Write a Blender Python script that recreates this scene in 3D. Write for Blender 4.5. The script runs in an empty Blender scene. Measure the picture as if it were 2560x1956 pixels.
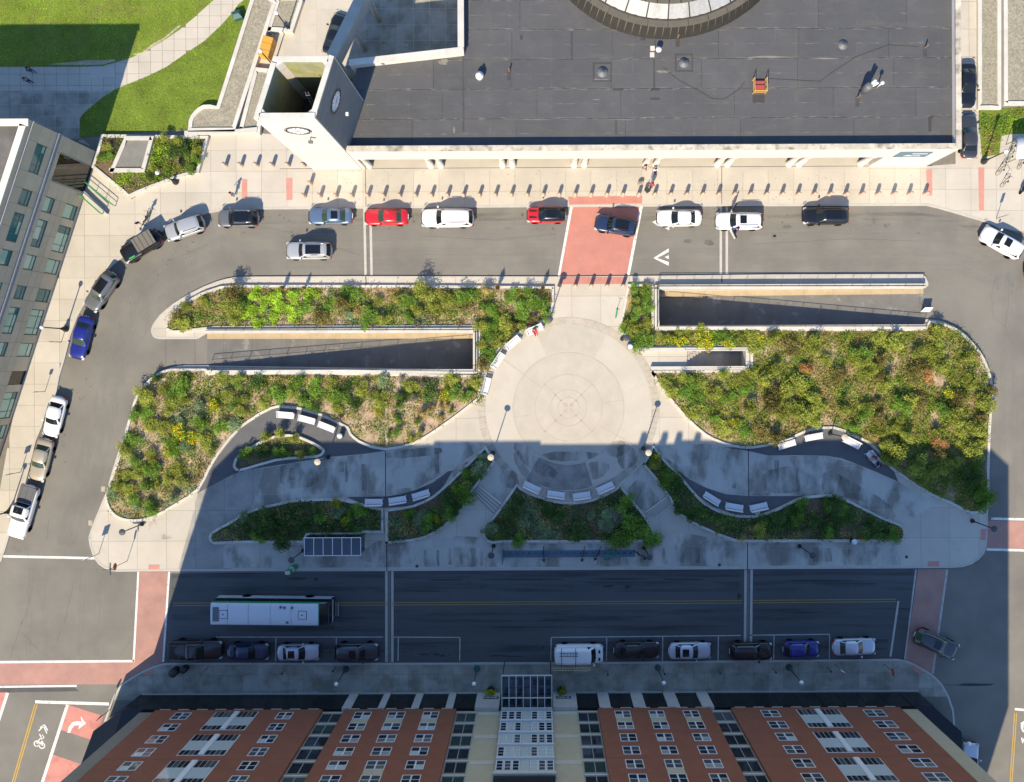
import bpy, bmesh, math, random
from mathutils import Vector, Matrix, noise
from mathutils.geometry import tessellate_polygon
random.seed(7)
R = math.radians
sc = bpy.context.scene
COL = sc.collection

# ------------------------------------------------------------------ camera, sky, sun, exposure
H = 91.3            # camera height above the street (m)
S = 23.0            # photograph pixels per metre on the ground
CX, CY = 1348.0, 907.0
TH = R(0.25)        # the streets run a quarter degree off the picture's axis
cam_d = bpy.data.cameras.new('camera'); cam = bpy.data.objects.new('camera', cam_d); COL.objects.link(cam)
cam.location = (0, 0, H); cam.rotation_euler = (0, 0, -TH)
cam_d.sensor_width = 36; cam_d.lens = 36 * (H * S) / 2560.0
cam_d.shift_x = -(CX - 1280) / 2560.0; cam_d.shift_y = -(978 - CY) / 2560.0
cam_d.clip_end = 2000
sc.camera = cam
EL, AZ = R(40.6), R(198.0)
w = bpy.data.worlds.new('World'); sc.world = w; w.use_nodes = True
nt = w.node_tree; nt.nodes.clear()
sky = nt.nodes.new('ShaderNodeTexSky'); sky.sky_type = 'NISHITA'; sky.sun_disc = False
sky.sun_elevation = EL; sky.sun_rotation = AZ; sky.air_density = 1.0; sky.dust_density = 0.2; sky.ozone_density = 6.0
bg = nt.nodes.new('ShaderNodeBackground'); bg.inputs[1].default_value = 0.15
wo = nt.nodes.new('ShaderNodeOutputWorld')
nt.links.new(sky.outputs[0], bg.inputs[0]); nt.links.new(bg.outputs[0], wo.inputs[0])
sun_d = bpy.data.lights.new('sun', 'SUN'); sun_d.energy = 4.7; sun_d.angle = R(0.5); sun_d.color = (1.0, 0.86, 0.635)
sun = bpy.data.objects.new('sun', sun_d); COL.objects.link(sun)
sdir = Vector((-math.sin(AZ) * math.cos(EL), -math.cos(AZ) * math.cos(EL), -math.sin(EL)))
sun.rotation_euler = sdir.to_track_quat('-Z', 'Y').to_euler(); sun.location = (-20, -60, 70)
sc.view_settings.view_transform = 'Standard'; sc.view_settings.look = 'None'
sc.view_settings.gamma = 1; sc.view_settings.exposure = 0.66
try: sc.view_settings.use_curve_mapping = False
except Exception: pass
sc.cycles.max_bounces = 6; sc.cycles.diffuse_bounces = 3; sc.cycles.glossy_bounces = 3; sc.cycles.transmission_bounces = 4; sc.cycles.transparent_max_bounces = 8

# ------------------------------------------------------------------ measuring: photograph pixel -> point at height z
CT, ST = math.cos(TH), math.sin(TH)
def G(px, py, z=0.0):
    k = (H - z) / H / S
    dx, dy = (px - CX) * k, (CY - py) * k
    return (dx * CT + dy * ST, -dx * ST + dy * CT)
def Q(ox, oy, pts, z=0.0, sc_=3.231): return [G(ox + x / sc_, oy + y / sc_, z) for x, y in pts]
def GP(pts, z=0.0): return [G(x, y, z) for x, y in pts]

# ------------------------------------------------------------------ mesh helpers
class MB:
    def __init__(self): self.v = []; self.f = []; self.m = []
    def add(self, vs, fs, mi=0):
        n = len(self.v); self.v += [tuple(p) for p in vs]
        self.f += [tuple(i + n for i in f) for f in fs]; self.m += [mi] * len(fs); return self
    def box(self, x0, x1, y0, y1, z0, z1, mi=0):
        v = [(x0,y0,z0),(x1,y0,z0),(x1,y1,z0),(x0,y1,z0),(x0,y0,z1),(x1,y0,z1),(x1,y1,z1),(x0,y1,z1)]
        return self.add(v, [(3,2,1,0),(4,5,6,7),(0,1,5,4),(1,2,6,5),(2,3,7,6),(3,0,4,7)], mi)
    def prism(self, poly, z0, z1, holes=(), mi=0, bottom=True):
        loops = [list(poly)] + [list(h) for h in holes]
        def area(l): return sum(l[i][0]*l[(i+1)%len(l)][1]-l[(i+1)%len(l)][0]*l[i][1] for i in range(len(l)))
        if area(loops[0]) < 0: loops[0].reverse()
        for l in loops[1:]:
            if area(l) > 0: l.reverse()
        flat = [p for l in loops for p in l]; n = len(flat)
        if len(loops) == 1 and n <= 4: tris = [tuple(range(n))]
        else:
            tris = []
            for t in tessellate_polygon([[Vector((p[0],p[1],0)) for p in l] for l in loops]):
                a, b, c = (flat[i] for i in t)
                cr = (b[0]-a[0])*(c[1]-a[1])-(b[1]-a[1])*(c[0]-a[0])
                if abs(cr) < 1e-9: continue
                tris.append(tuple(t) if cr > 0 else (t[0], t[2], t[1]))
        v = [(p[0],p[1],z1) for p in flat] + [(p[0],p[1],z0) for p in flat]
        f = list(tris)
        if bottom: f += [tuple(i+n for i in reversed(t)) for t in tris]
        o = 0
        for l in loops:
            m = len(l)
            for i in range(m):
                a, b = o+i, o+(i+1)%m
                f.append((a, a+n, b+n, b))
            o += m
        return self.add(v, f, mi)
    def sheet(self, poly, z, holes=(), mi=0):
        n0 = len(self.f); tmp = MB().prism(poly, z-1, z, holes, mi, bottom=False)
        tops = [f for f in tmp.f if all(tmp.v[i][2] > z-.5 for i in f)]
        k = len(tmp.v)//2
        return self.add(tmp.v[:k], tops, mi)
    def obox(self, c, ax, l, wd, z0, z1, mi=0):
        """box centred c=(x,y), long axis angle ax, length l, width wd"""
        ca, sa = math.cos(ax), math.sin(ax)
        p = [(c[0]+ca*u*l/2-sa*q*wd/2, c[1]+sa*u*l/2+ca*q*wd/2) for u, q in ((-1,-1),(1,-1),(1,1),(-1,1))]
        return self.prism(p, z0, z1, mi=mi)
    def tube(self, a, b, r0, r1=None, n=8, mi=0, caps=True):
        r1 = r0 if r1 is None else r1
        a, b = Vector(a), Vector(b); d = (b-a)
        if d.length < 1e-6: return self
        q = d.to_track_quat('Z','Y'); vs = []
        for c, r in ((a,r0),(b,r1)):
            for i in range(n):
                t = 2*math.pi*i/n; vs.append(c + q @ Vector((math.cos(t)*r, math.sin(t)*r, 0)))
        fs = [(i,(i+1)%n,n+(i+1)%n,n+i) for i in range(n)]
        if caps: fs += [tuple(reversed(range(n))), tuple(range(n,2*n))]
        return self.add(vs, fs, mi)
    def path(self, pts, r, n=6, mi=0):
        for a, b in zip(pts, pts[1:]): self.tube(a, b, r, r, n, mi)
        return self
    def lathe(self, prof, c=(0,0,0), n=16, mi=0, ax='z'):
        vs = []; fs = []
        for r, z in prof:
            for i in range(n):
                t = 2*math.pi*i/n; p = (math.cos(t)*r, math.sin(t)*r, z)
                if ax == 'x': p = (p[2], p[0], p[1])
                if ax == 'y': p = (p[0], p[2], p[1])
                vs.append((c[0]+p[0], c[1]+p[1], c[2]+p[2]))
        for k in range(len(prof)-1):
            for i in range(n):
                j = (i+1)%n; f = (k*n+i, k*n+j, (k+1)*n+j, (k+1)*n+i)
                fs.append(f if ax != 'y' else f[::-1])
        if prof[-1][0] > 1e-4: fs.append(tuple((len(prof)-1)*n+i for i in range(n)))
        if prof[0][0] > 1e-4: fs.append(tuple(reversed(range(n))))
        return self.add(vs, fs, mi)
    def torus(self, c, R_, r, n=16, m=6, axis='y', mi=0):
        vs = []; fs = []
        for i in range(n):
            t = 2*math.pi*i/n
            for j in range(m):
                u = 2*math.pi*j/m; q = R_+r*math.cos(u); p = (q*math.cos(t), r*math.sin(u), q*math.sin(t))
                if axis == 'z': p = (p[0], p[2], p[1])
                if axis == 'x': p = (p[1], p[0], p[2])
                vs.append((c[0]+p[0], c[1]+p[1], c[2]+p[2]))
        for i in range(n):
            for j in range(m):
                a, b = i*m+j, ((i+1)%n)*m+j; a2, b2 = i*m+(j+1)%m, ((i+1)%n)*m+(j+1)%m
                fs.append((a,a2,b2,b))
        return self.add(vs, fs, mi)
    def ball(self, c, rx, ry=None, rz=None, n=10, m=6, mi=0):
        ry = ry or rx; rz = rz or rx
        prof = [(max(math.sin(math.pi*k/m),0), -math.cos(math.pi*k/m)) for k in range(m+1)]
        vs = []; fs = []
        for r, z in prof:
            for i in range(n):
                t = 2*math.pi*i/n; vs.append((c[0]+math.cos(t)*r*rx, c[1]+math.sin(t)*r*ry, c[2]+z*rz))
        for k in range(m):
            for i in range(n):
                j=(i+1)%n; fs.append((k*n+i,k*n+j,(k+1)*n+j,(k+1)*n+i))
        return self.add(vs, fs, mi)
    def mesh(self, name, mats, smooth=False):
        me = bpy.data.meshes.new(name); me.from_pydata(self.v, [], self.f)
        mats = mats if isinstance(mats, (list, tuple)) else [mats]
        for m in mats: me.materials.append(M[m] if isinstance(m, str) else m)
        if len(mats) > 1: me.polygons.foreach_set('material_index', self.m)
        if smooth: me.polygons.foreach_set('use_smooth', [True]*len(self.f))
        me.validate(); me.update(); return me
    def obj(self, name, mats, parent=None, smooth=False, world=False):
        """world=True: vertices are world coordinates, made relative to the parent's place"""
        if world and parent is not None:
            l = wloc(parent); self.v = [(a-l[0], b-l[1], c-l[2]) for a, b, c in self.v]
        o = bpy.data.objects.new(name, self.mesh(name, mats, smooth)); COL.objects.link(o)
        if parent is not None: o.parent = parent
        return o
def wloc(o):
    l = Vector((0,0,0))
    while o is not None: l = l + Vector(o.location); o = o.parent
    return l
def tag(o, label=None, cat=None, group=None, kind=None):
    if label: o['label'] = label
    if cat: o['category'] = cat
    if group: o['group'] = group
    if kind: o['kind'] = kind
    return o
def thing(name, label, cat, loc=(0,0,0), rz=0, group=None):
    o = bpy.data.objects.new(name, None); COL.objects.link(o); o.empty_display_size = .3
    o.location = (loc[0], loc[1], loc[2] if len(loc) > 2 else 0); o.rotation_euler = (0,0,rz)
    return tag(o, label, cat, group)
def inst(name, me, parent=None, loc=(0,0,0), rot=(0,0,0), scale=None):
    o = bpy.data.objects.new(name, me); COL.objects.link(o); o.location = loc; o.rotation_euler = rot
    if scale: o.scale = scale
    if parent is not None: o.parent = parent
    return o
def copy_tree(o, parent=None):
    c = o.copy(); COL.objects.link(c); c.parent = parent
    for ch in list(o.children): copy_tree(ch, c)
    return c
def struct(o): o['kind'] = 'structure'; return o
ORD = 'first second third fourth fifth sixth seventh eighth ninth tenth eleventh twelfth thirteenth fourteenth fifteenth sixteenth seventeenth eighteenth nineteenth'.split()
TENS = {2:'twenty',3:'thirty',4:'forty',5:'fifty',6:'sixty',7:'seventy',8:'eighty',9:'ninety'}
def ordw(n):
    if n <= 19: return ORD[n-1]
    t, u = divmod(n, 10)
    if n >= 100: return 'hundred and ' + ordw(n-100) if n > 100 else 'hundredth'
    return (TENS[t] + '-' + ORD[u-1]) if u else TENS[t][:-1] + 'ieth'
def clip_cell(poly, x0, x1, y0, y1):
    def cut(p, ins, inter):
        out = []
        for i in range(len(p)):
            a, b = p[i-1], p[i]
            if ins(b):
                if not ins(a): out.append(inter(a, b))
                out.append(b)
            elif ins(a): out.append(inter(a, b))
        return out
    def ix(v): return lambda a, b: (v, a[1]+(b[1]-a[1])*(v-a[0])/(b[0]-a[0]))
    def iy(v): return lambda a, b: (a[0]+(b[0]-a[0])*(v-a[1])/(b[1]-a[1]), v)
    for ins, it in ((lambda q: q[0] >= x0, ix(x0)), (lambda q: q[0] <= x1, ix(x1)), (lambda q: q[1] >= y0, iy(y0)), (lambda q: q[1] <= y1, iy(y1))):
        if len(poly) < 3: return []
        poly = cut(poly, ins, it)
    return poly
def parea(l): return abs(sum(l[i][0]*l[(i+1)%len(l)][1]-l[(i+1)%len(l)][0]*l[i][1] for i in range(len(l)))/2)
def inpoly(x, y, poly):
    c = False; j = len(poly)-1
    for i in range(len(poly)):
        xi, yi = poly[i]; xj, yj = poly[j]
        if (yi > y) != (yj > y) and x < (xj-xi)*(y-yi)/(yj-yi)+xi: c = not c
        j = i
    return c
def slabs(poly, cw, ch, z0, z1, mats, parent, name='paving_slab', gap=.022, skew=0.0, ox=0.0, oy=0.0, minarea=.12, hole=None):
    """paving slabs: the polygon cut along a grid (skew shears x with y), each slab a piece of its own"""
    sp = [(x - skew*y, y) for x, y in poly]
    xs = [p[0] for p in sp]; ys = [p[1] for p in sp]
    i0 = math.floor((min(xs)-ox)/cw); i1 = math.ceil((max(xs)-ox)/cw); j0 = math.floor((min(ys)-oy)/ch); j1 = math.ceil((max(ys)-oy)/ch)
    pl = wloc(parent) if parent is not None else Vector((0,0,0)); n = 0
    for i in range(i0, i1):
        for j in range(j0, j1):
            x0, x1, y0, y1 = ox+i*cw+gap/2, ox+(i+1)*cw-gap/2, oy+j*ch+gap/2, oy+(j+1)*ch-gap/2
            cells = [(x0, x1, y0, y1)]
            if hole and x0 < hole[1] and x1 > hole[0] and y0 < hole[3] and y1 > hole[2]:
                cells = [(x0, min(x1, hole[0]), y0, y1), (max(x0, hole[1]), x1, y0, y1), (max(x0, hole[0]), min(x1, hole[1]), y0, min(y1, hole[2])), (max(x0, hole[0]), min(x1, hole[1]), max(y0, hole[3]), y1)]
            for cc in cells:
                if cc[1]-cc[0] < .05 or cc[3]-cc[2] < .05: continue
                c = clip_cell(sp, *cc)
                if len(c) < 3 or parea(c) < minarea: continue
                q = []
                for p in c:
                    p = (p[0]+skew*p[1], p[1])
                    if not q or (abs(p[0]-q[-1][0])+abs(p[1]-q[-1][1])) > 1e-4: q.append(p)
                if len(q) > 2 and abs(q[0][0]-q[-1][0])+abs(q[0][1]-q[-1][1]) < 1e-4: q.pop()
                if len(q) < 3: continue
                dz = random.uniform(-.003, .003)
                b = MB().prism([(p[0]-pl.x, p[1]-pl.y) for p in q], z0-pl.z, z1+dz-pl.z, bottom=False)
                b.obj(name, random.choice(mats), parent); n += 1
    return n
def inset(poly, d):
    """offset a closed polygon inwards by d (counter-clockwise result)"""
    a = sum(poly[i][0]*poly[(i+1)%len(poly)][1]-poly[(i+1)%len(poly)][0]*poly[i][1] for i in range(len(poly)))
    p = list(poly) if a > 0 else list(reversed(poly)); n = len(p); out = []
    for i in range(n):
        a, b, c = Vector(p[i-1]), Vector(p[i]), Vector(p[(i+1)%n])
        e1 = (b-a).normalized(); e2 = (c-b).normalized()
        n1 = Vector((-e1.y, e1.x)); n2 = Vector((-e2.y, e2.x)); m = (n1+n2)
        m = m/max(m.length, 1e-6); k = d/max(m.dot(n1), .35)
        out.append((b.x+m.x*k, b.y+m.y*k))
    return out
def smooth_poly(p, it=1):
    for _ in range(it):
        q = []
        for i in range(len(p)):
            a, b = p[i], p[(i+1)%len(p)]
            q += [(a[0]*.75+b[0]*.25, a[1]*.75+b[1]*.25), (a[0]*.25+b[0]*.75, a[1]*.25+b[1]*.75)]
        p = q
    return p
def circ(c, r, n=64, a0=0, a1=2*math.pi): return [(c[0]+r*math.cos(a0+(a1-a0)*i/n), c[1]+r*math.sin(a0+(a1-a0)*i/n)) for i in range(n + (0 if abs(a1-a0-2*math.pi) < 1e-6 else 1))]
def band(line, wd, closed=False):
    """polygon of a strip of width wd along a polyline, left side"""
    n = len(line); L = []
    for i in range(n):
        a = Vector(line[i-1] if i else line[0]); b = Vector(line[i]); c = Vector(line[min(i+1, n-1)])
        t = (c-a).normalized(); L.append((b.x - t.y*wd, b.y + t.x*wd))
    return list(line) + L[::-1]

# ------------------------------------------------------------------ materials
M = {}
def mat(name, col, rough=.8, var=.12, scale=1.5, fine=.06, fscale=30, metal=0, bump=0, bscale=40, col2=None, thr=None, tscale=.4, stretch=None, spec=.3, coat=0, obj_var=0, coords='world', t2=None):
    m = bpy.data.materials.new(name); m.use_nodes = True; n = m.node_tree; N = n.nodes; L = n.links
    b = N['Principled BSDF']; b.inputs['Roughness'].default_value = rough; b.inputs['Metallic'].default_value = metal
    b.inputs['Specular IOR Level'].default_value = spec
    if coat: b.inputs['Coat Weight'].default_value = coat; b.inputs['Coat Roughness'].default_value = .05
    if coords == 'world': src = N.new('ShaderNodeNewGeometry').outputs['Position']
    else: src = N.new('ShaderNodeTexCoord').outputs['Object']
    if stretch:
        mp = N.new('ShaderNodeMapping'); mp.inputs['Scale'].default_value = stretch; L.new(src, mp.inputs[0]); src2 = mp.outputs[0]
    else: src2 = src
    def nz(s, det=4, v=None):
        t = N.new('ShaderNodeTexNoise'); t.inputs['Scale'].default_value = s; t.inputs['Detail'].default_value = det; t.inputs['Roughness'].default_value = .6
        L.new(v or src, t.inputs['Vector']); return t.outputs['Fac']
    cur = None
    if col2 is not None:
        t = nz(tscale, 5, src2); r = N.new('ShaderNodeMapRange'); r.inputs[1].default_value = thr[0]; r.inputs[2].default_value = thr[1]; L.new(t, r.inputs[0])
        mx = N.new('ShaderNodeMix'); mx.data_type = 'RGBA'; mx.inputs[6].default_value = (*col, 1); mx.inputs[7].default_value = (*col2, 1)
        L.new(r.outputs[0], mx.inputs[0]); cur = mx.outputs[2]
    else:
        rgb = N.new('ShaderNodeRGB'); rgb.outputs[0].default_value = (*col, 1); cur = rgb.outputs[0]
    def mul(cur, fac, amp):
        r = N.new('ShaderNodeMapRange'); r.inputs[1].default_value = .25; r.inputs[2].default_value = .75; r.inputs[3].default_value = 1-amp; r.inputs[4].default_value = 1+amp; L.new(fac, r.inputs[0])
        v = N.new('ShaderNodeVectorMath'); v.operation = 'SCALE'; L.new(cur, v.inputs[0]); L.new(r.outputs[0], v.inputs['Scale']); return v.outputs[0]
    if var: cur = mul(cur, nz(scale, 4, src2), var)
    if fine: cur = mul(cur, nz(fscale, 2), fine)
    if obj_var:
        oi = N.new('ShaderNodeObjectInfo'); cur = mul(cur, oi.outputs['Random'], obj_var)
    if t2:
        wv = N.new('ShaderNodeTexWave'); wv.wave_type = 'BANDS'; wv.bands_direction = t2[0]; wv.inputs['Scale'].default_value = t2[1]; wv.inputs['Distortion'].default_value = t2[3] if len(t2) > 3 else 0
        L.new(src, wv.inputs['Vector']); cur = mul(cur, wv.outputs['Fac'], t2[2])
    L.new(cur, b.inputs['Base Color'])
    if bump:
        bp = N.new('ShaderNodeBump'); bp.inputs['Strength'].default_value = bump; bp.inputs['Distance'].default_value = .02
        L.new(nz(bscale, 3), bp.inputs['Height']); L.new(bp.outputs[0], b.inputs['Normal'])
    M[name] = m; return m
def overlay(name, col, alpha=.4, scale=(.3,2.5,1), thr=(.45,.7), rough=.9):
    """thin worn film (dust, damp, tyre marks): noise decides where it sticks"""
    m = bpy.data.materials.new(name); m.use_nodes = True; n = m.node_tree; N = n.nodes; L = n.links; b = N['Principled BSDF']
    b.inputs['Base Color'].default_value = (*col, 1); b.inputs['Roughness'].default_value = rough; b.inputs['Specular IOR Level'].default_value = .2
    g = N.new('ShaderNodeNewGeometry'); mp = N.new('ShaderNodeMapping'); mp.inputs['Scale'].default_value = scale; L.new(g.outputs['Position'], mp.inputs[0])
    t = N.new('ShaderNodeTexNoise'); t.inputs['Scale'].default_value = 1; t.inputs['Detail'].default_value = 6; t.inputs['Roughness'].default_value = .65; L.new(mp.outputs[0], t.inputs['Vector'])
    r = N.new('ShaderNodeMapRange'); r.inputs[1].default_value = thr[0]; r.inputs[2].default_value = thr[1]; r.inputs[4].default_value = alpha; L.new(t.outputs['Fac'], r.inputs[0]); L.new(r.outputs[0], b.inputs['Alpha'])
    M[name] = m; return m
def flat(name, col, rough=.5, metal=0, spec=.5, coat=0):
    m = bpy.data.materials.new(name); m.use_nodes = True; b = m.node_tree.nodes['Principled BSDF']
    b.inputs['Base Color'].default_value = (*col, 1); b.inputs['Roughness'].default_value = rough; b.inputs['Metallic'].default_value = metal
    b.inputs['Specular IOR Level'].default_value = spec
    if coat: b.inputs['Coat Weight'].default_value = coat; b.inputs['Coat Roughness'].default_value = .04
    M[name] = m; return m
def glass(name, col, alpha=.45, rough=.03):
    m = bpy.data.materials.new(name); m.use_nodes = True; n = m.node_tree; N = n.nodes; L = n.links; N.clear()
    o = N.new('ShaderNodeOutputMaterial'); tr = N.new('ShaderNodeBsdfTransparent'); tr.inputs[0].default_value = (*col, 1)
    gl = N.new('ShaderNodeBsdfGlossy'); gl.inputs['Roughness'].default_value = rough; fr = N.new('ShaderNodeFresnel'); fr.inputs[0].default_value = 1.6
    a = N.new('ShaderNodeMath'); a.operation = 'MULTIPLY_ADD'; a.inputs[1].default_value = 1; a.inputs[2].default_value = alpha*.15; L.new(fr.outputs[0], a.inputs[0])
    mx = N.new('ShaderNodeMixShader'); L.new(a.outputs[0], mx.inputs[0]); L.new(tr.outputs[0], mx.inputs[1]); L.new(gl.outputs[0], mx.inputs[2]); L.new(mx.outputs[0], o.inputs[0])
    M[name] = m; return m
# ------------------------------------------------------------------ surface materials
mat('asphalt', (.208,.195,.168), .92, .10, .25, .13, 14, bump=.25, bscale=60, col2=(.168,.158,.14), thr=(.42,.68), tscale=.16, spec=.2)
mat('asphalt_shaded', (.108,.111,.115), .93, .12, .22, .12, 14, bump=.2, bscale=60, col2=(.095,.097,.096), thr=(.4,.66), tscale=.2, stretch=(.25,1,1), spec=.12)  # same asphalt as elsewhere, darkened to paint in the building's shade
mat('asphalt_path', (.12,.12,.125), .9, .12, .8, .1, 20, spec=.2)
mat('asphalt_patch', (.1,.1,.098), .92, .15, .8, .1, 18, spec=.15)
for i, (c, d) in enumerate((((.515,.47,.395),(.455,.41,.34)), ((.50,.455,.38),(.42,.385,.315)), ((.53,.485,.41),(.475,.43,.36)), ((.485,.445,.375),(.41,.375,.31)))):
    mat('concrete_%d' % i, c, .88, .07, .7, .04, 12, col2=d, thr=(.5,.72), tscale=.35, spec=.2)
CONC = ['concrete_0','concrete_1','concrete_2','concrete_3']
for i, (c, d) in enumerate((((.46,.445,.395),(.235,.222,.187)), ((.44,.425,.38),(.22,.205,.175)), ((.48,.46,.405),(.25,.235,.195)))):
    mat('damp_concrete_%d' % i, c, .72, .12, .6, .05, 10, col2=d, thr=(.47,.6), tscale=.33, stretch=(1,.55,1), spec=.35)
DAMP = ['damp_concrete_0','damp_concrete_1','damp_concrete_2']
for i, (c, d) in enumerate((((.37,.345,.285),(.26,.24,.19)), ((.34,.32,.265),(.23,.215,.165)), ((.40,.375,.315),(.28,.26,.21)))):
    mat('old_slab_%d' % i, c, .85, .15, .9, .06, 14, col2=d, thr=(.45,.62), tscale=.5, spec=.2)
OLD = ['old_slab_0','old_slab_1','old_slab_2']
mat('joint', (.2,.18,.145), .95, .15, 2)
mat('dark_joint', (.05,.05,.05), .95, .1, 2)
mat('kerb', (.47,.445,.395), .85, .1, 1.2, .06, 20, spec=.25)
mat('stone_edge', (.56,.535,.475), .85, .12, 1.4, .06, 22, obj_var=.07, spec=.25)
mat('ring_paver', (.445,.40,.325), .85, .15, 1.2, .1, 9, spec=.2)
mat('ring_paver_shaded', (.34,.31,.26), .75, .22, 1.0, .1, 9, spec=.3)  # ring paver tone darkened, paints shade into the southern arc
mat('disc_concrete', (.475,.43,.355), .85, .08, .6, .04, 14, spec=.2)
mat('disc_line', (.43,.385,.315), .85, .1, 1)
mat('sector_concrete', (.46,.42,.345), .85, .08, .8, .04, 14)
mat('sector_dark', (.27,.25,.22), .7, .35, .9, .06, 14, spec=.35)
mat('brick_paving', (.49,.21,.165), .85, .10, .7, .10, 9, t2=('Y', 3.2, .08, .6), col2=(.46,.205,.165), thr=(.45,.6), tscale=.5, spec=.2)
mat('brick_paving_old', (.42,.235,.19), .85, .12, .6, .12, 9, t2=('Y', 3.2, .1, .6), col2=(.37,.215,.18), thr=(.4,.6), tscale=.4, spec=.2)
mat('tactile', (.53,.25,.2), .85, .1, 1, .1, 16)
mat('red_paint', (.54,.23,.19), .85, .14, .9, .12, 10, col2=(.42,.17,.145), thr=(.5,.7), tscale=.6)
mat('white_paint', (.72,.70,.65), .8, .1, 1.5, .12, 12, col2=(.36,.35,.32), thr=(.54,.72), tscale=2.2)
mat('worn_white_paint', (.45,.44,.41), .85, .15, 1.5, .12, 12, col2=(.22,.22,.21), thr=(.5,.8), tscale=1.2)
mat('yellow_paint', (.52,.33,.06), .85, .12, 1.5, .1, 12)
mat('worn_yellow_paint', (.40,.27,.07), .88, .2, 1, .1, 12)
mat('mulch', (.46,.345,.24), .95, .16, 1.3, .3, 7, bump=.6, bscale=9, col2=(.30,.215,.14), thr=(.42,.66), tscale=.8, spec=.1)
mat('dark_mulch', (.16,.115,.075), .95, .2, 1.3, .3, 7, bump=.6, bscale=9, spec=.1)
mat('gravel', (.30,.275,.21), .95, .1, 1, .35, 5, bump=.5, bscale=7, spec=.1)
mat('lawn', (.155,.21,.03), .95, .22, .5, .2, 6, col2=(.17,.18,.045), thr=(.48,.72), tscale=.45, bump=.4, bscale=12, spec=.1)
mat('lawn_far', (.145,.20,.03), .95, .22, .5, .2, 6, col2=(.12,.15,.03), thr=(.5,.75), tscale=.45, bump=.4, bscale=12, spec=.1)
mat('dirt_edge', (.42,.36,.27), .95, .2, 1.2, .2, 9)
mat('ochre_ledge', (.43,.335,.215), .9, .12, 1, .08, 12)
mat('ramp_asphalt', (.165,.158,.145), .85, .18, .5, .1, 14, col2=(.24,.23,.21), thr=(.6,.66), tscale=.8)
mat('soffit', (.08,.075,.07), .9, .1, 1)
mat('steel_joint', (.19,.18,.165), .7, .2, 2, metal=.3)
mat('black_metal', (.018,.018,.02), .45, .05, 5, spec=.4)
mat('stain', (.13,.125,.112), .8, .25, 2, .1, 10)
mat('lamp_metal', (.022,.023,.027), .5, .05, 5, spec=.4)

# ------------------------------------------------------------------ voids in the ground: two garage ramps and a stair
LR = GP([(519,834),(1184,833),(1184,924),(519,914)])          # left ramp
RR = GP([(1645,724),(2307,723),(2307,813),(1645,813)])        # right ramp
SR = GP([(1717,878),(1862,878),(1862,916),(1717,916)])        # stair well
gm = MB().sheet([(-260,-260),(260,-260),(260,260),(-260,260)], 0, [LR, RR, SR])
struct(gm.obj('ground', 'asphalt'))
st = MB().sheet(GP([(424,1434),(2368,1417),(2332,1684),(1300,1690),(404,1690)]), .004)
struct(st.obj('road', 'asphalt_shaded'))

# ------------------------------------------------------------------ the raised island with plaza paths
isl = []
isl += Q(0,960,[(720,1240),(730,1310),(760,1400),(800,1455),(850,1490),(900,1510),(950,1515),(1400,1512)])
isl += GP([(1000,1427),(1600,1424),(2200,1421)]) + Q(1880,960,[(1600,1485),(1700,1478),(1770,1455),(1830,1415),(1870,1370),(1888,1320),(1895,1250),(1900,1080),(1910,870),(1920,450),(1945,0)])
isl += Q(1880,480,[(1940,1620),(1925,1500),(1895,1400),(1860,1325),(1820,1265),(1740,1170),(1680,1120),(1620,1080),(1540,1048),(1470,1036),(1400,1030)])
isl += GP([(2307,813),(1645,813),(1645,724),(2307,723)]) + Q(1880,480,[(1420,760),(1418,730),(1400,690),(1370,662)])
isl += GP([(2000,686),(1640,690),(1395,692),(900,691)]) + Q(0,480,[(2197,685),(2030,686),(1900,690),(1820,705),(1750,725),(1650,765),(1550,815),(1470,860),(1400,905),(1350,945),(1300,990),(1260,1040),(1235,1080),(1225,1110),(1225,1135),(1240,1170),(1260,1183),(1290,1190),(1600,1190)])
isl += GP([(519,834),(1184,833),(1184,924),(519,914)]) + Q(0,480,[(1500,1403),(1440,1406),(1390,1415),(1350,1430),(1300,1455),(1250,1490),(1200,1540),(1150,1600)])
isl += Q(0,960,[(1110,129),(1075,200),(1050,260),(1020,360),(1000,440),(970,520),(940,610),(910,705),(880,810),(850,900),(805,1010),(760,1120),(735,1190)])
plaza = struct(MB().prism(isl, -.02, .115, [SR], bottom=False).obj('plaza', 'joint'))
MID = [p for p in isl]
SRB = (SR[0][0], SR[1][0], SR[2][1], SR[0][1])
slabs(isl, 3.15, 3.3, .10, .13, CONC, plaza, ox=.4, oy=.6, hole=SRB)
# kerb stones round the island
def kerb_run(line, parent, n0='kerb_stone', wd=.22, z0=-.02, z1=.145, step=2.4, m='kerb'):
    acc = [line[0]]; d = 0
    out = []
    for a, b in zip(line, line[1:]):
        L = math.dist(a, b); t = 0
        while d + (L-t) >= step:
            t += step-d; q = (a[0]+(b[0]-a[0])*t/L, a[1]+(b[1]-a[1])*t/L); acc.append(q); out.append(acc); acc = [q]; d = 0
        d += L-t; acc.append(b)
    out.append(acc); pl = wloc(parent) if parent else Vector((0,0,0))
    for seg in out:
        seg = [p for i, p in enumerate(seg) if i == 0 or math.dist(p, seg[i-1]) > .02]
        if len(seg) < 2: continue
        pg = band(seg, wd); pg = [(x-pl.x, y-pl.y) for x, y in pg]
        MB().prism(pg, z0-pl.z, z1-pl.z, bottom=False).obj(n0, m, parent)
def seg_of(pts, a, b):
    ia = min(range(len(pts)), key=lambda i: math.dist(pts[i], a)); ib = min(range(len(pts)), key=lambda i: math.dist(pts[i], b))
    return pts[ia:ib+1] if ia <= ib else pts[ia:] + pts[:ib+1]
kerb_run(seg_of(isl, G(223,1344), G(2440,887)) , plaza, step=3.2)
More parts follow.
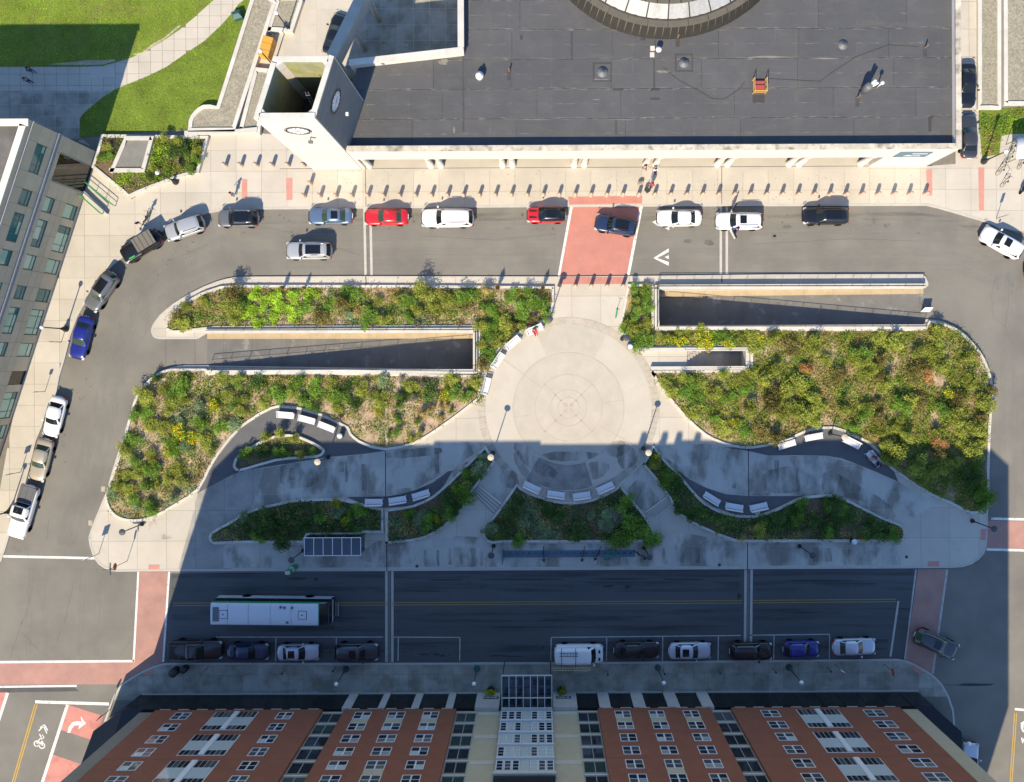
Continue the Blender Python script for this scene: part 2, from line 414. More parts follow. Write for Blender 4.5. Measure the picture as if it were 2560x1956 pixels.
kerb_run(seg_of(isl, G(2319,715), G(1640,690)), plaza, step=3.2)
kerb_run(seg_of(isl, G(1395,692), G(495,848)), plaza, step=3.2)
kerb_run(seg_of(isl, G(464,914), G(223,1344)), plaza, step=3.2)

# overlays on the plaza: dark bench paths, circle
def over(name, poly, z, m, holes=(), parent=None):
    return MB().prism(poly, z-.012, z, holes, bottom=False).obj(name, m, parent or plaza, world=True)
z6 = (600,960); z12 = (1240,960); z18 = (1880,960)
over('bench_path', Q(*z6,[(1180,540),(1000,565),(720,590)]) + Q(0,960,[(1940,705),(1850,750),(1700,830),(1590,890),(1620,850),(1670,760),(1740,620),(1830,500),(1930,380)]) + Q(*z6,[(0,345),(80,290),(180,220),(260,195),(450,190),(660,250),(790,310),(870,350),(890,410),(960,470),(1060,515)]), .138, 'asphalt_path')
over('bench_path', Q(*z6,[(860,912),(1020,910),(1180,908),(1300,890),(1420,855),(1560,795),(1680,705),(1720,700),(1660,800),(1600,880),(1500,940),(1400,980),(1170,1000),(1080,990),(950,950)]), .138, 'asphalt_path')
over('bench_path', Q(*z12,[(1850,515),(2030,540),(2197,578)]) + Q(*z18,[(150,578),(350,575),(600,580),(720,600),(850,650),(1000,710),(1180,790),(1130,680),(1040,590),(940,490),(800,410),(640,355),(540,360),(400,390),(200,470),(0,510)]), .138, 'asphalt_path')
over('bench_path', Q(*z12,[(1455,690),(1560,770),(1700,840),(1850,890),(2030,905),(2197,905)]) + Q(*z18,[(200,905),(350,905),(440,897),(340,950),(120,1040),(0,1070)]) + Q(*z12,[(1950,1060),(1750,990),(1600,880)]), .138, 'asphalt_path')
# damp, shaded slabs lie in the southern paths and pavement
mat('damp_shade_slab', (.33,.315,.285), .75, .12, .6, .05, 10, col2=(.25,.24,.215), thr=(.45,.65), tscale=.4, spec=.3)  # dark tone holds painted building shade as well as damp
slabs(Q(0,960,[(1600,890),(1700,832),(1850,752),(1945,708)]) + Q(*z6,[(0,707),(188,681),(95,1008),(0,1050)]) + Q(0,960,[(1900,1085),(1760,1160),(1700,1200),(1690,1260),(1740,1300),(1930,1300),(1870,1500),(1440,1505),(1540,1140)]), 3.15, 3.3, .128, .1405, ['damp_shade_slab'], plaza, ox=.4, oy=.6)
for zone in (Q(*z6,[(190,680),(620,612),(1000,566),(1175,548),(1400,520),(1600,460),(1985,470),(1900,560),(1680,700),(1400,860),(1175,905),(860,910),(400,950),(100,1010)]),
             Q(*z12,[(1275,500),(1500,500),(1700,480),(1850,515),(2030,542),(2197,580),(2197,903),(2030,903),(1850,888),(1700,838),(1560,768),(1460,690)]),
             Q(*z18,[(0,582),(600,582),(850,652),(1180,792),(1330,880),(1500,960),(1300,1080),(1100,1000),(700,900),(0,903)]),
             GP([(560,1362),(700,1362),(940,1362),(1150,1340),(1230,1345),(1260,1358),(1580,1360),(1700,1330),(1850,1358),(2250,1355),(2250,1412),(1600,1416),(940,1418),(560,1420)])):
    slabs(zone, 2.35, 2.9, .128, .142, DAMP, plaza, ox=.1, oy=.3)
CC = G(1421,1020); px = 1/S
def ring(r0, r1, z, m, name='paving_ring', n=72):
    over(name, circ(CC, r1*px, n), z, m, [circ(CC, r0*px, n)])
over('circle_floor', circ(CC, 207*px, 96), .146, 'concrete_0')
# ring of pavers, each its own piece
def arcs(r0, r1, a0, a1, k, z, mats, name='paver', gap=.012):
    for i in range(k):
        t0 = a0+(a1-a0)*i/k + gap/(r1*px); t1 = a0+(a1-a0)*(i+1)/k - gap/(r1*px)
        p = circ(CC, r1*px, 4, t0, t1) + circ(CC, r0*px, 4, t1, t0)
        over(name, p, z, random.choice(mats))
arcs(208, 226, R(-155), R(-25), 34, .149, ['ring_paver_shaded','ring_paver'])
arcs(208, 226, R(-25), R(205), 60, .149, ['ring_paver'])
def sector(r0, r1, a0, a1, z, m, name='paving_sector'):
    over(name, circ(CC, r1*px, 12, R(a0), R(a1)) + circ(CC, r0*px, 12, R(a1), R(a0)), z, m)
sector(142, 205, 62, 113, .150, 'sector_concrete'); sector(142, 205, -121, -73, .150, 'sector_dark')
over('circle_disc', circ(CC, 140*px, 80), .150, 'disc_concrete')
for r in (139, 84, 46, 27): ring(r-1.6, r+.6, .156, 'disc_line')
for a in (45, 135, 225, 315):      # the four-leaf emblem in the paving
    u = Vector((math.cos(R(a)), math.sin(R(a)))); v = Vector((-u.y, u.x)); c = Vector(CC)
    over('emblem_leaf', [tuple(c+(u*(2+16*t)+v*(5.5*math.sin(math.pi*t)*s))*px) for s, ts in ((1,(0,.2,.4,.6,.8,1)),(-1,(.8,.6,.4,.2))) for t in ts], .157, 'disc_line')
    over('emblem_ray', [tuple(c+(u*p+v*q)*px) for p, q in ((18,-.9),(84,-.9),(84,.9),(18,.9))], .156, 'disc_line')
for a in (8, 75, 143, 190, 262, 330):
    u = Vector((math.cos(R(a)), math.sin(R(a)))); v = Vector((-u.y, u.x)); c = Vector(CC)
    over('joint_line', [tuple(c+(u*p+v*q)*px) for p, q in ((85,-.6),(205 if a in (143,330) else 139,-.6),(205 if a in (143,330) else 139,.6),(85,.6))], .159, 'disc_line')

# expansion joints through roads, walks and beds
def strip(pts, wd, z0, z1, m, name, parent=None):
    pg = band(GP(pts), wd); o = MB().prism(pg, z0, z1, bottom=False).obj(name, m, parent, world=parent is not None)
    if parent is None: struct(o)
    return o
for x0, x1, y0, y1 in ((912,915,520,690),(1803,1803,514,686),(967,967,1429,1655),(1865,1863,1424,1652)):
    strip([(x0-4,y0),(x1-4,y1)], .26, 0, .012, 'kerb', 'expansion_joint'); strip([(x0+11,y0),(x1+11,y1)], .26, 0, .012, 'kerb', 'expansion_joint')
    strip([(x0+2.5,y0),(x1+2.5,y1)], .3, 0, .009, 'steel_joint', 'expansion_joint')
for pts in ([(963,1127),(964,1248)],[(966,1362),(967,1428)],[(1869,1122),(1870,1242)],[(1867,1357),(1867,1424)],[(914,690),(915,712)],[(1803,690),(1803,707)]):
    strip(pts, .09, .12, .149, 'dark_joint', 'joint_line', plaza)

# ------------------------------------------------------------------ pavements round the edges
north = Q(0,480,[(2197,126),(2050,128),(1900,130),(1800,133),(1660,165),(1500,220),(1330,295),(1150,405),(1000,505),(900,585),(830,665),(740,785),(670,905),(620,995),(560,1155),(510,1355),(470,1485),(440,1640)]) + Q(0,960,[(380,150),(330,335),(280,455),(225,685),(180,855),(110,1055),(50,1275),(0,1430)])
north += GP([(-60,1460),(-400,1460),(-400,-500),(2700,-500),(2700,640),(2560,590),(2500,570)]) + Q(1880,480,[(1960,262),(1840,216),(1650,160),(1500,118),(1410,97)]) + GP([(1900,511),(1600,512),(1395,513),(900,517)])
pav = struct(MB().prism(north, -.02, .115, bottom=False).obj('pavement', 'joint'))
kerb_run(seg_of(north, G(0,1402), G(0,1402)), pav) if False else None
kn = seg_of(north, G(2500,570), G(900,517)) + seg_of(north, G(680,519), G(0,1402))
kerb_run(kn, pav, step=3.2)
# visible paving of the pavement
fore = GP([(800,423),(2330,415),(2398,410),(2398,370),(2455,330),(2640,300),(2640,600),(2500,570)]) + Q(1880,480,[(1960,262),(1840,216),(1650,160),(1500,118),(1410,97)]) + GP([(1900,511),(1395,513),(900,517),(680,519),(590,520)]) + Q(0,480,[(1800,133),(1660,165),(1500,220),(1330,295),(1150,405),(1000,505),(900,585),(830,665),(740,785),(670,905),(620,995),(560,1155),(510,1355),(470,1485),(440,1640)]) + Q(0,960,[(380,150),(330,335),(280,455),(225,685),(180,855),(110,1055),(50,1275),(0,1430)])
fore += GP([(-30,1400),(40,1010),(120,770),(200,520),(240,400),(300,390),(330,500),(430,430),(500,350),(480,338),(640,334),(790,344)])
slabs(fore, 2.75, 2.3, .10, .13, CONC, pav, ox=.2, oy=.2)
MB().prism(GP([(905,396),(2170,391),(2170,424),(905,430)]), .10, .136, bottom=False).obj('porch_floor', 'concrete_1', pav, world=True)
for pts, m in (([(1420,493),(1605,491),(1605,510),(1423,512)],'brick_paving'),([(606,449),(619,449),(619,497),(606,497)],'tactile'),([(716,446),(732,446),(732,501),(717,501)],'tactile'),([(2314,425),(2329,425),(2329,490),(2316,490)],'tactile'),([(2444,420),(2459,420),(2458,528),(2446,528)],'tactile')):
    MB().prism(GP(pts), .10, .141, bottom=False).obj('tactile_paving', m, pav, world=True)
strip([(700,424),(2330,416)], .05, .12, .139, 'dark_joint', 'joint_line', pav); strip([(913,424),(915,517)], .06, .12, .139, 'dark_joint', 'joint_line', pav); strip([(1803,418),(1803,512)], .06, .12, .139, 'dark_joint', 'joint_line', pav)

# south pavement in front of the brick building
zb = (0,1436); zr = (1880,1436)
sp = GP([(1500,1654.5),(1000,1656.5)]) + Q(*zb,[(2197,711),(1400,711),(1330,714),(1250,735),(1180,765),(1100,805),(1040,845),(1000,870),(960,915),(925,975),(890,1060),(840,1200),(780,1360)]) + GP([(150,2030),(150,2120),(2480,2120)]) + Q(*zr,[(1600,1660),(1622,1340),(1635,1200),(1625,1090),(1590,990),(1560,930),(1530,880),(1490,838),(1450,802),(1350,742),(1300,715),(1240,692),(1190,683),(1150,680),(1000,682),(0,692)])
spav = struct(MB().prism(sp, -.02, .115, bottom=False).obj('pavement', 'joint'))
spv = [p for p in sp]
slabs(clip_cell(sp, -60, 60, G(1348,1745)[1], -20), 1.63, 1.75, .10, .13, OLD, spav, ox=.3, oy=G(0,1735)[1]+.2)
kerb_run([p for p in reversed(seg_of(sp, G(1880,1650), G(1500,1654.5)))] if False else (seg_of(sp, G(2384,1851), G(1500,1654)) + seg_of(sp, G(1000,1656.5), G(241,1857))), spav, step=3.0)
for pts in (Q(*zb,[(1150,775),(1230,760),(1250,790),(1180,810)]), Q(*zr,[(1310,735),(1385,775),(1365,810),(1290,765)])): MB().prism(pts, .1, .141, bottom=False).obj('tactile_paving', 'tactile', spav, world=True)
for pts in (Q(0,960,[(1205,1460),(1292,1460),(1292,1498),(1205,1498)]), Q(*z18,[(1420,1432),(1508,1432),(1505,1472),(1415,1472)]), Q(*z18,[(1845,1170),(1888,1170),(1885,1258),(1840,1258)])): MB().prism(pts, .1, .149, bottom=False).obj('tactile_paving', 'tactile', plaza, world=True)

# ------------------------------------------------------------------ painted markings and brick crossings on the roads
def mark(name, poly, m, z=.008, kind='structure'):
    o = MB().sheet(poly, z).obj(name, m); o['kind'] = kind; return o
def line(name, a, b, wpx, m='white_paint', z=.012):
    (ax, ay), (bx, by) = G(*a), G(*b); L = math.dist((ax,ay),(bx,by)); nx, ny = -(by-ay)/L*wpx/2/S, (bx-ax)/L*wpx/2/S
    return mark(name, [(ax+nx,ay+ny),(ax-nx,ay-ny),(bx-nx,by-ny),(bx+nx,by+ny)], m, z)
zc = (1240,480)
mark('brick_crossing', Q(*zc,[(620,108),(1165,108),(1070,682),(515,684)]), 'brick_paving')
MB().prism(Q(*zc,[(525,692),(1060,690),(1035,745),(510,747)]), .12, .147, bottom=False).obj('tactile_paving', 'brick_paving', plaza, world=True)
for pts in ([(600,112),(622,112),(516,684),(498,684)], [(1163,108),(1188,108),(1078,682),(1056,682)]): mark('crossing_line', Q(*zc, pts), 'white_paint', .012)
mark('brick_crossing', Q(0,960,[(1130,1520),(1365,1518)]) + Q(*zb,[(1350,230),(1335,420),(1318,690),(1312,716),(1100,800),(1000,866),(960,890),(0,893),(-200,893),(-200,715),(0,715),(1078,690)]), 'brick_paving_old')
for a, b, wd in (((346,1430),(334,1655),5),((423,1430),(408,1655),5),((335,1653),(-40,1656),6),((192,1715),(-40,1718),5)): line('crossing_line', a, b, wd)
line('crossing_line', (0,1391), (236,1396), 6)
mark('brick_crossing', Q(*z18,[(1340,1495),(1572,1495)]) + Q(*zr,[(1565,10),(1500,480),(1455,806),(1400,772),(1300,716),(1240,694)]), 'brick_paving_old')
line('crossing_line', (2290,1424), (2262,1649), 4, 'worn_white_paint'); line('crossing_line', (2368,1424), (2332,1684), 5, 'worn_white_paint')
mark('brick_crossing', GP([(2470,1302),(2660,1305),(2660,1374),(2466,1372)]), 'brick_paving_old')
line('crossing_line', (2478,1297), (2660,1301), 6); line('crossing_line', (2466,1374), (2660,1379), 6)
line('stop_line', (2226,1642), (2246,1503), 5, 'worn_white_paint'); 
for dy in (-3, 3):
    line('centre_line', (432,1511+dy), (970,1510+dy), 1.6, 'worn_yellow_paint'); line('centre_line', (980,1510+dy), (1855,1505+dy), 1.6, 'worn_yellow_paint'); line('centre_line', (1880,1504.5+dy), (2240,1501.5+dy), 1.6, 'worn_yellow_paint')
# parking bays
P_ = lambda *a: line('parking_line', *a, 2.6, 'worn_white_paint')
P_((540,1593),(958,1593)); P_((981,1593),(1150,1594)); P_((1378,1594),(1852,1589)); P_((1875,1588.5),(2074,1586))
for x, y in ((690,1593),(841,1593),(996,1594),(1150,1594),(1378,1594),(1517,1593),(1657,1591),(1796,1590),(1935,1588),(2074,1587)): P_((x,y),(x-1,1653))
# yield triangle arrow in front of the crossing
mark('road_arrow', Q(*zc,[(1270,535),(1395,457),(1395,487),(1300,535),(1395,567),(1395,597)]), 'white_paint', .012)
mark('road_arrow', Q(*zc,[(1362,527),(1395,512),(1395,544)]), 'white_paint', .012)
mark('road_arrow', Q(*zc,[(1262,244),(1300,226),(1300,270)]), 'white_paint', .012); mark('road_arrow', Q(*zc,[(1362,290),(1400,285),(1398,312)]), 'white_paint', .012)
# bottom left: bus lane boxes, arrow, bicycle mark, double yellow line
mark('red_lane', Q(*zb,[(545,1052),(835,1145),(775,1350),(485,1255)]), 'red_paint'); mark('red_lane', Q(*zb,[(425,1455),(660,1535),(600,1720),(345,1720)]), 'red_paint'); mark('red_lane', Q(*zb,[(-60,955),(52,955),(-10,1165),(-60,1240)]), 'red_paint')
for a, b, wd in (((545,1055),(330,1720),24),((62,958),(-40,1270),24),((285,1030),(880,1048),24)):
    line('lane_line', (a[0]/3.231,1436+a[1]/3.231), (b[0]/3.231,1436+b[1]/3.231), wd/3.231)
for d in (-9, 9): line('centre_line', ((292+d)/3.231,1436+1050/3.231), ((85+d)/3.231,1436+1760/3.231), 2.6, 'yellow_paint')
mark('turn_arrow', Q(*zb,[(545,1280),(555,1235),(585,1195),(630,1185),(660,1190),(652,1145),(695,1205),(635,1250),(640,1218),(605,1222),(580,1245),(568,1280)]), 'white_paint', .013)
bk = MB()
def bz(x, y, r): 
    o = G(x/3.231, 1436+y/3.231); bk.sheet(circ(o, r*px/3.231, 14), .013, [circ(o, (r-9)*px/3.231, 14)])
bz(298,1368,26); bz(340,1385,26)
def bl(a, b, wd=9):
    (ax, ay), (bx, by) = Q(*zb,[a, b]); L = math.dist((ax,ay),(bx,by)); nx, ny = -(by-ay)/L*wd/2/3.231*px, (bx-ax)/L*wd/2/3.231*px
    bk.sheet([(ax+nx,ay+ny),(ax-nx,ay-ny),(bx-nx,by-ny),(bx+nx,by+ny)], .0135)
for a, b in (((298,1368),(325,1325)),((325,1325),(352,1335)),((352,1335),(320,1370)),((340,1385),(355,1300)),((340,1298),(360,1305)),((320,1290),(335,1320)),
             ((313,1265),(352,1225)),((352,1225),(380,1285)),((325,1238),(360,1215)),((360,1215),(386,1262))): bl(a, b)
struct(bk.obj('bicycle_marking', 'white_paint'))
line('lane_line', (2537,1773), (2600,1779), 6)
for d in (-1.5, 3.5): line('centre_line', (2538+d,1782), (2524+d,1990), 2.2, 'yellow_paint')
mark('road_lettering', Q(*zr,[(2170,1200),(2197,1185),(2230,1185),(2230,1205),(2195,1215),(2190,1255),(2230,1265),(2230,1285),(2185,1275),(2172,1240)]), 'white_paint', .013)
mark('road_lettering', Q(*zr,[(2172,1320),(2182,1318),(2188,1345),(2195,1320),(2205,1320),(2190,1365),(2182,1365)]), 'white_paint', .013)
# oil stains and repairs on the road
rnd = random.Random(3)
def blot(x, y, rx, ry, m='stain', z=.006, k=11, name='oil_stain'):
    pts = []
    for i in range(k):
        t = 2*math.pi*i/k; q = rnd.uniform(.55,1.1); pts.append((x+rx*q*math.cos(t), y+ry*q*math.sin(t)))
    o = MB().sheet(smooth_poly(GP(pts),1), z).obj(name, m); o['kind'] = 'structure'
mat('faint_stain', (.17,.165,.15), .9, .15, 1.5, .1, 10)
for x, y, rx, ry, m in ((2184,553,5,11,'stain'),(2214,565,6,6,'stain'),(1968,568,13,6,'stain'),(1956,556,4,3,'stain'),(1720,604,12,6,'stain'),(1773,606,16,8,'stain'),(1934,590,8,13,'faint_stain'),(1937,590,5,3,'stain'),(1306,538,5,7,'stain'),(1270,570,12,5,'faint_stain'),(1255,520,9,4,'faint_stain'),(1035,554,5,4,'stain'),(710,546,4,4,'stain'),(1005,567,7,4,'faint_stain'),(2168,529,8,7,'faint_stain'),(2136,575,7,8,'faint_stain'),(2520,690,9,14,'faint_stain'),(2494,705,5,20,'faint_stain'),(2530,720,6,26,'faint_stain'),(2296,584,6,3,'stain'),
                        (158,1115,5,14,'faint_stain'),(195,1062,4,9,'faint_stain'),(50,1375,22,12,'faint_stain')): blot(x, y, rx, ry, m)
mat('street_stain', (.05,.052,.052), .9, .2, 2)
for x, y, rx, ry in ((740,1447,38,3),(1120,1450,60,2),(1300,1449,120,2.5),(1540,1448,90,2),(1700,1449,70,3),(2050,1452,90,2.5),(2150,1460,60,1.8),(850,1475,70,1.2),(1055,1478,55,2),(1570,1467,10,6),(1848,1491,7,9),(1520,1466,22,3),(790,1449,6,4),(1060,1636,14,3),(1090,1636,9,4),(1105,1640,9,3),(1285,1642,30,2),(1245,1640,24,2),(2440,1712,60,4)): blot(x, y, rx, ry, 'street_stain', .0085)
mark('asphalt_repair', Q(*zb,[(-60,918),(600,915),(640,945),(60,955),(-60,958)]), 'asphalt_patch', .006)

# tyre-worn lanes, sealed cracks, damp streaks
overlay('tyre_wear', (.30,.29,.265), .32, (.12,1.6,1), (.4,.7)); overlay('tyre_wear_side', (.30,.29,.265), .32, (1.3,.2,1), (.4,.7)); overlay('tyre_dark', (.10,.098,.092), .4, (.1,1.4,1), (.48,.72)); overlay('street_wear', (.05,.052,.056), .45, (.1,1.4,1), (.45,.72))
overlay('damp', (.15,.14,.12), .55, (.9,.25,1), (.38,.68), .6); overlay('grime', (.16,.15,.125), .5, (.5,.5,1), (.5,.68))
def film(name, pts, wd, m, z):
    o = MB().sheet(band(GP(pts), wd), z).obj(name, m); o['kind'] = 'structure'
for y, m in ((552,'tyre_dark'),(580,'tyre_wear'),(602,'tyre_wear'),(640,'tyre_wear'),(668,'tyre_wear')): film('tyre_track', [(600,y+10),(1000,y),(1390,y)], .9, m, .0042+y*1e-6); film('tyre_track', [(1580,y),(1900,y-1),(2280,y-1),(2400,y+14),(2500,y+60)], .9, m, .0043+y*1e-6)
for dx in (0,26,58,84): film('tyre_track', [(560-dx*.1,585+dx),(470-dx*.2,630+dx),(380-dx*.05,700+dx),(310+dx*.2,790+dx),(265+dx*.5,900),(225+dx*.6,1040),(185+dx*.7,1180),(140+dx*.7,1360)], .7, 'tyre_wear_side', .0044+dx*1e-6)
for x in (2500,2530,2575): film('tyre_track', [(x+10,700),(x,900),(x-5,1280)], .7, 'tyre_wear_side', .0045+x*1e-7)
for x in (70,110,200,240): film('tyre_track', [(x,1420),(x-8,1640)], .7, 'tyre_wear_side', .0046)
for y in (1446,1470,1482,1540,1556,1580): film('tyre_track', [(430,y),(960,y)], .6, 'street_wear', .0055); film('tyre_track', [(985,y),(1850,y-3)], .6, 'street_wear', .0056); film('tyre_track', [(1885,y-4),(2285,y-6)], .6, 'street_wear', .0057)
film('tyre_track', [(640,1632),(1900,1628),(2220,1624)], 1.1, 'street_wear', .0052)
rc = random.Random(21)
def crack(pts, wd=.035, z=.0075, m='stain', parent=None, name='road_crack'):
    P = []
    for a, b in zip(pts, pts[1:]):
        n = max(2, int(math.dist(a,b)/7))
        for i in range(n): P.append((a[0]+(b[0]-a[0])*i/n+rc.uniform(-1.3,1.3), a[1]+(b[1]-a[1])*i/n+rc.uniform(-1.3,1.3)))
    P.append(pts[-1]); o = MB().sheet(band(GP(P), wd), z).obj(name, m); o['kind'] = 'structure'
for pts in ([(2490,690),(2478,740),(2482,790),(2510,815),(2530,860)],[(2520,690),(2522,760),(2512,815)],[(55,1552),(40,1600),(22,1652)],[(150,1577),(140,1610)],[(50,1578),(95,1625)],[(300,1640),(325,1605)],[(80,1470),(65,1540),(52,1560)],[(185,1450),(160,1560)],[(1390,585),(1240,600),(1060,590)],[(620,560),(760,590),(900,640)],[(1880,612),(2120,598),(2300,604)],[(360,700),(420,655),(520,612)],[(120,1300),(118,1350)]): crack(pts)
for pts in ([(830,1469),(960,1474)],[(985,1474),(1210,1471)],[(1440,1569),(1820,1566)],[(1240,1570),(1420,1570)],[(2260,1712),(2440,1714)]): crack(pts, .05, .0078, 'street_stain')
for x, y0, y1, wd in ((848,1155,1180,.5),(862,1155,1205,.3),(905,1160,1225,.45),(1088,1130,1185,.45),(725,1170,1200,.6),(1060,1375,1416,.4),(1092,1375,1415,.3),(1120,1370,1412,.4),(1150,1372,1410,.3),(1178,1370,1415,.5),(1200,1372,1414,.3),(1235,1395,1418,.4),(1490,1395,1412,.6),(1512,1396,1414,.4),(1540,1396,1412,.4),(1600,1396,1414,.3),(1655,1370,1412,.6),(1700,1360,1405,.4),(1737,1370,1408,.5),(1830,1210,1222,.4),(1935,1150,1235,.5),(1990,1150,1238,.35),(2030,1370,1405,.6),(2060,1370,1405,.8),(2118,1372,1406,.4)):
    o = MB().sheet(band(GP([(x,y0),(x+rc.uniform(-2,2),(y0+y1)/2),(x+1,y1)]), wd), .1475).obj('damp_streak', 'damp'); o['kind'] = 'structure'
for pts in ([(1595,1115),(1680,1150),(1720,1195),(1690,1225),(1640,1180),(1600,1140)],[(2060,1165),(2120,1200),(2220,1255),(2245,1300),(2200,1295),(2100,1235),(2050,1240)],[(1145,1165),(1175,1150),(1165,1200),(1080,1235),(975,1240),(985,1222),(1080,1215)],[(900,1385),(945,1350),(960,1355),(960,1410),(900,1402)],[(700,1150),(790,1165),(800,1215),(700,1225)],[(1300,1120),(1320,1180),(1360,1215),(1310,1200),(1280,1140)],[(1500,1105),(1570,1100),(1580,1125),(1530,1150)]):
    o = MB().sheet(smooth_poly(GP(pts),1), .1485).obj('damp_patch', 'damp'); o['kind'] = 'structure'
for pts in ([(330,1300),(420,1290),(440,1345),(400,1350)],[(1510,1090),(1560,1085),(1550,1100)],[(1180,1080),(1210,1078),(1200,1090)]):
    o = MB().sheet(smooth_poly(GP(pts),1), .1495).obj('pavement_grime', 'grime'); o['kind'] = 'structure'

# drips and chewing-gum spots: too many to count
dr = MB(); rd = random.Random(33)
def spot(x, y, r, z):
    k = 7; dr.sheet([(lambda t, q: (G(x,y)[0]+r*px*q*math.cos(t), G(x,y)[1]+r*px*q*math.sin(t)))(2*math.pi*i/k, rd.uniform(.6,1.1)) for i in range(k)], z)
for i in range(150):
    x = rd.uniform(600,2260)
    if 1395 < x < 1600: continue
    spot(x, rd.choice([rd.gauss(546,9), rd.gauss(560,16)]), rd.choice([1,1.2,1.6,2.2,3.4]), .0066)
for i in range(60): t = rd.random(); spot(560-420*t+rd.gauss(0,9), 590+520*t*t+rd.gauss(0,14)+40*t, rd.choice([1,1.3,2,2.6]), .0066)
o = dr.obj('oil_drips', 'stain'); tag(o, 'scattered oil drips on the upper road along the kerb', 'stains', None, 'stuff')
dr = MB()
for i in range(90): spot(rd.uniform(440,2220), rd.gauss(1632,9), rd.choice([1,1.4,2,3.2]), .0088)
o = dr.obj('oil_drips', 'street_stain'); tag(o, 'scattered oil drips in the parking bays of the lower street', 'stains', None, 'stuff')
dr = MB()
for i in range(260): spot(rd.uniform(760,2300), rd.uniform(428,508), rd.choice([.7,.9,1.2]), .1365)
o = dr.obj('gum_spots', 'faint_stain'); tag(o, 'dark gum spots on the station forecourt', 'stains', None, 'stuff')
for pts in ([(1275,1105),(1320,1112),(1345,1150),(1400,1178),(1380,1200),(1310,1165)],[(1345,1130),(1500,1128),(1480,1150),(1380,1155)],[(1440,1165),(1500,1150),(1530,1165),(1500,1200),(1450,1195)],[(1545,1110),(1580,1112),(1600,1150),(1560,1180),(1540,1150)],[(1560,1230),(1600,1190),(1660,1260),(1610,1285)],[(1250,1180),(1290,1175),(1300,1225),(1250,1215)],[(960,1130),(1100,1115),(1110,1135),(970,1150)],[(1900,1180),(1990,1160),(2040,1200),(1990,1235),(1900,1230)]):
    o = MB().sheet(smooth_poly(GP(pts),1), .1605).obj('damp_patch', 'damp'); o['kind'] = 'structure'
# ------------------------------------------------------------------ garage ramps
mat('wall_conc', (.50,.475,.42), .85, .1, 1, .05, 14)
mat('coping', (.57,.545,.49), .82, .1, 1.2, .05, 18, obj_var=.06)
def coping(pts, wd, z0, z1, parent, step=2.2, m='coping', name='coping_stone'):
    """a row of coping stones along a polyline, wd to its left"""
    kerb_run(pts, parent, name, wd, z0, z1, step, m)
def ramp(label, rect, deep_left, zin, ledge_px, wall_h):
    x0, x1 = rect[0][0], rect[1][0]; y1, y0 = rect[0][1], rect[2][1]
    t = thing('garage_ramp', label, 'ramp', ((x0+x1)/2, (y0+y1)/2, 0))
    za, zb_ = (zin, 0) if deep_left else (0, zin)
    lw = ledge_px/S
    f = MB().add([(x0,y0-.4,za),(x1,y0-.4,zb_),(x1,y1+.4,zb_),(x0,y1+.4,za)], [(0,1,2,3)]); f.obj('ramp_floor', 'ramp_asphalt', t, world=True)
    l = MB().add([(x0,y1-lw,za+.14),(x1,y1-lw,zb_+.14),(x1,y1+.05,zb_+.14),(x0,y1+.05,za+.14),(x0,y1-lw,za),(x1,y1-lw,zb_)], [(0,1,2,3),(4,5,1,0)]); l.obj('ledge', 'ochre_ledge', t, world=True)
    th = .42
    MB().box(x0-.0, x1, y1, y1+th, -3.4, .55).obj('ramp_wall', 'wall_conc', t, world=True)
    MB().box(x0-.0, x1, y0-th, y0, -3.4, .55).obj('ramp_wall', 'wall_conc', t, world=True)
    if deep_left: MB().box(x0-th, x0, y0-th, y1+th, -.35, .55).obj('ramp_wall', 'wall_conc', t, world=True); MB().box(x0-.2, x0-.05, y0, y1, -3.4, -.35).obj('portal_door', 'soffit', t, world=True)
    else: MB().box(x1, x1+th, y0-th, y1+th, -.35, .55).obj('ramp_wall', 'wall_conc', t, world=True); MB().box(x1+.05, x1+.2, y0, y1, -3.4, -.35).obj('portal_door', 'soffit', t, world=True)
    coping([(x0,y1-.03),(x1,y1-.03)], th+.06, .55, wall_h, t); coping([(x0,y0-th-.03),(x1,y0-th-.03)], th+.06, .55, wall_h, t)
    if deep_left: coping([(x0+.03,y0),(x0+.03,y1)], th+.06, .55, wall_h-.003, t)
    else: coping([(x1+th+.03,y0),(x1+th+.03,y1)], th+.06, .55, wall_h-.003, t)
    return t
rampL = ramp('sunken garage ramp between the two western planting beds, open at its left end', GP([(519,834),(1184,833),(1184,924),(519,914)]), False, -2.6, 14, .63)
rampR = ramp('sunken garage ramp beside the upper road, open at its right end', GP([(1645,724),(2307,723),(2307,813),(1645,813)]), True, -2.6, 14, .72)
j = MB().add([(G(925,846)[0],G(925,846)[1],-1.43),(G(966,924)[0],G(966,924)[1],-1.6),(G(969,924)[0],G(969,924)[1],-1.6),(G(928,846)[0],G(928,846)[1],-1.43)], [(0,1,2,3)]); 
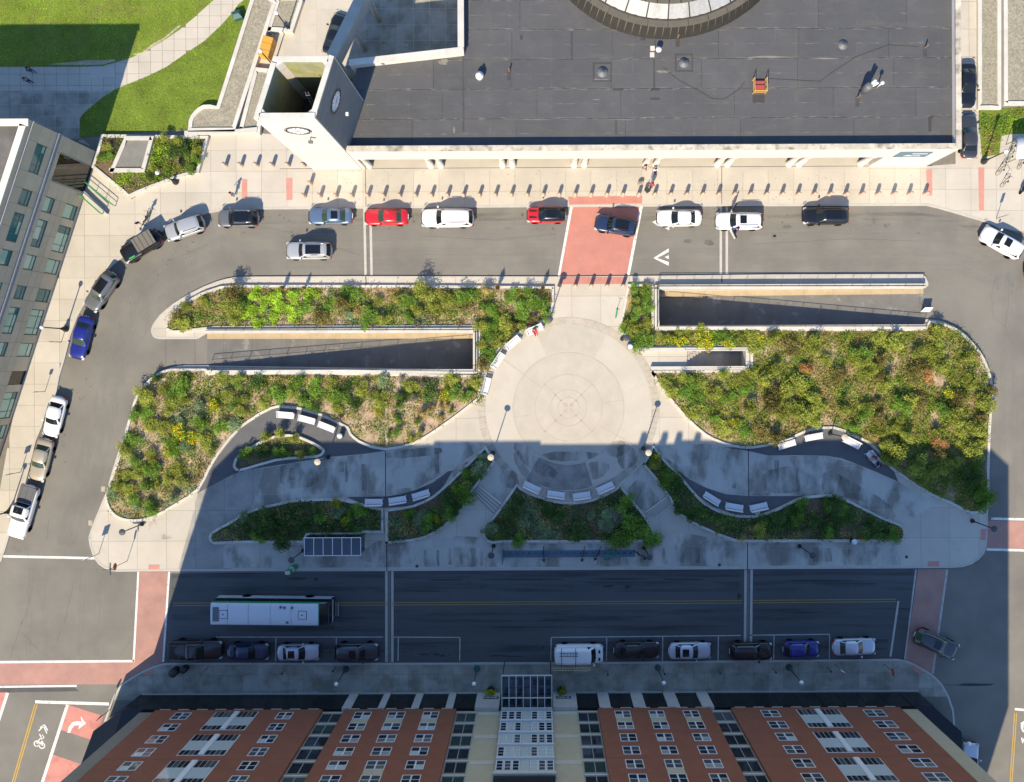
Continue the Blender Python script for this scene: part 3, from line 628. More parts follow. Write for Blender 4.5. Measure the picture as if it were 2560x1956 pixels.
def railing(label, pts, zb0, hgt=.62, post_gap=1.9, group='black ramp railings'):
    P = GP(pts); c = P[0]; t = thing('railing', label, 'railing', (c[0], c[1], 0))
    rail = MB(); bal = MB()
    for a, b in zip(P, P[1:]):
        L = math.dist(a, b); d = ((b[0]-a[0])/L, (b[1]-a[1])/L)
        rail.tube((*a, zb0+hgt), (*b, zb0+hgt), .028, n=6); rail.tube((*a, zb0+.09), (*b, zb0+.09), .018, n=5)
        n = max(1, round(L/post_gap))
        for i in range(n+1):
            q = (a[0]+d[0]*L*i/n, a[1]+d[1]*L*i/n)
            MB().tube((*q, zb0-.03), (*q, zb0+hgt), .03, n=6).obj('post', 'black_metal', t, world=True)
        k = int(L/.16)
        for i in range(k):
            q = (a[0]+d[0]*L*(i+.5)/k, a[1]+d[1]*L*(i+.5)/k); bal.tube((*q, zb0+.09), (*q, zb0+hgt), .009, n=3, caps=False)
    rail.obj('top_rail', 'black_metal', t, world=True); o = bal.obj('balusters', 'black_metal', t, world=True); o['kind'] = 'stuff'
    return t
railing('black picket railing round the upper wall and closed end of the left garage ramp', [(525,827),(1190,826),(1190,930)], .62)
railing('black picket railing along the lower wall of the left garage ramp', [(525,918),(1186,929)], .62)
railing('black picket railing between the upper road and the right garage ramp', [(1640,818),(1640,718),(2300,717)], .71, .68)
railing('black picket railing on the lower wall of the right garage ramp beside the wild bed', [(1646,817),(2306,817)], .71, .62)
# ------------------------------------------------------------------ sunken stair
x0, x1, y0, y1 = SRB
stw = thing('stairway', 'sunken concrete stairway with dark steps right of the round plaza', 'stairs', (x0, (y0+y1)/2, 0))
mat('dark_step', (.40,.36,.315), .85, .15, 1, .06, 14)
xs = x0
for i in range(9):
    MB().box(xs, xs+.34, y0, y1, -3.2, .1-.17*(i+1)).obj('step', 'dark_step', stw, world=True); xs += .342
MB().box(xs, xs+1.15, y0, y1, -3.2, .1-.17*9).obj('landing', 'dark_step', stw, world=True); xs += 1.152
for i in range(4):
    MB().box(xs, xs+.34, y0, y1, -3.2, .1-.17*(i+10)).obj('step', 'dark_step', stw, world=True); xs += .342
MB().box(xs, x1, y0, y1, -3.2, -2.2).obj('landing', 'dark_step', stw, world=True)
xl = G(1588,0)[0]
MB().box(xl, x1+.3, y1, y1+.34, -3.2, .5).obj('stair_wall', 'wall_conc', stw, world=True); MB().box(G(1622,0)[0], x1+.3, y0-.34, y0, -3.2, .5).obj('stair_wall', 'wall_conc', stw, world=True); MB().box(x1, x1+.32, y0, y1, -3.2, .497).obj('stair_wall', 'wall_conc', stw, world=True)
coping([(xl,y1-.02),(x1+.3,y1-.02)], .38, .5, .58, stw); coping([(G(1622,0)[0],y0-.36),(x1+.3,y0-.36)], .38, .5, .58, stw); coping([(x1+.34,y0),(x1+.34,y1)], .36, .497, .577, stw)
for yy in (y0-.17, y1+.17):
    r = MB()
    r.path([(x0-.3,yy,.55),(x0-.3,yy,1.2),(x1+.1,yy,1.2),(x1+.1,yy,.55)], .022); r.obj('handrail', 'black_metal', stw, world=True)
# two short flights on the south side of the circle
def short_steps(label, quad):
    # quad: top-left, top-right (upper edge), bottom-right, bottom-left
    P = [Vector(p) for p in quad]; c = sum((p for p in P), Vector((0,0)))/4
    t = thing('stairway', label, 'stairs', (c.x, c.y, 0)); n = 4
    for i in range(n):
        a, b = i/n, (i+1)/n
        q = [P[0].lerp(P[3],a), P[1].lerp(P[2],a), P[1].lerp(P[2],b), P[0].lerp(P[3],b)]
        MB().prism([tuple(v) for v in q], .02, .36-.06*i).obj('step', 'concrete_2', t, world=True)
        e = [P[0].lerp(P[3],b-.05), P[1].lerp(P[2],b-.05), P[1].lerp(P[2],b), P[0].lerp(P[3],b)]; MB().prism([tuple(v) for v in e], .3-.06*i, .366-.06*i).obj('nosing', 'asphalt_path', t, world=True)
    return t
short_steps('short flight of pale steps below the circle, left one', Q(*z6,[(1890,860),(1940,815),(2120,960),(2050,1040)]) if False else Q(*z6,[(1935,815),(2120,960),(2050,1045),(1880,880)]))
short_steps('short flight of pale steps below the circle, right one', Q(*z12,[(1195,1035),(1375,905),(1410,965),(1270,1070)]))
for pts in (Q(*z6,[(2065,640),(2195,770),(2197,880),(2120,960),(1935,815),(1960,770)]), Q(*z12,[(1020,815),(1175,650),(1370,895),(1195,1035),(1100,930)])):
    P = pts; MB().prism(P, .05, .155, bottom=False).obj('landing', 'damp_concrete_0', plaza, world=True)

# ------------------------------------------------------------------ planting beds
BED = {}
zw = (0,960)
N6 = (600,480); N12 = (1240,480); N18 = (1880,480); N0 = (0,480)
BED['west'] = Q(*N0,[(1345,1075),(1350,1050),(1375,1015),(1410,975),(1450,935),(1500,898),(1560,860),(1620,825),(1680,800),(1790,765),(1950,755),(2197,755)]) + GP([(1000,714),(1385,717)]) + Q(*N12,[(470,900),(428,1045),(380,1050),(310,1075),(250,1110),(180,1150),(110,1195),(40,1250)]) + Q(*N6,[(2130,1250),(2060,1325),(2010,1400),(1975,1470),(1950,1560),(1935,1680)]) \
  + Q(*z6,[(1945,110),(1900,150),(1800,230),(1720,290),(1650,340),(1570,395),(1500,440),(1400,490),(1300,518),(1180,535),(1060,515),(1000,490),(960,470),(920,440),(890,410),(870,360),(790,318),(720,285),(660,258),(560,225),(450,200),(320,190),(260,205),(180,245),(80,310),(0,365)]) \
  + Q(*zw,[(1930,385),(1880,435),(1830,500),(1780,565),(1740,630),(1705,690),(1670,765),(1620,850),(1540,915),(1400,1000),(1320,1045),(1250,1080),(1180,1100),(1120,1108),(1060,1108),(1000,1098),(955,1078),(920,1050),(890,1015),(872,970),(862,930),(866,890),(900,785),(950,640),(985,530),(1010,440),(1045,310),(1090,150)]) \
  + Q(*N0,[(1115,1640),(1160,1575),(1210,1520),(1255,1480),(1300,1455),(1350,1437),(1400,1428),(1660,1428)]) + GP([(540,926),(1195,938),(1195,820),(540,822)]) + Q(*N0,[(1440,1140),(1400,1138),(1370,1125),(1352,1105)])
BED['east'] = Q(*N12,[(1060,748),(1270,748),(1270,1098)]) + GP([(1636,822),(2308,822)]) + Q(*N18,[(1420,1042),(1500,1055),(1560,1070),(1640,1105),(1720,1165),(1780,1230),(1830,1290),(1870,1355),(1900,1430),(1920,1500),(1938,1600)]) \
  + Q(*z18,[(1935,120),(1915,300),(1910,450),(1900,700),(1905,900),(1890,985),(1860,1020),(1820,1040),(1760,1045),(1700,1025),(1600,970),(1440,900),(1320,830),(1200,745),(1150,715),(1110,680),(1075,640),(1040,595),(1000,545),(950,495),(890,460),(820,425),(740,388),(650,362),(560,362),(480,375),(430,388),(340,430),(270,460),(200,480),(100,505),(0,520)]) \
  + Q(*z12,[(2030,522),(1970,518),(1900,505),(1840,490),(1800,475),(1740,450),(1680,415),(1600,350),(1500,250),(1400,130),(1310,10)]) + Q(*N12,[(1300,1560),(1275,1500),(1245,1445)]) + GP([(1626,927),(1875,925),(1875,869),(1597,872)]) + Q(*N12,[(1145,1262),(1110,1240),(1070,1205),(1030,1165),(995,1120),(990,1100),(1012,1000),(1040,860)])
BED['oval'] = Q(*z6,[(690,540),(685,560),(665,580),(630,592),(500,602),(400,608),(300,622),(180,655),(80,685),(0,705)]) + Q(*zw,[(1950,705),(1920,700),(1897,675),(1893,650),(1905,610),(1930,575)]) + Q(*z6,[(0,585),(60,532),(110,495),(160,468),(200,450),(250,428),(300,412),(400,405),(450,412),(500,425),(550,445),(600,468),(650,498),(680,520)])
BED['south_west'] = Q(*zw,[(1700,1255),(1698,1225),(1715,1195),(1760,1165),(1900,1090)]) + Q(*z6,[(0,1055),(130,1003),(300,962),(400,940),(500,928),(700,920),(850,930),(950,952),(1010,972),(1080,990),(1160,1005),(1165,1200),(1140,1200),(1000,1198),(980,1215),(545,1218),(525,1280),(0,1280)]) + Q(*zw,[(1740,1290),(1715,1278)])
BED['south_west_tail'] = Q(*z6,[(1180,1010),(1300,995),(1400,975),(1450,955),(1500,935),(1560,900),(1600,868),(1700,780),(1800,680),(1900,580),(1985,495),(2062,628),(2000,712),(1950,775),(1880,868),(1860,930),(1790,1020),(1750,1070),(1700,1115),(1650,1155),(1600,1190),(1550,1218),(1500,1240),(1450,1255),(1400,1265),(1300,1277),(1180,1287)])
BED['south'] = Q(*z12,[(165,805),(200,832),(250,862),(320,893),(400,920),(480,940),(560,950),(630,950),(700,943),(780,925),(850,900),(930,860),(1005,812),(1100,935),(1200,1055),(1265,1160),(1290,1230),(1260,1272),(910,1275),(60,1275)]) + Q(*z6,[(2040,1285),(2000,1272),(1970,1245),(1957,1200),(1962,1150),(1985,1115),(2035,1085)])
BED['south_east'] = Q(*z12,[(1268,497),(1330,572),(1400,652),(1460,705),(1520,775),(1560,825),(1600,870),(1650,925),(1700,968),(1750,995),(1800,1018),(1870,1040),(1950,1055),(2060,1060),(2130,1050)]) + Q(*z18,[(0,1058),(60,1048),(120,1032),(180,1008),(240,980),(340,930),(420,905),(550,893),(660,890),(800,950),(1050,1075),(1195,1130),(1220,1160),(1228,1200),(1218,1250),(1190,1268),(0,1272)]) + Q(*z12,[(1950,1272),(1900,1260),(1850,1242),(1770,1212),(1700,1180),(1630,1148),(1560,1112),(1490,1060),(1430,1000),(1395,920),(1300,790),(1178,645)])
def ccw(p):
    return p if sum(p[i][0]*p[(i+1)%len(p)][1]-p[(i+1)%len(p)][0]*p[i][1] for i in range(len(p))) > 0 else p[::-1]
for k, pg in BED.items():
    BED[k] = pg = ccw(pg)
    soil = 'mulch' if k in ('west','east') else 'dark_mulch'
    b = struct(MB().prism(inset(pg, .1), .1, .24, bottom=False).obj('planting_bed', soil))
    kerb_run(pg + [pg[0]], b, 'edging_stone', .26, .1, .40 if k != 'oval' else .46, 2.6, 'stone_edge')
# grey joint strips crossing the beds
mat('joint_strip', (.42,.37,.3), .9, .15, 1.2)
for pts in ([(963,936),(965,1126)],[(966,1268),(966,1358)],[(1870,838),(1871,1118)],[(914,718),(918,800)]): strip(pts, .28, .2, .3, 'joint_strip', 'joint_cover', plaza)

# ------------------------------------------------------------------ north-west: lawns, path, planters
path_up = [(1760,-20),(1680,50),(1580,140),(1450,250),(1300,350),(1180,420),(1070,470),(940,510),(830,538),(650,545),(0,545),(-900,545)]
path_lo = [(2020,-30),(1930,40),(1880,110),(1780,220),(1650,340),(1500,440),(1350,545),(1200,620),(1050,680),(930,730),(850,780),(760,850),(690,910),(650,960)]
lawn1 = Q(0,0,[(-900,-900),(1900,-900)] + path_up); lawn2 = Q(0,0,path_lo + [(652,1112),(835,1100),(850,1085),(1515,1050),(1520,985),(1560,915),(1640,862),(1750,862),(1960,200),(2010,40),(2060,-30)])
struct(MB().prism(lawn1, .1, .15, bottom=False).obj('lawn', 'lawn')); struct(MB().prism(lawn2, .1, .15, bottom=False).obj('lawn', 'lawn_far'))
mat('plaza_slab', (.42,.39,.32), .85, .14, .6, .06, 14, col2=(.3,.28,.235), thr=(.45,.62), tscale=.5)
mat('plaza_slab_b', (.36,.335,.28), .85, .16, .6, .06, 14, col2=(.24,.225,.19), thr=(.45,.6), tscale=.5)
nwpath = Q(0,0,path_up[:-1] + [(-60,545),(-60,960)] + [(0,1125)] + [(640,1125),(652,1112)] + path_lo[::-1])
slabs(nwpath, 1.28, 1.25, .10, .137, ['concrete_1','concrete_3','concrete_0'], pav, ox=.2, oy=.3, gap=.03)
slabs(Q(0,0,[(-80,738),(900,738),(850,780),(760,850),(690,910),(650,960),(652,1112),(760,1200),(300,1000),(-80,960)]), 1.25, 1.28, .12, .142, ['plaza_slab','plaza_slab_b'], pav, ox=.1, oy=.1, gap=.04)
mark('bare_earth', Q(0,0,[(1070,440),(1150,430),(1250,350),(1330,310),(1460,200),(1470,215),(1350,310),(1240,385),(1120,455)]), 'dirt_edge', .155)
mark('bare_earth', Q(0,0,[(380,525),(600,505),(720,490),(800,495),(930,485),(940,500),(820,530),(600,530)]), 'dirt_edge', .154)
over('new_slab', Q(0,0,[(735,560),(920,535),(935,625),(740,640)]), .146, 'concrete_2', parent=pav)
over('courtyard_floor', Q(600,0,[(100,-60),(1800,-60),(1800,400),(820,540),(60,600)]), .132, 'concrete_3', parent=pav)
slabs(Q(600,0,[(130,-40),(960,-40),(820,520),(120,520),(260,300)]), 1.75, 1.75, .12, .141, ['concrete_0','concrete_1','concrete_3'], pav, ox=.5, gap=.03)
slabs(Q(600,0,[(1010,-40),(1760,-40),(1800,420),(860,520)]), 1.75, 1.75, .12, .141, ['old_slab_0','old_slab_1'], pav, ox=.5, gap=.05)
slabs(Q(1880,0,[(1640,-40),(1825,-40),(1825,880),(1825,1350),(1640,1350)]), 2.9, 3.0, .12, .141, CONC, pav, ox=.4, gap=.03)
def gravel_bed(label, pts, h, steps=2.0, fill='gravel', wd=.42, group=None, hole=None):
    p = ccw(pts); c = (sum(q[0] for q in p)/len(p), sum(q[1] for q in p)/len(p))
    t = thing('gravel_planter', label, 'planter', (*c, .1), group=group)
    inn = inset(p, wd*.55)
    MB().prism(inn, .1, h-.14, bottom=False).obj('gravel_fill', fill, t, world=True)
    kerb_run(p + [p[0]], t, 'coping_stone', wd, .1, h, steps, 'coping')
    return t
gravel_bed('long gravel planter with a rounded end between the lawn and the clock tower', GP([(622,12),(541.6,266),(525,262),(507.6,263),(496,269),(486,278.6),(477,290),(472,303),(470,330),(586.5,329.6),(691,6),(640,-40)],.8), .85)
gravel_bed('narrow gravel planter squeezed between the rounded planter and the clock tower', Q(600,0,[(-10,1055),(160,1088),(170,1000),(260,560),(120,545)],.7), .75)
gravel_bed('small gravel planter at the top edge behind the orange tank', Q(600,0,[(215,250),(425,262),(505,20),(500,-30),(300,-30)],.7), .75)
pl = ccw(Q(0,0,[(838,1098),(1700,1110),(1690,1160),(1620,1405),(1470,1445),(1240,1530),(1060,1605),(760,1362),(800,1240)]))
BED['corner'] = pl
tp = thing('planter', 'angular stone planter of mixed flowers beside the pale office building', 'planter', (*G(400,410), .1))
MB().prism(inset(pl,.2), .1, .5, bottom=False).obj('soil', 'dark_mulch', tp, world=True); kerb_run(pl+[pl[0]], tp, 'coping_stone', .34, .1, .62, 2.0, 'coping')
gr = thing('vent_grating', 'framed steel grating set in the angular flower planter', 'grating', (*G(337,390), .5))
fr = Q(0,0,[(1040,1118),(1272,1118),(1195,1405),(912,1405)]); 
kerb_run(ccw(fr)+[ccw(fr)[0]], gr, 'frame_stone', .42, .5, .85, 4, 'coping')
mat('grating', (.30,.29,.255), .6, .15, .8, .1, 8, metal=.3); 
fi = inset(fr, .38); MB().prism(fi, .5, .62, bottom=False).obj('grate_base', 'soffit', gr, world=True)
gb = MB(); ys = [p[1] for p in fi]
for i in range(42):
    y = min(ys)+(max(ys)-min(ys))*(i+.5)/42; seg = clip_cell(fi, -200, 200, y-.03, y+.03)
    if len(seg) > 2: gb.prism(seg, .62, .70, bottom=False)
o = gb.obj('grate_bars', 'grating', gr, world=True); o['kind'] = 'stuff'
wl = ccw(Q(0,0,[(1515,1075),(1515,1110),(2095,1085),(2100,1045),(1900,1065)])); 
MB().prism(wl, .1, .85).obj('retaining_wall', 'coping'); tag(bpy.data.objects['retaining_wall'], 'low pale stone wall closing the foot of the gravel planters', 'wall')
# access ramp and green rails at the office door
mat('green_rail', (.05,.30,.10), .5, .1, 3)
ar = thing('access_ramp', 'low concrete door ramp with green handrails beside the office building', 'ramp', (*G(236,512), .1))
Z2 = lambda pts, z=0: [G(x/4.8, 270+y/4.8, z) for x, y in pts]
aw = Z2([(1003,1042),(1262,1292),(1310,1280),(1040,1010)]); MB().prism(aw, .1, .55).obj('ramp_wall', 'wall_conc', ar, world=True)
a0, a1 = Z2([(985,1035),(1265,1285)]); r = MB(); r.path([(*a0,.5),(*a0,1.25),(*a1,1.25),(*a1,.5)], .045); r.path([(*a0,.9),(*a1,.9)], .035); r.obj('handrail', 'green_rail', ar, world=True)
b0, b1 = Z2([(1060,905),(1395,1180)]); r = MB(); r.path([(*b0,.1),(*b0,.95),(*b1,.95),(*b1,.1)], .04); r.path([(*b0,.55),(*b1,.55)], .03); r.obj('handrail', 'green_rail', ar, world=True)
for k in (.33,.66):
    q = (b0[0]+(b1[0]-b0[0])*k, b0[1]+(b1[1]-b0[1])*k); MB().tube((*q,.1),(*q,.95),.03).obj('post', 'green_rail', ar, world=True)
# ------------------------------------------------------------------ north-east corner
gravel_bed('long gravel strip planter beside the alley with parked cars', Q(1880,0,[(1822,-60),(1822,885),(2010,885),(2010,-60)],.4), .5)
gravel_bed('wide gravel bed in the upper right corner', Q(1880,0,[(2032,-60),(2035,850),(2330,850),(2330,-60)],.4), .45)
BED['patch'] = Q(1880,0,[(1828,895),(2330,862),(2330,1085),(2112,1085),(2005,1102),(1992,1250),(1852,1277),(1832,1010)])
struct(MB().prism(BED['patch'], .1, .17, bottom=False).obj('lawn', 'lawn_far'))
# ------------------------------------------------------------------ building materials
mat('station_wall', (.62,.585,.535), .8, .08, .8, .05, 10, col2=(.54,.505,.455), thr=(.5,.75), tscale=.5, stretch=(.6,.6,2.5))
mat('coping_worn', (.52,.47,.385), .88, .2, 1.6, .12, 14, col2=(.25,.225,.18), thr=(.5,.66), tscale=1.1, obj_var=.08)
for i, (c, d) in enumerate((((.088,.089,.094),(.102,.102,.105)), ((.093,.093,.097),(.106,.106,.107)), ((.083,.085,.09),(.098,.098,.101)))):
    mat('membrane_%d' % i, c, .75, .08, .5, .06, 8, col2=d, thr=(.5,.7), tscale=.35, t2=('X', 2.4, .035, .5), spec=.3)
mat('membrane_seam', (.066,.064,.063), .8, .2, 1)
mat('membrane_patch', (.06,.058,.056), .8, .1, 1)
mat('membrane_scuff', (.2,.19,.165), .9, .2, 1.5)
mat('drum_tile', (.03,.028,.024), .7, .15, 1.2, .06, 10)
mat('silver_panel', (.36,.36,.35), .5, .2, .7, .1, 4, metal=.25, stretch=(2,.3,1))
mat('rim_joint', (.11,.104,.09), .85); mat('dark_seam', (.05,.048,.045), .7)
mat('rim_stone', (.12,.11,.088), .85, .15, 1)
flat('dome_white', (.75,.74,.72), .5)
flat('clock_white', (.8,.8,.78), .5); flat('clock_black', (.012,.012,.014), .4)
mat('tower_inside', (.30,.295,.2), .9, .2, .7, .08, 10, col2=(.26,.27,.11), thr=(.45,.62), tscale=.6)
mat('porch_wall', (.42,.35,.25), .85, .1, 1)
flat('dark_glass', (.008,.009,.012), .06, spec=.6)
flat('copper', (.42,.24,.15), .5, .5); flat('hood_grey', (.15,.155,.165), .6, .2); flat('vent_white', (.75,.75,.73), .4)
flat('hatch_yellow', (.62,.42,.09), .5); flat('hatch_red', (.36,.07,.05), .6)
flat('sign_blue', (.10,.17,.24), .5); flat('sign_navy', (.015,.022,.07), .4); flat('sign_white', (.72,.72,.7), .5)

# ------------------------------------------------------------------ railway station
YF = G(1348,421)[1]; XT = G(906,421)[0]; XR = G(2313,415)[0]; ZR, ZP, ZL = 6.8, 7.8, 4.23
stn = thing('station_building', 'long flat-roofed station with white stone arcade and round skylight', 'building', ((XT+XR)/2, YF, 0))
XCR = G(1148,0,ZP)[0]; cw0 = G(854,161,ZP); cw1 = G(1158.6,131,ZP); YB = 78.0
deck = [(XT-.6,YF+.4),(XR-.05,YF+.4),(XR-.05,YB),(cw1[0],YB),cw1,(XT+.9,cw0[1]-.05)]
MB().prism([(p[0],p[1]) for p in deck], ZR-.6, ZR, bottom=True).obj('roof', 'membrane_seam', stn, world=True)
# membrane sheets laid in courses
rr = random.Random(5); y = YF+.45; row = 0
while y < 56:
    x = XT-.6 - rr.uniform(0,6)
    while x < XR:
        L = rr.uniform(7.5, 12); c = clip_cell(inset(ccw(deck), .03), x, x+L-.05, y, y+2.93)
        if len(c) > 2 and parea(c) > .3:
            q = []
            for p in c:
                if not q or math.dist(p, q[-1]) > 1e-4: q.append(p)
            MB().prism(q, ZR, ZR+.03+rr.uniform(0,.008), bottom=False).obj('roof_sheet', 'membrane_%d' % rr.randrange(3), stn, world=True)
        x += L
    y += 2.985
overlay('seam_dust', (.33,.32,.29), .5, (1.1,6,1), (.5,.66)); overlay('roof_dirt', (.2,.195,.18), .45, (.25,.9,1), (.5,.72)); overlay('roof_damp', (.05,.05,.053), .5, (.3,.8,1), (.5,.7))
for k in range(12):
    yy = YF+.45+k*2.985; MB().sheet([(XT+(1 if k < 4 else 12),yy-.16),(XR-.6,yy-.16),(XR-.6,yy+.12),(XT+(1 if k < 4 else 12),yy+.12)], ZR+.041).obj('seam_dust', 'seam_dust', stn, world=True)
    yy += 1.45; MB().sheet([(XT+(1 if k < 4 else 12),yy-.05),(XR-.6,yy-.05),(XR-.6,yy+.05),(XT+(1 if k < 4 else 12),yy+.05)], ZR+.041).obj('seam_dust', 'seam_dust', stn, world=True)
for k in range(30): xx = XT+2+k*2.05; MB().sheet([(xx-.025,YF+.7),(xx+.025,YF+.7),(xx+.025,YF+(8 if xx < XT+12 else 30)),(xx-.025,YF+(8 if xx < XT+12 else 30))], ZR+.0415).obj('seam_dust', 'seam_dust', stn, world=True)
MB().sheet([(XT+12,YF+.7),(XR-.6,YF+.7),(XR-.6,YF+24),(XT+12,YF+24)], ZR+.0425).obj('roof_dirt', 'roof_dirt', stn, world=True); MB().sheet([(XT+1.5,YF+.7),(XT+11.9,YF+.7),(XT+11.9,YF+8.6),(XT+1.5,YF+8.6)], ZR+.0425).obj('roof_dirt', 'roof_dirt', stn, world=True)
for x, y0_, y1_ in ((1540,302,337),(1429,79,152),(1638,101,130),(1635,150,224),(2322,293,330),(1158,130,330)):   # cross seams
    a, b = G(x,y0_,ZR), G(x,y1_,ZR); MB().box(a[0]-.08,a[0]+.08,b[1],a[1],ZR+.03,ZR+.046).obj('roof_seam', 'membrane_seam', stn, world=True)
# front: lintel wall, columns, piers, porch back wall
MB().box(XT-.02, XR, YF, YF+.45, ZL, ZP-.14).obj('lintel_wall', 'station_wall', stn, world=True)
bay0 = 912; XB = [G(bay0+178.6*k, 419)[0] for k in range(8)]
for k, xb in enumerate(XB):
    for dx in (-12.6, 12.6):
        if (k == 0 and dx < 0) or (k == 7 and dx > 0): continue
        c = MB().lathe([(.40,.13),(.40,.28),(.34,.33),(.32,2.4),(.29,3.95),(.38,4.05),(.38,ZL)], (xb+dx/S, YF+.32, 0), 16); c.obj('column', 'station_wall', stn, True, True)
MB().box(G(2168,0)[0], XR, YF+.003, YF+.6, .1, ZL).obj('pier', 'station_wall', stn, world=True)
MB().box(XT-.02, XT+.35, YF+.003, YF+.6, .1, ZL).obj('pier', 'station_wall', stn, world=True)
MB().box(XT, XR-.05, YF+4.2, YF+4.5, .1, ZL).obj('porch_wall', 'porch_wall', stn, world=True)
MB().box(XT, XR-.05, YF+.46, YF+4.2, ZL-.0, ZL+.25).obj('porch_ceiling', 'porch_wall', stn, world=True)
for k in range(7):
    a, b = XB[k]+1.2, XB[k+1]-1.2
    d = MB().box(a, b, YF+4.12, YF+4.19, .15, 3.2).obj('porch_door', 'dark_glass', stn, world=True)
MB().box(XR-.4, XR, YF+.45, YB, .1, ZP-.14).obj('side_wall', 'station_wall', stn, world=True)
cl = Vector((cw1[0]-cw0[0], cw1[1]-cw0[1])).normalized(); cn = Vector((-cl.y, cl.x))
cwp = [(XT+.4,cw0[1]-.1),cw1,(cw1[0]-cn.x*.0, cw1[1]+.5),(XT+.5,cw0[1]+.4)]
MB().prism(cwp, .1, ZP+.0).obj('court_wall', 'station_wall', stn, world=True)
MB().box(cw1[0]-.5, cw1[0], cw1[1]+.5, YB, .1, ZP).obj('court_wall', 'station_wall', stn, world=True)
coping([(cw1[0]+.06,cw1[1]-.1),(XT+.4,cw0[1]-.18)][::-1], .62, ZP, ZP+.1, stn, 2.4, 'coping')
coping([(cw1[0]+.06,cw1[1]+.5),(cw1[0]+.06,YB)], .62, ZP, ZP+.1, stn, 2.4, 'coping')
# parapet: inner face, then a row of worn coping stones
coping([(XT+.02,YF-.05),(XR+.05,YF-.05)], .55, ZP-.14, ZP, stn, 1.02, 'coping_worn'); coping([(XR+.05,YF+.5),(XR+.05,YB-20)], .55, ZP-.14, ZP, stn, 1.02, 'coping_worn')
# station name sign on the pier
sg = MB().add([(*p, z) for p, z in ()], []) if False else None
sx0, sx1 = G(2246,0,5.2)[0], G(2320,0,5.6)[0]
sgo = MB().box(G(2224,0)[0]-1.65, G(2224,0)[0]+1.65, YF-.07, YF-.0, 4.5, 6.5).obj('wall_sign', 'sign_blue', stn, world=True)
sm = MB(); cxs = G(2224,0)[0]
for i in range(7): sm.box(cxs-.2+i*.22, cxs-.2+i*.22+.14, YF-.085, YF-.07, 5.75, 6.1)
sm.add([(cxs-.9,YF-.085,5.0),(cxs+1.0,YF-.085,5.0),(cxs+.8,YF-.085,5.3),(cxs+.1,YF-.085,5.2),(cxs-.5,YF-.085,5.5)], [(0,1,2,3,4)]); sm.obj('sign_print', 'sign_white', sgo, world=True)
sgo2 = None
# roof furniture
def R3(px_, py_): return G(px_, py_, ZR)
def hood(px_, py_, r, h, m='hood_grey', pad=True, name='roof_vent'):
    h *= .5; x, y = R3(px_, py_); b = MB().lathe([(r*1.05,ZR),(r,ZR+h*.35),(r*.55,ZR+h*.75),(r*.34,ZR+h),(r*.34,ZR+h+.06),(0,ZR+h+.06)], (x,y,0), 18); o = b.obj(name, m, stn, True, True)
    MB().lathe([(r*.26,ZR+h+.062),(r*.26,ZR+h+.09),(0,ZR+h+.09)], (x,y,0), 12).obj('vent_mouth', 'soffit', o, False, False).location = (0,0,0)
    o2 = o.children[0]; l = wloc(stn); o2.data.transform(Matrix.Translation(-l))
    if pad:
        k = r*1.75; pd = MB(); pd.box(x-k,x+k,y-k,y-k+.16,ZR+.03,ZR+.05).box(x-k,x+k,y+k-.16,y+k,ZR+.03,ZR+.05).box(x-k,x-k+.16,y-k+.16,y+k-.16,ZR+.03,ZR+.05).box(x+k-.16,x+k,y-k+.16,y+k-.16,ZR+.03,ZR+.05); pd.obj('flashing', 'membrane_seam', stn, world=True)
hood(1506,181,.55,.6); hood(1710,158,.52,.6); hood(2107,113,.5,.6, pad=False)
x, y = R3(1200,195); MB().lathe([(.36,ZR),(.36,ZR+.5),(.42,ZR+.55),(.4,ZR+.8),(.2,ZR+1.0),(.12,ZR+1.25),(0,ZR+1.25)], (x,y,0), 16).obj('roof_vent', 'vent_white', stn, True, True)
x, y = R3(1644,131); MB().lathe([(.12,ZR),(.12,ZR+.7),(.3,ZR+.72),(.3,ZR+.85),(.08,ZR+.95),(0,ZR+.95)], (x,y,0), 16).obj('roof_vent', 'vent_white', stn, True, True)
for px_, py_ in ((1631,122),(1630,138)): x, y = R3(px_,py_); MB().box(x-.22,x+.22,y-.24,y+.24,ZR+.03,ZR+.12).obj('walkway_pad', 'coping', stn, world=True)
for px_, py_ in ((1273,179),(1694,95),(2312,120),(2143,245)):
    x, y = R3(px_,py_); MB().tube((x,y,ZR),(x,y,ZR+.75),.075,n=8).obj('vent_pipe', 'copper', stn, world=True); MB().box(x-.2,x+.2,y-.9,y+.15,ZR+.03,ZR+.045).obj('flashing', 'membrane_seam', stn, world=True)
x, y = R3(2160,226); v = MB(); v.lathe([(.42,ZR),(.4,ZR+1.3),(.3,ZR+1.5),(0,ZR+1.5)], (x,y,0), 14); v.obj('flue', 'hood_grey', stn, True, True)
for dx, dy in ((.35,.3),(.55,.05)): MB().tube((x+dx*.5,y+dy*.5,ZR+.8),(x+dx,y+dy,ZR+2.1),.13,n=10).obj('flue_pipe', 'vent_white', stn, True, True)
x2, y2 = R3(2192,219); MB().tube((x2,y2,ZR),(x2,y2,ZR+1.3),.07,n=8).ball((x2,y2,ZR+1.4),.2,.2,.2).obj('flue_pipe', 'vent_white', stn, True, True)
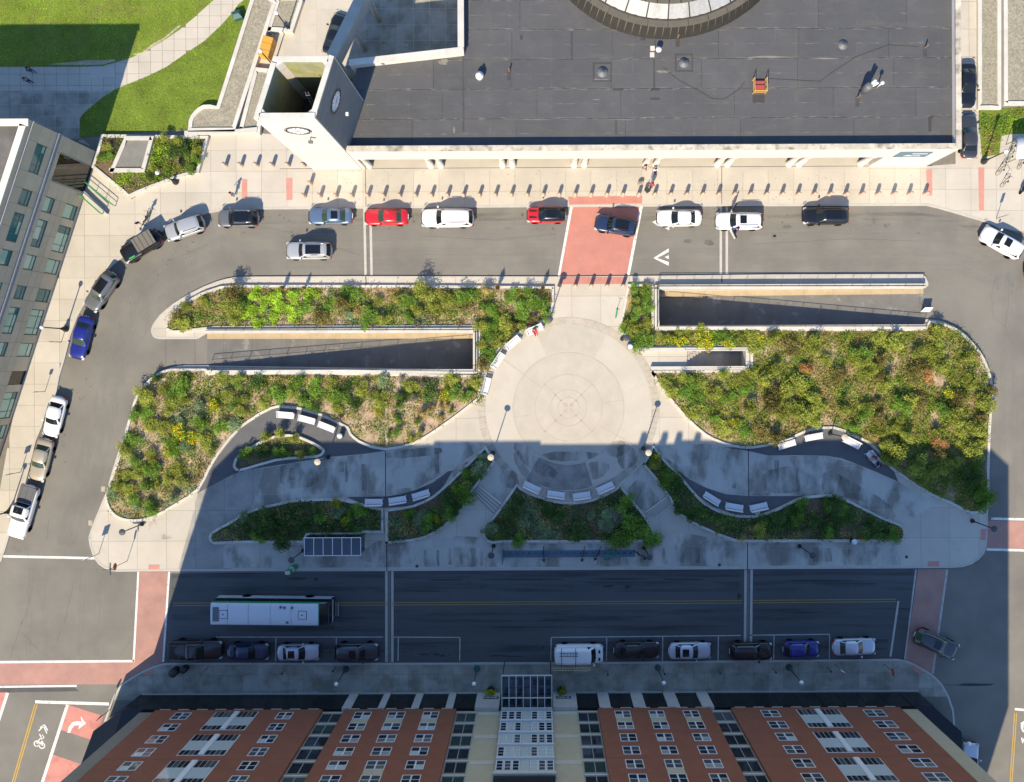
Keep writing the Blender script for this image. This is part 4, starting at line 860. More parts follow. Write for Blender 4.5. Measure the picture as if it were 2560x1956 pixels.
# roof hatch with yellow guard rail
hx, hy = R3(1896,218); MB().box(hx-.55,hx+.55,hy-.6,hy+.5,ZR+.02,ZR+.35).obj('roof_hatch', 'hatch_red', stn, world=True)
hr = MB()
for sx in (-.62,.62):
    hr.path([(hx+sx,hy-.7,ZR),(hx+sx,hy-.7,ZR+1.1),(hx+sx,hy+.62,ZR+1.1),(hx+sx,hy+.62,ZR)], .035); hr.path([(hx+sx,hy-.7,ZR+.6),(hx+sx,hy+.62,ZR+.6)], .03)
hr.path([(hx-.62,hy-.7,ZR+1.1),(hx+.62,hy-.7,ZR+1.1)], .035); hr.path([(hx-.62,hy-.7,ZR+.6),(hx+.62,hy-.7,ZR+.6)], .03); hr.obj('guard_rail', 'hatch_yellow', stn, world=True)
MB().box(hx-.6,hx+.6,hy-1.6,hy-.8,ZR+.03,ZR+.05).obj('walkway_pad', 'membrane_patch', stn, world=True)
for pts in ([(1657,170),(1700,204),(1735,222),(1780,248),(1810,250),(1850,222),(1862,205)],[(1920,198),(2050,205),(2080,182),(2140,143),(2220,114),(2295,118)]):
    P3 = [(*R3(*p), ZR+.06) for p in pts]; MB().path(P3, .03, 5).obj('cable', 'soffit', stn, world=True)
for px_, py_, wx, wy in ((1303,95,.13,.22),(1545,225,.5,.1),(1637,225,.45,.1),(1637,248,.45,.1),(1607,99,.25,.1),(2330,293,.15,.12),(2325,312,.12,.75)):
    x, y = R3(px_,py_); MB().box(x-wx,x+wx,y-wy,y+wy,ZR+.04,ZR+.055).obj('roof_patch', 'membrane_patch' if wx < .13 or wy < .5 else 'membrane_scuff', stn, world=True)
for px_, py_, rx, ry in ((1657,180,26,4),(1500,200,30,2.5),(1110,155,14,10),(1930,143,60,3),(1135,325,4,11),(1330,300,50,1.2),(1560,300,40,1.2),(1490,250,12,1.5),(2060,147,45,2)):
    pts = [(px_+rx*rr.uniform(.5,1.1)*math.cos(t*.5236), py_+ry*rr.uniform(.5,1.1)*math.sin(t*.5236)) for t in range(12)]
    MB().sheet([R3(*p) for p in pts], ZR+.048).obj('roof_stain', 'membrane_scuff', stn, world=True)
# round skylight: tiled drum, stone rim, silver panels, inner ring, dome
dc = (G(1662,-241,ZR)[0], G(1662,-241,ZR)[1]); R1 = 13.7
sk = thing('round_skylight', 'round skylight drum with silver roof panels at the top edge', 'skylight', (*dc, ZR))
MB().lathe([(R1-.06,0),(R1-.68,1.6)], (0,0,0), 96).obj('drum', 'rim_joint', sk, True)
def aring(name, r0, z0, r1, z1, a0, a1, m, th=.08, n=3, par=None):
    vs = []; 
    for i in range(n+1):
        t = a0+(a1-a0)*i/n
        for r, z in ((r0,z0),(r1,z1),(r1,z1-th),(r0,z0-th)): vs.append((r*math.cos(t), r*math.sin(t), z))
    fs = []
    for i in range(n):
        for k in range(4): fs.append((i*4+k, i*4+(k+1)%4, i*4+4+(k+1)%4, i*4+4+k))
    fs += [(0,1,2,3),(n*4+3,n*4+2,n*4+1,n*4)]
    return MB().add(vs, [f[::-1] for f in fs]).obj(name, m, par or sk)
for i in range(110):
    a0 = 2*math.pi*i/110+.004; a1 = 2*math.pi*(i+1)/110-.004
    if math.sin((a0+a1)/2) < .1:
        vs = []
        for t in (a0, a1):
            for r, z in ((R1,.02),(R1-.62,1.62),(R1-.74,1.60),(R1-.12,.0)): vs.append((r*math.cos(t), r*math.sin(t), z))
        MB().add(vs, [(0,4,5,1),(1,5,6,2),(2,6,7,3),(3,7,4,0),(0,1,2,3),(7,6,5,4)]).obj('drum_tile', 'drum_tile', sk)
for i in range(40): aring('rim_stone', R1-.58, 1.74, R1-1.2, 1.76, 2*math.pi*i/40+.002, 2*math.pi*(i+1)/40-.002, 'rim_stone', .14)
for i in range(36): aring('roof_panel', R1-1.3, 1.80, 11.15, 2.42, 2*math.pi*i/36+.006, 2*math.pi*(i+1)/36-.006, 'silver_panel')
MB().lathe([(R1-.9,1.66),(11.0,2.32)], (0,0,0), 72).obj('panel_base', 'dark_seam', sk, True)
for i in range(60): aring('ring_stone', 11.14, 2.6, 10.7, 2.62, 2*math.pi*i/60+.004, 2*math.pi*(i+1)/60-.004, 'rim_stone', .22)
MB().lathe([(10.7,2.5),(10.3,2.9),(8,3.9),(4,4.7),(0,5)], (0,0,0), 64).obj('dome', 'dome_white', sk, True)

# ------------------------------------------------------------------ clock tower (its plan is a parallelogram)
HT = 19.1
ta = G(633,288,HT); tb = G(787,286,HT); tc = G(835,141,HT); td = G(682,141,HT)
ta = (ta[0], YF-.02); tb = (tb[0], YF-.02)
tw = thing('clock_tower', 'square white clock tower with open top at the station corner', 'tower', (*ta, 0))
tpoly = [ta, tb, tc, td]; tin = inset(tpoly, .42)
tin8 = []
for i in range(4):
    a, b, c = Vector(tin[i-1]), Vector(tin[i]), Vector(tin[(i+1)%4]); tin8 += [tuple(b+(a-b).normalized()*.5), tuple(b+(c-b).normalized()*.5)]
MB().prism(tpoly, .1, HT-.12, [tin8]).obj('wall', 'station_wall', tw, world=True)
MB().prism(inset(tpoly,.3), 9.6, 10.0).obj('inner_floor', 'soffit', tw, world=True)
for i in range(4):     # olive-mottled inner lining
    a, b = Vector(tin8[(2*i+1)%8]), Vector(tin8[(2*i+2)%8]); n_ = Vector((-(b-a).y,(b-a).x)).normalized()*.03
    MB().prism([tuple(a),tuple(b),tuple(b+n_),tuple(a+n_)], 10, HT-.13).obj('inner_wall', 'tower_inside', tw, world=True)
for i in range(4):
    a, b = Vector(tpoly[i]), Vector(tpoly[(i+1)%4]); u_ = (b-a).normalized(); pv = (Vector(tpoly[i-1])-a).normalized(); a = a + u_*(.46/abs(u_.x*pv.y-u_.y*pv.x)+.02); coping([tuple(a), tuple(b)], .46, HT-.12, HT, tw, .95, 'coping')
eb, ec = Vector(tb), Vector(tc); en = Vector(((ec-eb).y,-(ec-eb).x)).normalized()*.02; eu = (ec-eb).normalized()*.1
mat('east_panel', (.215,.21,.205), .8, .14, .6, .08, 8, stretch=(1,1,2.5))
MB().prism([tuple(eb+eu-en),tuple(eb+eu+en),tuple(ec-eu+en),tuple(ec-eu-en)], 6.9, HT-.14).obj('east_panel', 'east_panel', tw, world=True)  # thin darker panel over the tower's east face
ld = Vector(tin[1]).lerp(Vector(tin[3]), .25); 
l2 = MB()
for s_ in (-.2,.2): l2.tube((ld.x+s_,ld.y+.3,14.0),(ld.x+s_*.6,ld.y+1.1,17.8),.04,n=5)
for q in range(7): l2.tube((ld.x-.2,ld.y+.35+q*.1,14.4+q*.5),(ld.x+.2,ld.y+.35+q*.1,14.4+q*.5),.03,n=5)
l2.obj('ladder', 'hood_grey', tw, world=True)
def clock(c, u, hr, mn):
    """clock face at c, u = horizontal unit vector along the wall, wall normal to its right"""
    u = Vector((u[0],u[1],0)).normalized(); n_ = Vector((u.y,-u.x,0)); z = Vector((0,0,1)); c = Vector(c)
    def disc(r0, r1, off, m, name, par, k=32):
        vs = [c+n_*off+u*(math.cos(2*math.pi*i/k)*r)+z*(math.sin(2*math.pi*i/k)*r) for r in (r0,r1) for i in range(k)]
        if r0 == 0: b = MB().add(vs[k:], [tuple(range(k))])
        else: b = MB().add(vs, [(i,(i+1)%k,k+(i+1)%k,k+i) for i in range(k)])
        return b.obj(name, m, par, world=True)
    d = disc(0, 1.22, .02, 'station_wall', 'clock_dial', tw); disc(0, .92, .05, 'clock_white', 'face', d); disc(.95, 1.08, .05, 'clock_black', 'rim', d); disc(1.13, 1.2, .05, 'clock_black', 'rim', d)
    mk = MB()
    for i in range(12):
        t = math.pi*2*i/12; p = u*math.cos(t)+z*math.sin(t); q = u*-math.sin(t)+z*math.cos(t)
        mk.add([c+n_*.07+p*.72+q*.04, c+n_*.07+p*.88+q*.04, c+n_*.07+p*.88-q*.04, c+n_*.07+p*.72-q*.04], [(0,1,2,3)])
    mk.obj('hour_marks', 'clock_black', d, world=True)
    for ang, L, wd in ((hr,.5,.05),(mn,.75,.035)):
        t = math.pi/2-ang; p = u*math.cos(t)+z*math.sin(t); q = u*-math.sin(t)+z*math.cos(t)
        MB().add([c+n_*.09-p*.12+q*wd, c+n_*.09+p*L+q*wd*.5, c+n_*.09+p*L-q*wd*.5, c+n_*.09-p*.12-q*wd], [(0,3,2,1)]).obj('clock_hand', 'clock_black', d, world=True)
mid = ((ta[0]+tb[0])/2, ta[1]); clock((mid[0]+.1, mid[1], 15.25), (1,0), R(75), R(240))
me = ((tb[0]+tc[0])/2, (tb[1]+tc[1])/2); clock((me[0]+.03, me[1]-.01, 15.25), (tc[0]-tb[0], tc[1]-tb[1]), R(75), R(240))
MB().tube((mid[0]+.7,mid[1],13.2),(mid[0]+.7,mid[1]-.45,13.3),.05).box(mid[0]+.5,mid[0]+.9,mid[1]-.65,mid[1]-.4,13.15,13.4).obj('floodlight', 'hood_grey', tw, world=True)
MB().box(me[0]+.5,me[0]+.75,me[1]-.75,me[1]-.45,13.2,13.4).obj('floodlight', 'vent_white', tw, world=True)
# courtyard beam on round posts
bm0, bm1 = G(828,140,ZP), G(912,-30,ZP); bt = thing('courtyard_beam', 'concrete beam on round posts behind the clock tower', 'beam', (*bm0, 0))
dv = Vector((bm1[0]-bm0[0], bm1[1]-bm0[1])); L = dv.length; dv.normalize(); nv = Vector((-dv.y, dv.x))
mat('beam_conc', (.42,.40,.35), .85, .15, .8)
MB().prism([tuple(Vector(bm0)+nv*.5), tuple(Vector(bm0)-nv*.5), tuple(Vector(bm1)-nv*.5), tuple(Vector(bm1)+nv*.5)], 5.6, ZP).obj('beam', 'beam_conc', bt, world=True)
for t in (.25, 3.9, 7.4):
    p = Vector(bm0)+dv*t; MB().tube((p.x,p.y,.1),(p.x,p.y,5.6),.3,n=14).obj('post', 'beam_conc', bt, True, True)
# orange tank between the planters
ot = thing('storage_tank', 'orange ribbed plastic storage tank beside the gravel planters', 'tank', (*G(674,128), .1), R(-16)); mat('orange_plastic', (.62,.32,.055), .5, .06, 2)
for i in range(3): MB().box(-.55,.55,-1.08+i*.74,-1.08+i*.74+.70,0,1.25).obj('tank_section', 'orange_plastic', ot)
MB().box(-.5,.5,-1.0,1.06,.1,1.15).obj('tank_core', 'orange_plastic', ot); MB().tube((.1,1.05,.6),(.1,1.7,.6),.05).obj('valve', 'hatch_yellow', ot)

# ------------------------------------------------------------------ pale office building on the left
mat('office_panel', (.52,.445,.32), .82, .07, .8, .05, 12, obj_var=.05); mat('office_joint', (.2,.18,.15), .9)
mat('office_trim', (.40,.38,.36), .7, .1, 1); mat('office_coping', (.70,.655,.55), .7, .05, 1)
mat('office_roof', (.15,.143,.13), .9, .2, .5, .1, 6, col2=(.09,.088,.086), thr=(.4,.65), tscale=.35)
def winmat(name, c, rough=.08): flat(name, c, rough, spec=.6)
winmat('pane_green', (.34,.52,.40)); winmat('pane_teal', (.04,.17,.165)); winmat('pane_light', (.44,.58,.46)); flat('frame_green', (.07,.13,.115), .5)  # pale greens put bright reflections into the pane colour
a_ = R(18.2); ob = G(246,382); orz = math.atan2(-math.cos(a_), -math.sin(a_))
off = thing('office_building', 'pale stone office block with green-tinted windows at the left edge', 'building', (*ob, 0), orz)
LEN = 46.0; sk_ = math.tan(a_)
def skpoly(s0, s1, n0, n1):  # north face runs due west: shear along local x
    return [(s0 + (n0)*sk_*-1*-1*0, n0),(s1,n0),(s1,n1),(s0,n1)]
nf = lambda n: -n*sk_     # local x of the north face at depth n (n<0): due west line
core = [(nf(-.12)*1,-.12),(LEN,-.12),(LEN,-24),(nf(-24),-24)]
MB().prism(core, .05, 12.1).obj('wall', 'office_joint', off)
wins_wide = [(1.7,4.6),(8.7,11.6),(18.05,20.9),(27.3,30.3),(34.2,37.1)]; wins_nar = [(6.3,7.9),(12.45,14.05),(15.75,17.2),(21.8,23.35),(31.05,32.6),(38,39.6)]
allw = sorted(wins_wide + wins_nar + [(24.95,26.5)])
rows = [(.45,2.7),(4.75,6.35),(8.65,10.25)]
def panel(s0, s1, z0, z1, th=.0, m='office_panel', name='stone_panel'):
    if s1-s0 < .05: return
    MB().box(s0+.012, s1-.012, -.13, th, z0+.012, z1-.012).obj(name, m, off)
strips_ = [(.1,.45),(2.7,4.75),(6.35,7.1),(7.7,8.65),(10.25,11.7)]
edges = [0,1.7,4.6,6.3,7.9,10.15,12.45,14.05,15.75,17.2,19.5,21.8,23.35,24.95,26.5,28.8,31.05,32.6,35.6,38,39.6,42.5,LEN]
for z0, z1 in strips_:
    for e0, e1 in zip(edges, edges[1:]):
        if z0 < 5 and e0 >= 1.69 and e1 <= 4.61: continue
        if z0 == .1 and e0 == 24.95: continue
        zz = (z0+z1)/2
        if z1-z0 > 1.5: panel(e0, e1, z0, zz); panel(e0, e1, zz, z1)
        else: panel(e0, e1, z0, z1)
for ri, (z0, z1) in enumerate(rows):
    cur = 0.0
    for s0, s1 in allw:
        panel(cur, s0, z0, z1); cur = s1
        if ri < 2 and (s0, s1) == (1.7,4.6): continue
        if ri == 0 and s0 == 24.95:
            MB().box(s0,s1,-.12,-.09,.1,z1).obj('door', 'dark_glass', off); continue
        wo_ = MB(); wo_.box(s0,s1,-.125,-.05,z0,z0+.07).box(s0,s1,-.125,-.05,z1-.07,z1).box(s0,s0+.07,-.125,-.05,z0+.07,z1-.07).box(s1-.07,s1,-.125,-.05,z0+.07,z1-.07)
        zt = z0+(z1-z0)*.33; wo_.box(s0+.07,s1-.07,-.125,-.055,zt-.03,zt+.03)
        ms = [s0+(s1-s0)*k for k in ((.27,.73) if s1-s0 > 2 else ())]
        for q in ms: wo_.box(q-.03,q+.03,-.125,-.057,z0+.07,z1-.07)
        wf = wo_.obj('window', 'frame_green', off)
        xs_ = [s0+.07]+ms+[s1-.07]
        for p0, p1 in zip(xs_, xs_[1:]):
            for q0, q1 in ((z0+.07,zt-.03),(zt+.03,z1-.07)):
                m_ = rr.choice(['pane_green','pane_light','pane_green','pane_teal'] if ri == 0 else ['pane_teal','pane_green','pane_teal','pane_light'] if ri == 1 else ['pane_teal','pane_teal','pane_green'])
                MB().box(p0+.03,p1-.03,-.122,-.09,q0,q1).obj('pane', m_, wf)
    panel(cur, LEN, z0, z1)
# recessed entrance, cornices, parapet, roof
MB().box(1.75,4.58,-.126,-.1,.1,6.3).obj('entrance', 'dark_glass', off)
MB().box(1.6,1.75,-.13,.0,.1,6.35).box(4.58,4.72,-.13,.0,.1,6.35).obj('entrance_jamb', 'office_trim', off)
for z0, z1, dp in ((7.1,7.25,.16),(7.25,7.52,.05),(7.52,7.7,.16),(11.7,11.9,.14)): MB().prism([(nf(dp),dp),(LEN,dp),(LEN,-.2),(nf(-.2),-.2)], z0, z1).obj('cornice', 'office_trim', off)
MB().prism([(nf(0),0),(LEN,0),(LEN,-.2),(nf(-.2),-.2)], 11.9, 12.6).obj('parapet', 'office_panel', off)
kerb_run([(LEN,.06),(nf(.06),.06)][::-1], None, 'coping_stone', -.62, 12.6, 12.72, 3, 'office_coping') if False else None
def oc(p, q, wd): # coping along local line
    L = math.dist(p,q); n = max(1, round(L/2.6)); d = ((q[0]-p[0])/L,(q[1]-p[1])/L)
    for i in range(n):
        a = (p[0]+d[0]*L*i/n, p[1]+d[1]*L*i/n); b = (p[0]+d[0]*(L*(i+1)/n-.012), p[1]+d[1]*(L*(i+1)/n-.012))
        MB().prism(band([a,b], wd), 12.6, 12.72).obj('coping_stone', 'office_coping', off)
oc((LEN,.08),(nf(.08)+.66,.08), .62)
oc((nf(.08)+.62*sk_*0,.08),(nf(-23),-23), .66)
MB().prism([(nf(-.2)+.0,-.2),(nf(-.2)+.4,-.2),(nf(-23)+.4,-23),(nf(-23),-23)], 12.0, 12.6).obj('parapet', 'office_panel', off)
MB().prism([(nf(-.55)+.45,-.55),(LEN-.2,-.55),(LEN-.2,-23.6),(nf(-23.6)+.45,-23.6)], 12.1, 12.2).obj('roof', 'office_roof', off)

# ------------------------------------------------------------------ brick apartment building at the bottom
mat('brick_wall', (.25,.093,.056), .85, .10, .8, .07, 10, t2=('Z', 5.0, .04, .4)); mat('brick_soldier', (.25,.095,.055), .85, .1, 1)
mat('tan_wall', (.45,.385,.265), .85, .08, .8, .06, 8); mat('tan_side', (.24,.215,.175), .85, .08, .8); mat('tan_band', (.5,.455,.38), .85, .08, 1)
flat('frame_white', (.66,.66,.66), .5); winmat('pane_dark', (.022,.026,.03)); winmat('pane_curtain', (.19,.16,.12)); winmat('pane_bottle', (.035,.055,.05)); winmat('pane_mid', (.075,.085,.09)); winmat('pane_blind', (.30,.30,.29)); winmat('pane_pale', (.46,.50,.49))
mat('pilaster', (.46,.435,.40), .8, .1, 1); flat('storefront', (.006,.007,.009), .12, spec=.4); flat('mullion_grey', (.30,.32,.32), .5)
YB_ = G(1348,1731.6)[1]; HB = 24.8
brk = thing('brick_apartment_building', 'red brick apartment block with white windows along the lower street', 'building', (0, YB_, 0))
def BX(px_, z): return (px_-CX)/S*(H-z)/H
foot = [G(390,1739),G(330,1805),G(330,2400),G(2319,2400),G(2319,1797),G(2248,1737)]
YW = YB_-.34
foot[0] = (BX(343,4.2), YW); foot[-1] = (BX(2292,4.2), YW)
MB().prism(foot, 4.0, HB-.5).obj('wall', 'tan_wall', brk, world=True)
MB().prism([G(352,1736),G(282,1788),G(240,1900),G(240,2400),G(2358,2400),G(2358,1790),G(2290,1729)], .05, 3.99).obj('ground_floor', 'storefront', brk, world=True)
MB().prism(foot, HB-.5, HB).obj('parapet', 'tan_band', brk, world=True)
MB().box(BX(343,4.2)+.01, BX(385,4.2), YW-.1, YW+.02, 4.02, HB-.52).obj('side_panel', 'tan_side', brk, world=True)
panels = [(385,803),(858,1137),(1491,1772),(1823,2245)]
ZB = 4.2
for a, b in panels:
    MB().box(BX(a,ZB), BX(b,ZB), YW-.1, YB_, ZB, HB+.02).obj('brick_panel', 'brick_wall', brk, world=True)
    for k in range(1,4): MB().box(BX(a,ZB)+.02, BX(b,ZB)-.02, YB_-.01, YB_+.012, 4.55+k*5.3-.1, 4.55+k*5.3-.04).obj('brick_course', 'brick_soldier', brk, world=True)
    n = int((b-a)/45)
    for k in range(n): 
        xx = BX(a,ZB)+(BX(b,ZB)-BX(a,ZB))*(k+.5)/n
        MB().box(xx-.55, xx+.55, YB_-.3, YB_+.03, ZB-.12, ZB-.003).obj('sill_stone', 'tan_band', brk, world=True)
def window(x0, x1, z0, z1, y, cols=2, rows_=2, par=None, fm='frame_white', fw=.07, panes=None, proud=.05, midw=None):
    par = par or brk; f = MB()
    f.box(x0,x1,y,y+proud,z0,z0+fw).box(x0,x1,y,y+proud,z1-fw,z1).box(x0,x0+fw,y,y+proud,z0+fw,z1-fw).box(x1-fw,x1,y,y+proud,z0+fw,z1-fw)
    xs_ = [x0+fw+(x1-x0-2*fw)*k/cols for k in range(cols+1)]; zs_ = [z0+fw+(z1-z0-2*fw)*k/rows_ for k in range(rows_+1)]
    for q in xs_[1:-1]: f.box(q-(midw or fw)/2,q+(midw or fw)/2,y,y+proud-.004,z0+fw,z1-fw)
    for q in zs_[1:-1]: f.box(x0+fw,x1-fw,y,y+proud-.008,q-.025,q+.025)
    o = f.obj('window', fm, par, world=True)
    for i in range(cols):
        up = rr.choice(['pane_dark','pane_mid','pane_dark','pane_blind','pane_pale','pane_mid','pane_curtain'])
        for j in range(rows_):
            m_ = (panes or [up, rr.choice(['pane_dark','pane_mid'])])
            MB().box(xs_[i]+.02,xs_[i+1]-.02,y+.003,y+.02,zs_[j]+.01,zs_[j+1]-.01).obj('pane', m_[1-j % 2] if len(m_) > 1 else m_[0], o, world=True)
    return o
S0, PIT, WHT = 4.98, 2.65, 1.63
cols1 = [(436,476.6),(694,731.5)]; cols2 = [(885,926.5),(968,1011),(1055,1095)]; cols3 = [(1532,1571),(1617,1655),(1702,1741)]; cols4 = [(1896,1939),(2152,2200)]
for cs in (cols1, cols2, cols3, cols4):
    for ci, (a, b) in enumerate(cs):
        for k in range(7):
            z = S0+k*PIT; x0_, x1_ = BX(a,S0), BX(b,S0)
            window(x0_, x1_, z, z+WHT, YB_+.001, 2, 2, midw=.13)
            if len(cs) == 3 and (k in (0,) or (ci == 1 and k == 4)): MB().box(x0_,x1_,YB_,YB_+.02,z+WHT+.004,z+PIT-.004).obj('spandrel', 'tan_wall', brk, world=True)
# tall two-storey bay windows
for a, b in ((537,640.6),(1988,2090.5)):
    for k in range(3):
        z = S0-.1+k*2*PIT; x0_, x1_ = BX(a,S0), BX(b,S0); hh = 2*PIT-1.15; xm = (x0_+x1_)/2
        bw = MB().box(x0_-.06,x1_+.06,YB_,YB_+.03,z-.06,z+hh+.06).obj('bay_window', 'frame_white', brk, world=True)
        for s0, s1 in ((x0_,xm-.28),(xm+.28,x1_)):
            n = 4; 
            for i in range(n):
                q0 = s0+(s1-s0)*i/n+.03; q1 = s0+(s1-s0)*(i+1)/n-.03
                MB().box(q0,q1,YB_+.03,YB_+.06,z+.02,z+hh*.30).obj('pane', rr.choice(['pane_dark','pane_mid','pane_dark']), bw, world=True)
                MB().box(q0,q1,YB_+.03,YB_+.06,z+hh*.78,z+hh-.02).obj('pane', rr.choice(['pane_dark','pane_dark','pane_mid']), bw, world=True)
            MB().box(s0,s1,YB_+.03,YB_+.055,z+hh*.33,z+hh*.75).obj('bay_panel', 'pane_pale', bw, world=True)
        MB().box(xm-.25,xm+.25,YB_+.03,YB_+.14,z,z+hh).obj('bay_mullion', 'frame_white', bw, world=True)
# recessed glazed strips
for a, b in ((803,858),(1137,1190),(1438,1491),(1772,1823)):
    x0_, x1_ = BX(a,ZB)+.02, BX(b,ZB)-.02
    for k in range(7):
        z = S0+k*PIT-.2; wd_ = (x1_-x0_)
        g = MB().box(x0_,x1_,YW,YW+.08,z-.45,z-.22).obj('balcony_edge', 'tan_band', brk, world=True)
        window(x0_+.05, x1_-.05, z-.15, z+1.95, YW+.002, 2, 1, fm='mullion_grey', panes=[rr.choice(['pane_dark','pane_bottle','pane_mid','pane_dark'])], proud=.06)
for a, b in ((1190,1248),(1378,1438)):
    for k in range(4): MB().box(BX(a,ZB)+.02,BX(b,ZB)-.02,YW+.001,YW+.03,ZB+.1+k*5.3,ZB+.85+k*5.3).obj('stone_band', 'tan_band', brk, world=True)
# central glazed bay
xa, xb = BX(1249,ZB), BX(1378,ZB)
MB().box(xa, xb, YW, YB_+.05, ZB+.1, 18.0).obj('centre_bay', 'mullion_grey', brk, world=True)
for k in range(5):
    z = S0+.15+k*PIT; xm = (xa+xb)/2
    for s0, s1 in ((xa+.06,xm-.45),(xm+.45,xb-.06)):
        for i in range(3): window(s0+(s1-s0)*i/3+.02, s0+(s1-s0)*(i+1)/3-.02, z, z+1.9, YB_+.052, 1, 3, panes=[rr.choice(['pane_dark','pane_mid','pane_dark','pane_pale'])], fw=.08)
    MB().box(xm-.42,xm+.42,YB_+.05,YB_+.07,z,z+1.9).obj('bay_panel', 'pane_pale', brk, world=True)
    MB().box(xa,xb,YB_+.05,YB_+.16,z+2.1,z+2.28).obj('bay_ledge', 'frame_white', brk, world=True)
MB().box(xa-.1, xb+.1, YW, YB_+.2, 18.0, 18.4).obj('bay_ledge', 'tan_band', brk, world=True); MB().box(xa, xb, YW, YB_+.03, 18.4, HB-.6).obj('bay_top', 'pane_dark', brk, world=True)
# ground floor pilasters, base strip, plaques
for a, b, o_ in [(600,600,0)] and [(872,894,0),(958,974,0),(1038,1056,0),(1120,1138,0),(1190,1248,1),(1378,1436,1),(1489,1516,0),(1571,1600,0),(1653,1682,0),(1735,1763,0)]:
    MB().box(BX(a,.1) if not o_ else BX(a,.1), BX(b,.1), YB_-.3, YB_+.06, .1, ZB-.13).obj('pilaster', 'pilaster', brk, world=True)
for a, b in ((352,870),(896,956),(976,1036),(1058,1118),(1140,1188),(1438,1487),(1518,1569),(1602,1651),(1684,1733),(1765,2290)):
    MB().box(BX(a,.1), BX(b,.1), YB_-.28, YB_+.09, .1, .24).obj('plinth', 'pilaster', brk, world=True)
    n = max(1, round((b-a)/55))
    for k in range(n): 
        q0 = BX(a,.1)+(BX(b,.1)-BX(a,.1))*k/n+.04; q1 = BX(a,.1)+(BX(b,.1)-BX(a,.1))*(k+1)/n-.04
        MB().box(q0,q1,YB_-.25,YB_-.02,.25,ZB-.2).obj('shop_window', 'storefront', brk, world=True)
for a, b in ((1206,1243),(1386,1424)):
    pq = MB().box(BX(a,1.6),BX(b,1.6),YB_+.06,YB_+.09,1.25,1.85).obj('plaque', 'sign_navy', brk, world=True)
    tx = MB(); x0_ = BX(a,1.6)+.12; wd_ = BX(b,1.6)-BX(a,1.6)
    for i in range(8): tx.box(x0_+i*.12,x0_+i*.12+.07,YB_+.09,YB_+.095,1.45,1.65)
    tx.lathe([(.13,0),(.13,.006)], (x0_+wd_-.45,YB_+.09,1.55), 14, ax='y'); tx.obj('plaque_print', 'sign_white', pq, world=True)
# roof pipes whose shadows reach the plaza
for sx in (1603,1655,1691,1738):
    x, y = G(sx-212, 1775); MB().box(x-.28,x+.28,y-.3,y+.3,HB-.6,HB+2.3).obj('chimney', 'tan_wall', brk, world=True)
# glass entrance canopy
cp = thing('entrance_canopy', 'glass entrance canopy with white bars over the brick building door', 'canopy', (BX(1313.5,4.4), YB_, 0))
glass('canopy_glass', (.24,.36,.55), .3)
y0_ = G(1313,1688,4.35)[1]; y1_ = YB_+.02; x0_, x1_ = BX(1251,4.35), BX(1376,4.35)
for i in range(8):
    q = x0_+(x1_-x0_)*i/7; MB().box(q-.03,q+.03,y1_,y0_,4.3,4.42).obj('bar', 'frame_white', cp, world=True)
for q in (y0_-.05, y1_+.1, (y0_+y1_)/2-.6): MB().box(x0_-.045,x1_+.045,q-.05,q+.05,4.285,4.415).obj('cross_bar', 'frame_white', cp, world=True)
for i in range(7): MB().box(x0_+(x1_-x0_)*i/7+.05,x0_+(x1_-x0_)*(i+1)/7-.05,y1_+.05,y0_-.05,4.35,4.37).obj('pane', 'canopy_glass', cp, world=True)
for q in (x0_+.1, x1_-.1): MB().tube((q,y0_-.2,.1),(q,y0_-.2,4.3),.05).obj('post', 'black_metal', cp, world=True)
# ------------------------------------------------------------------ vegetation
import numpy as np
def leaf_material(name, trans=.3):
    m = bpy.data.materials.new(name); m.use_nodes = True; n = m.node_tree; N = n.nodes; L = n.links; N.clear()
    o = N.new('ShaderNodeOutputMaterial'); at = N.new('ShaderNodeAttribute'); at.attribute_name = 'tint'
    oi = N.new('ShaderNodeObjectInfo'); mr = N.new('ShaderNodeMapRange'); mr.inputs[3].default_value = .8; mr.inputs[4].default_value = 1.22; L.new(oi.outputs['Random'], mr.inputs[0])
    sc_ = N.new('ShaderNodeVectorMath'); sc_.operation = 'SCALE'; L.new(at.outputs['Color'], sc_.inputs[0]); L.new(mr.outputs[0], sc_.inputs['Scale'])
    d = N.new('ShaderNodeBsdfDiffuse'); t = N.new('ShaderNodeBsdfTranslucent'); mx = N.new('ShaderNodeMixShader'); mx.inputs[0].default_value = trans
    L.new(sc_.outputs[0], d.inputs[0]); L.new(sc_.outputs[0], t.inputs[0]); L.new(d.outputs[0], mx.inputs[1]); L.new(t.outputs[0], mx.inputs[2]); L.new(mx.outputs[0], o.inputs[0])
    M[name] = m
leaf_material('foliage')
flat('stem', (.10,.07,.045), .9)
PAL = {'green': [(.068,.135,.02),(.09,.16,.028),(.045,.105,.018),(.125,.18,.04)], 'olive': [(.155,.18,.034),(.12,.15,.03),(.195,.205,.05),(.09,.12,.027)],
       'lime': [(.15,.27,.018),(.19,.30,.03),(.12,.22,.018),(.22,.30,.05)], 'dark': [(.035,.072,.02),(.05,.09,.025),(.028,.055,.02),(.07,.10,.03)],
       'dry': [(.21,.165,.075),(.17,.14,.06),(.14,.14,.045),(.25,.2,.10)], 'yellow': [(.075,.145,.022),(.55,.36,.015),(.10,.17,.03),(.62,.42,.02)],
       'purple': [(.09,.13,.03),(.22,.09,.30),(.1,.14,.035),(.08,.12,.03)], 'red': [(.26,.13,.055),(.22,.12,.05),(.15,.13,.045),(.30,.16,.075)],
       'blue': [(.11,.16,.085),(.14,.185,.11),(.08,.13,.06),(.16,.2,.12)], 'bronze': [(.11,.095,.035),(.085,.085,.03),(.14,.115,.045),(.06,.065,.025)]}
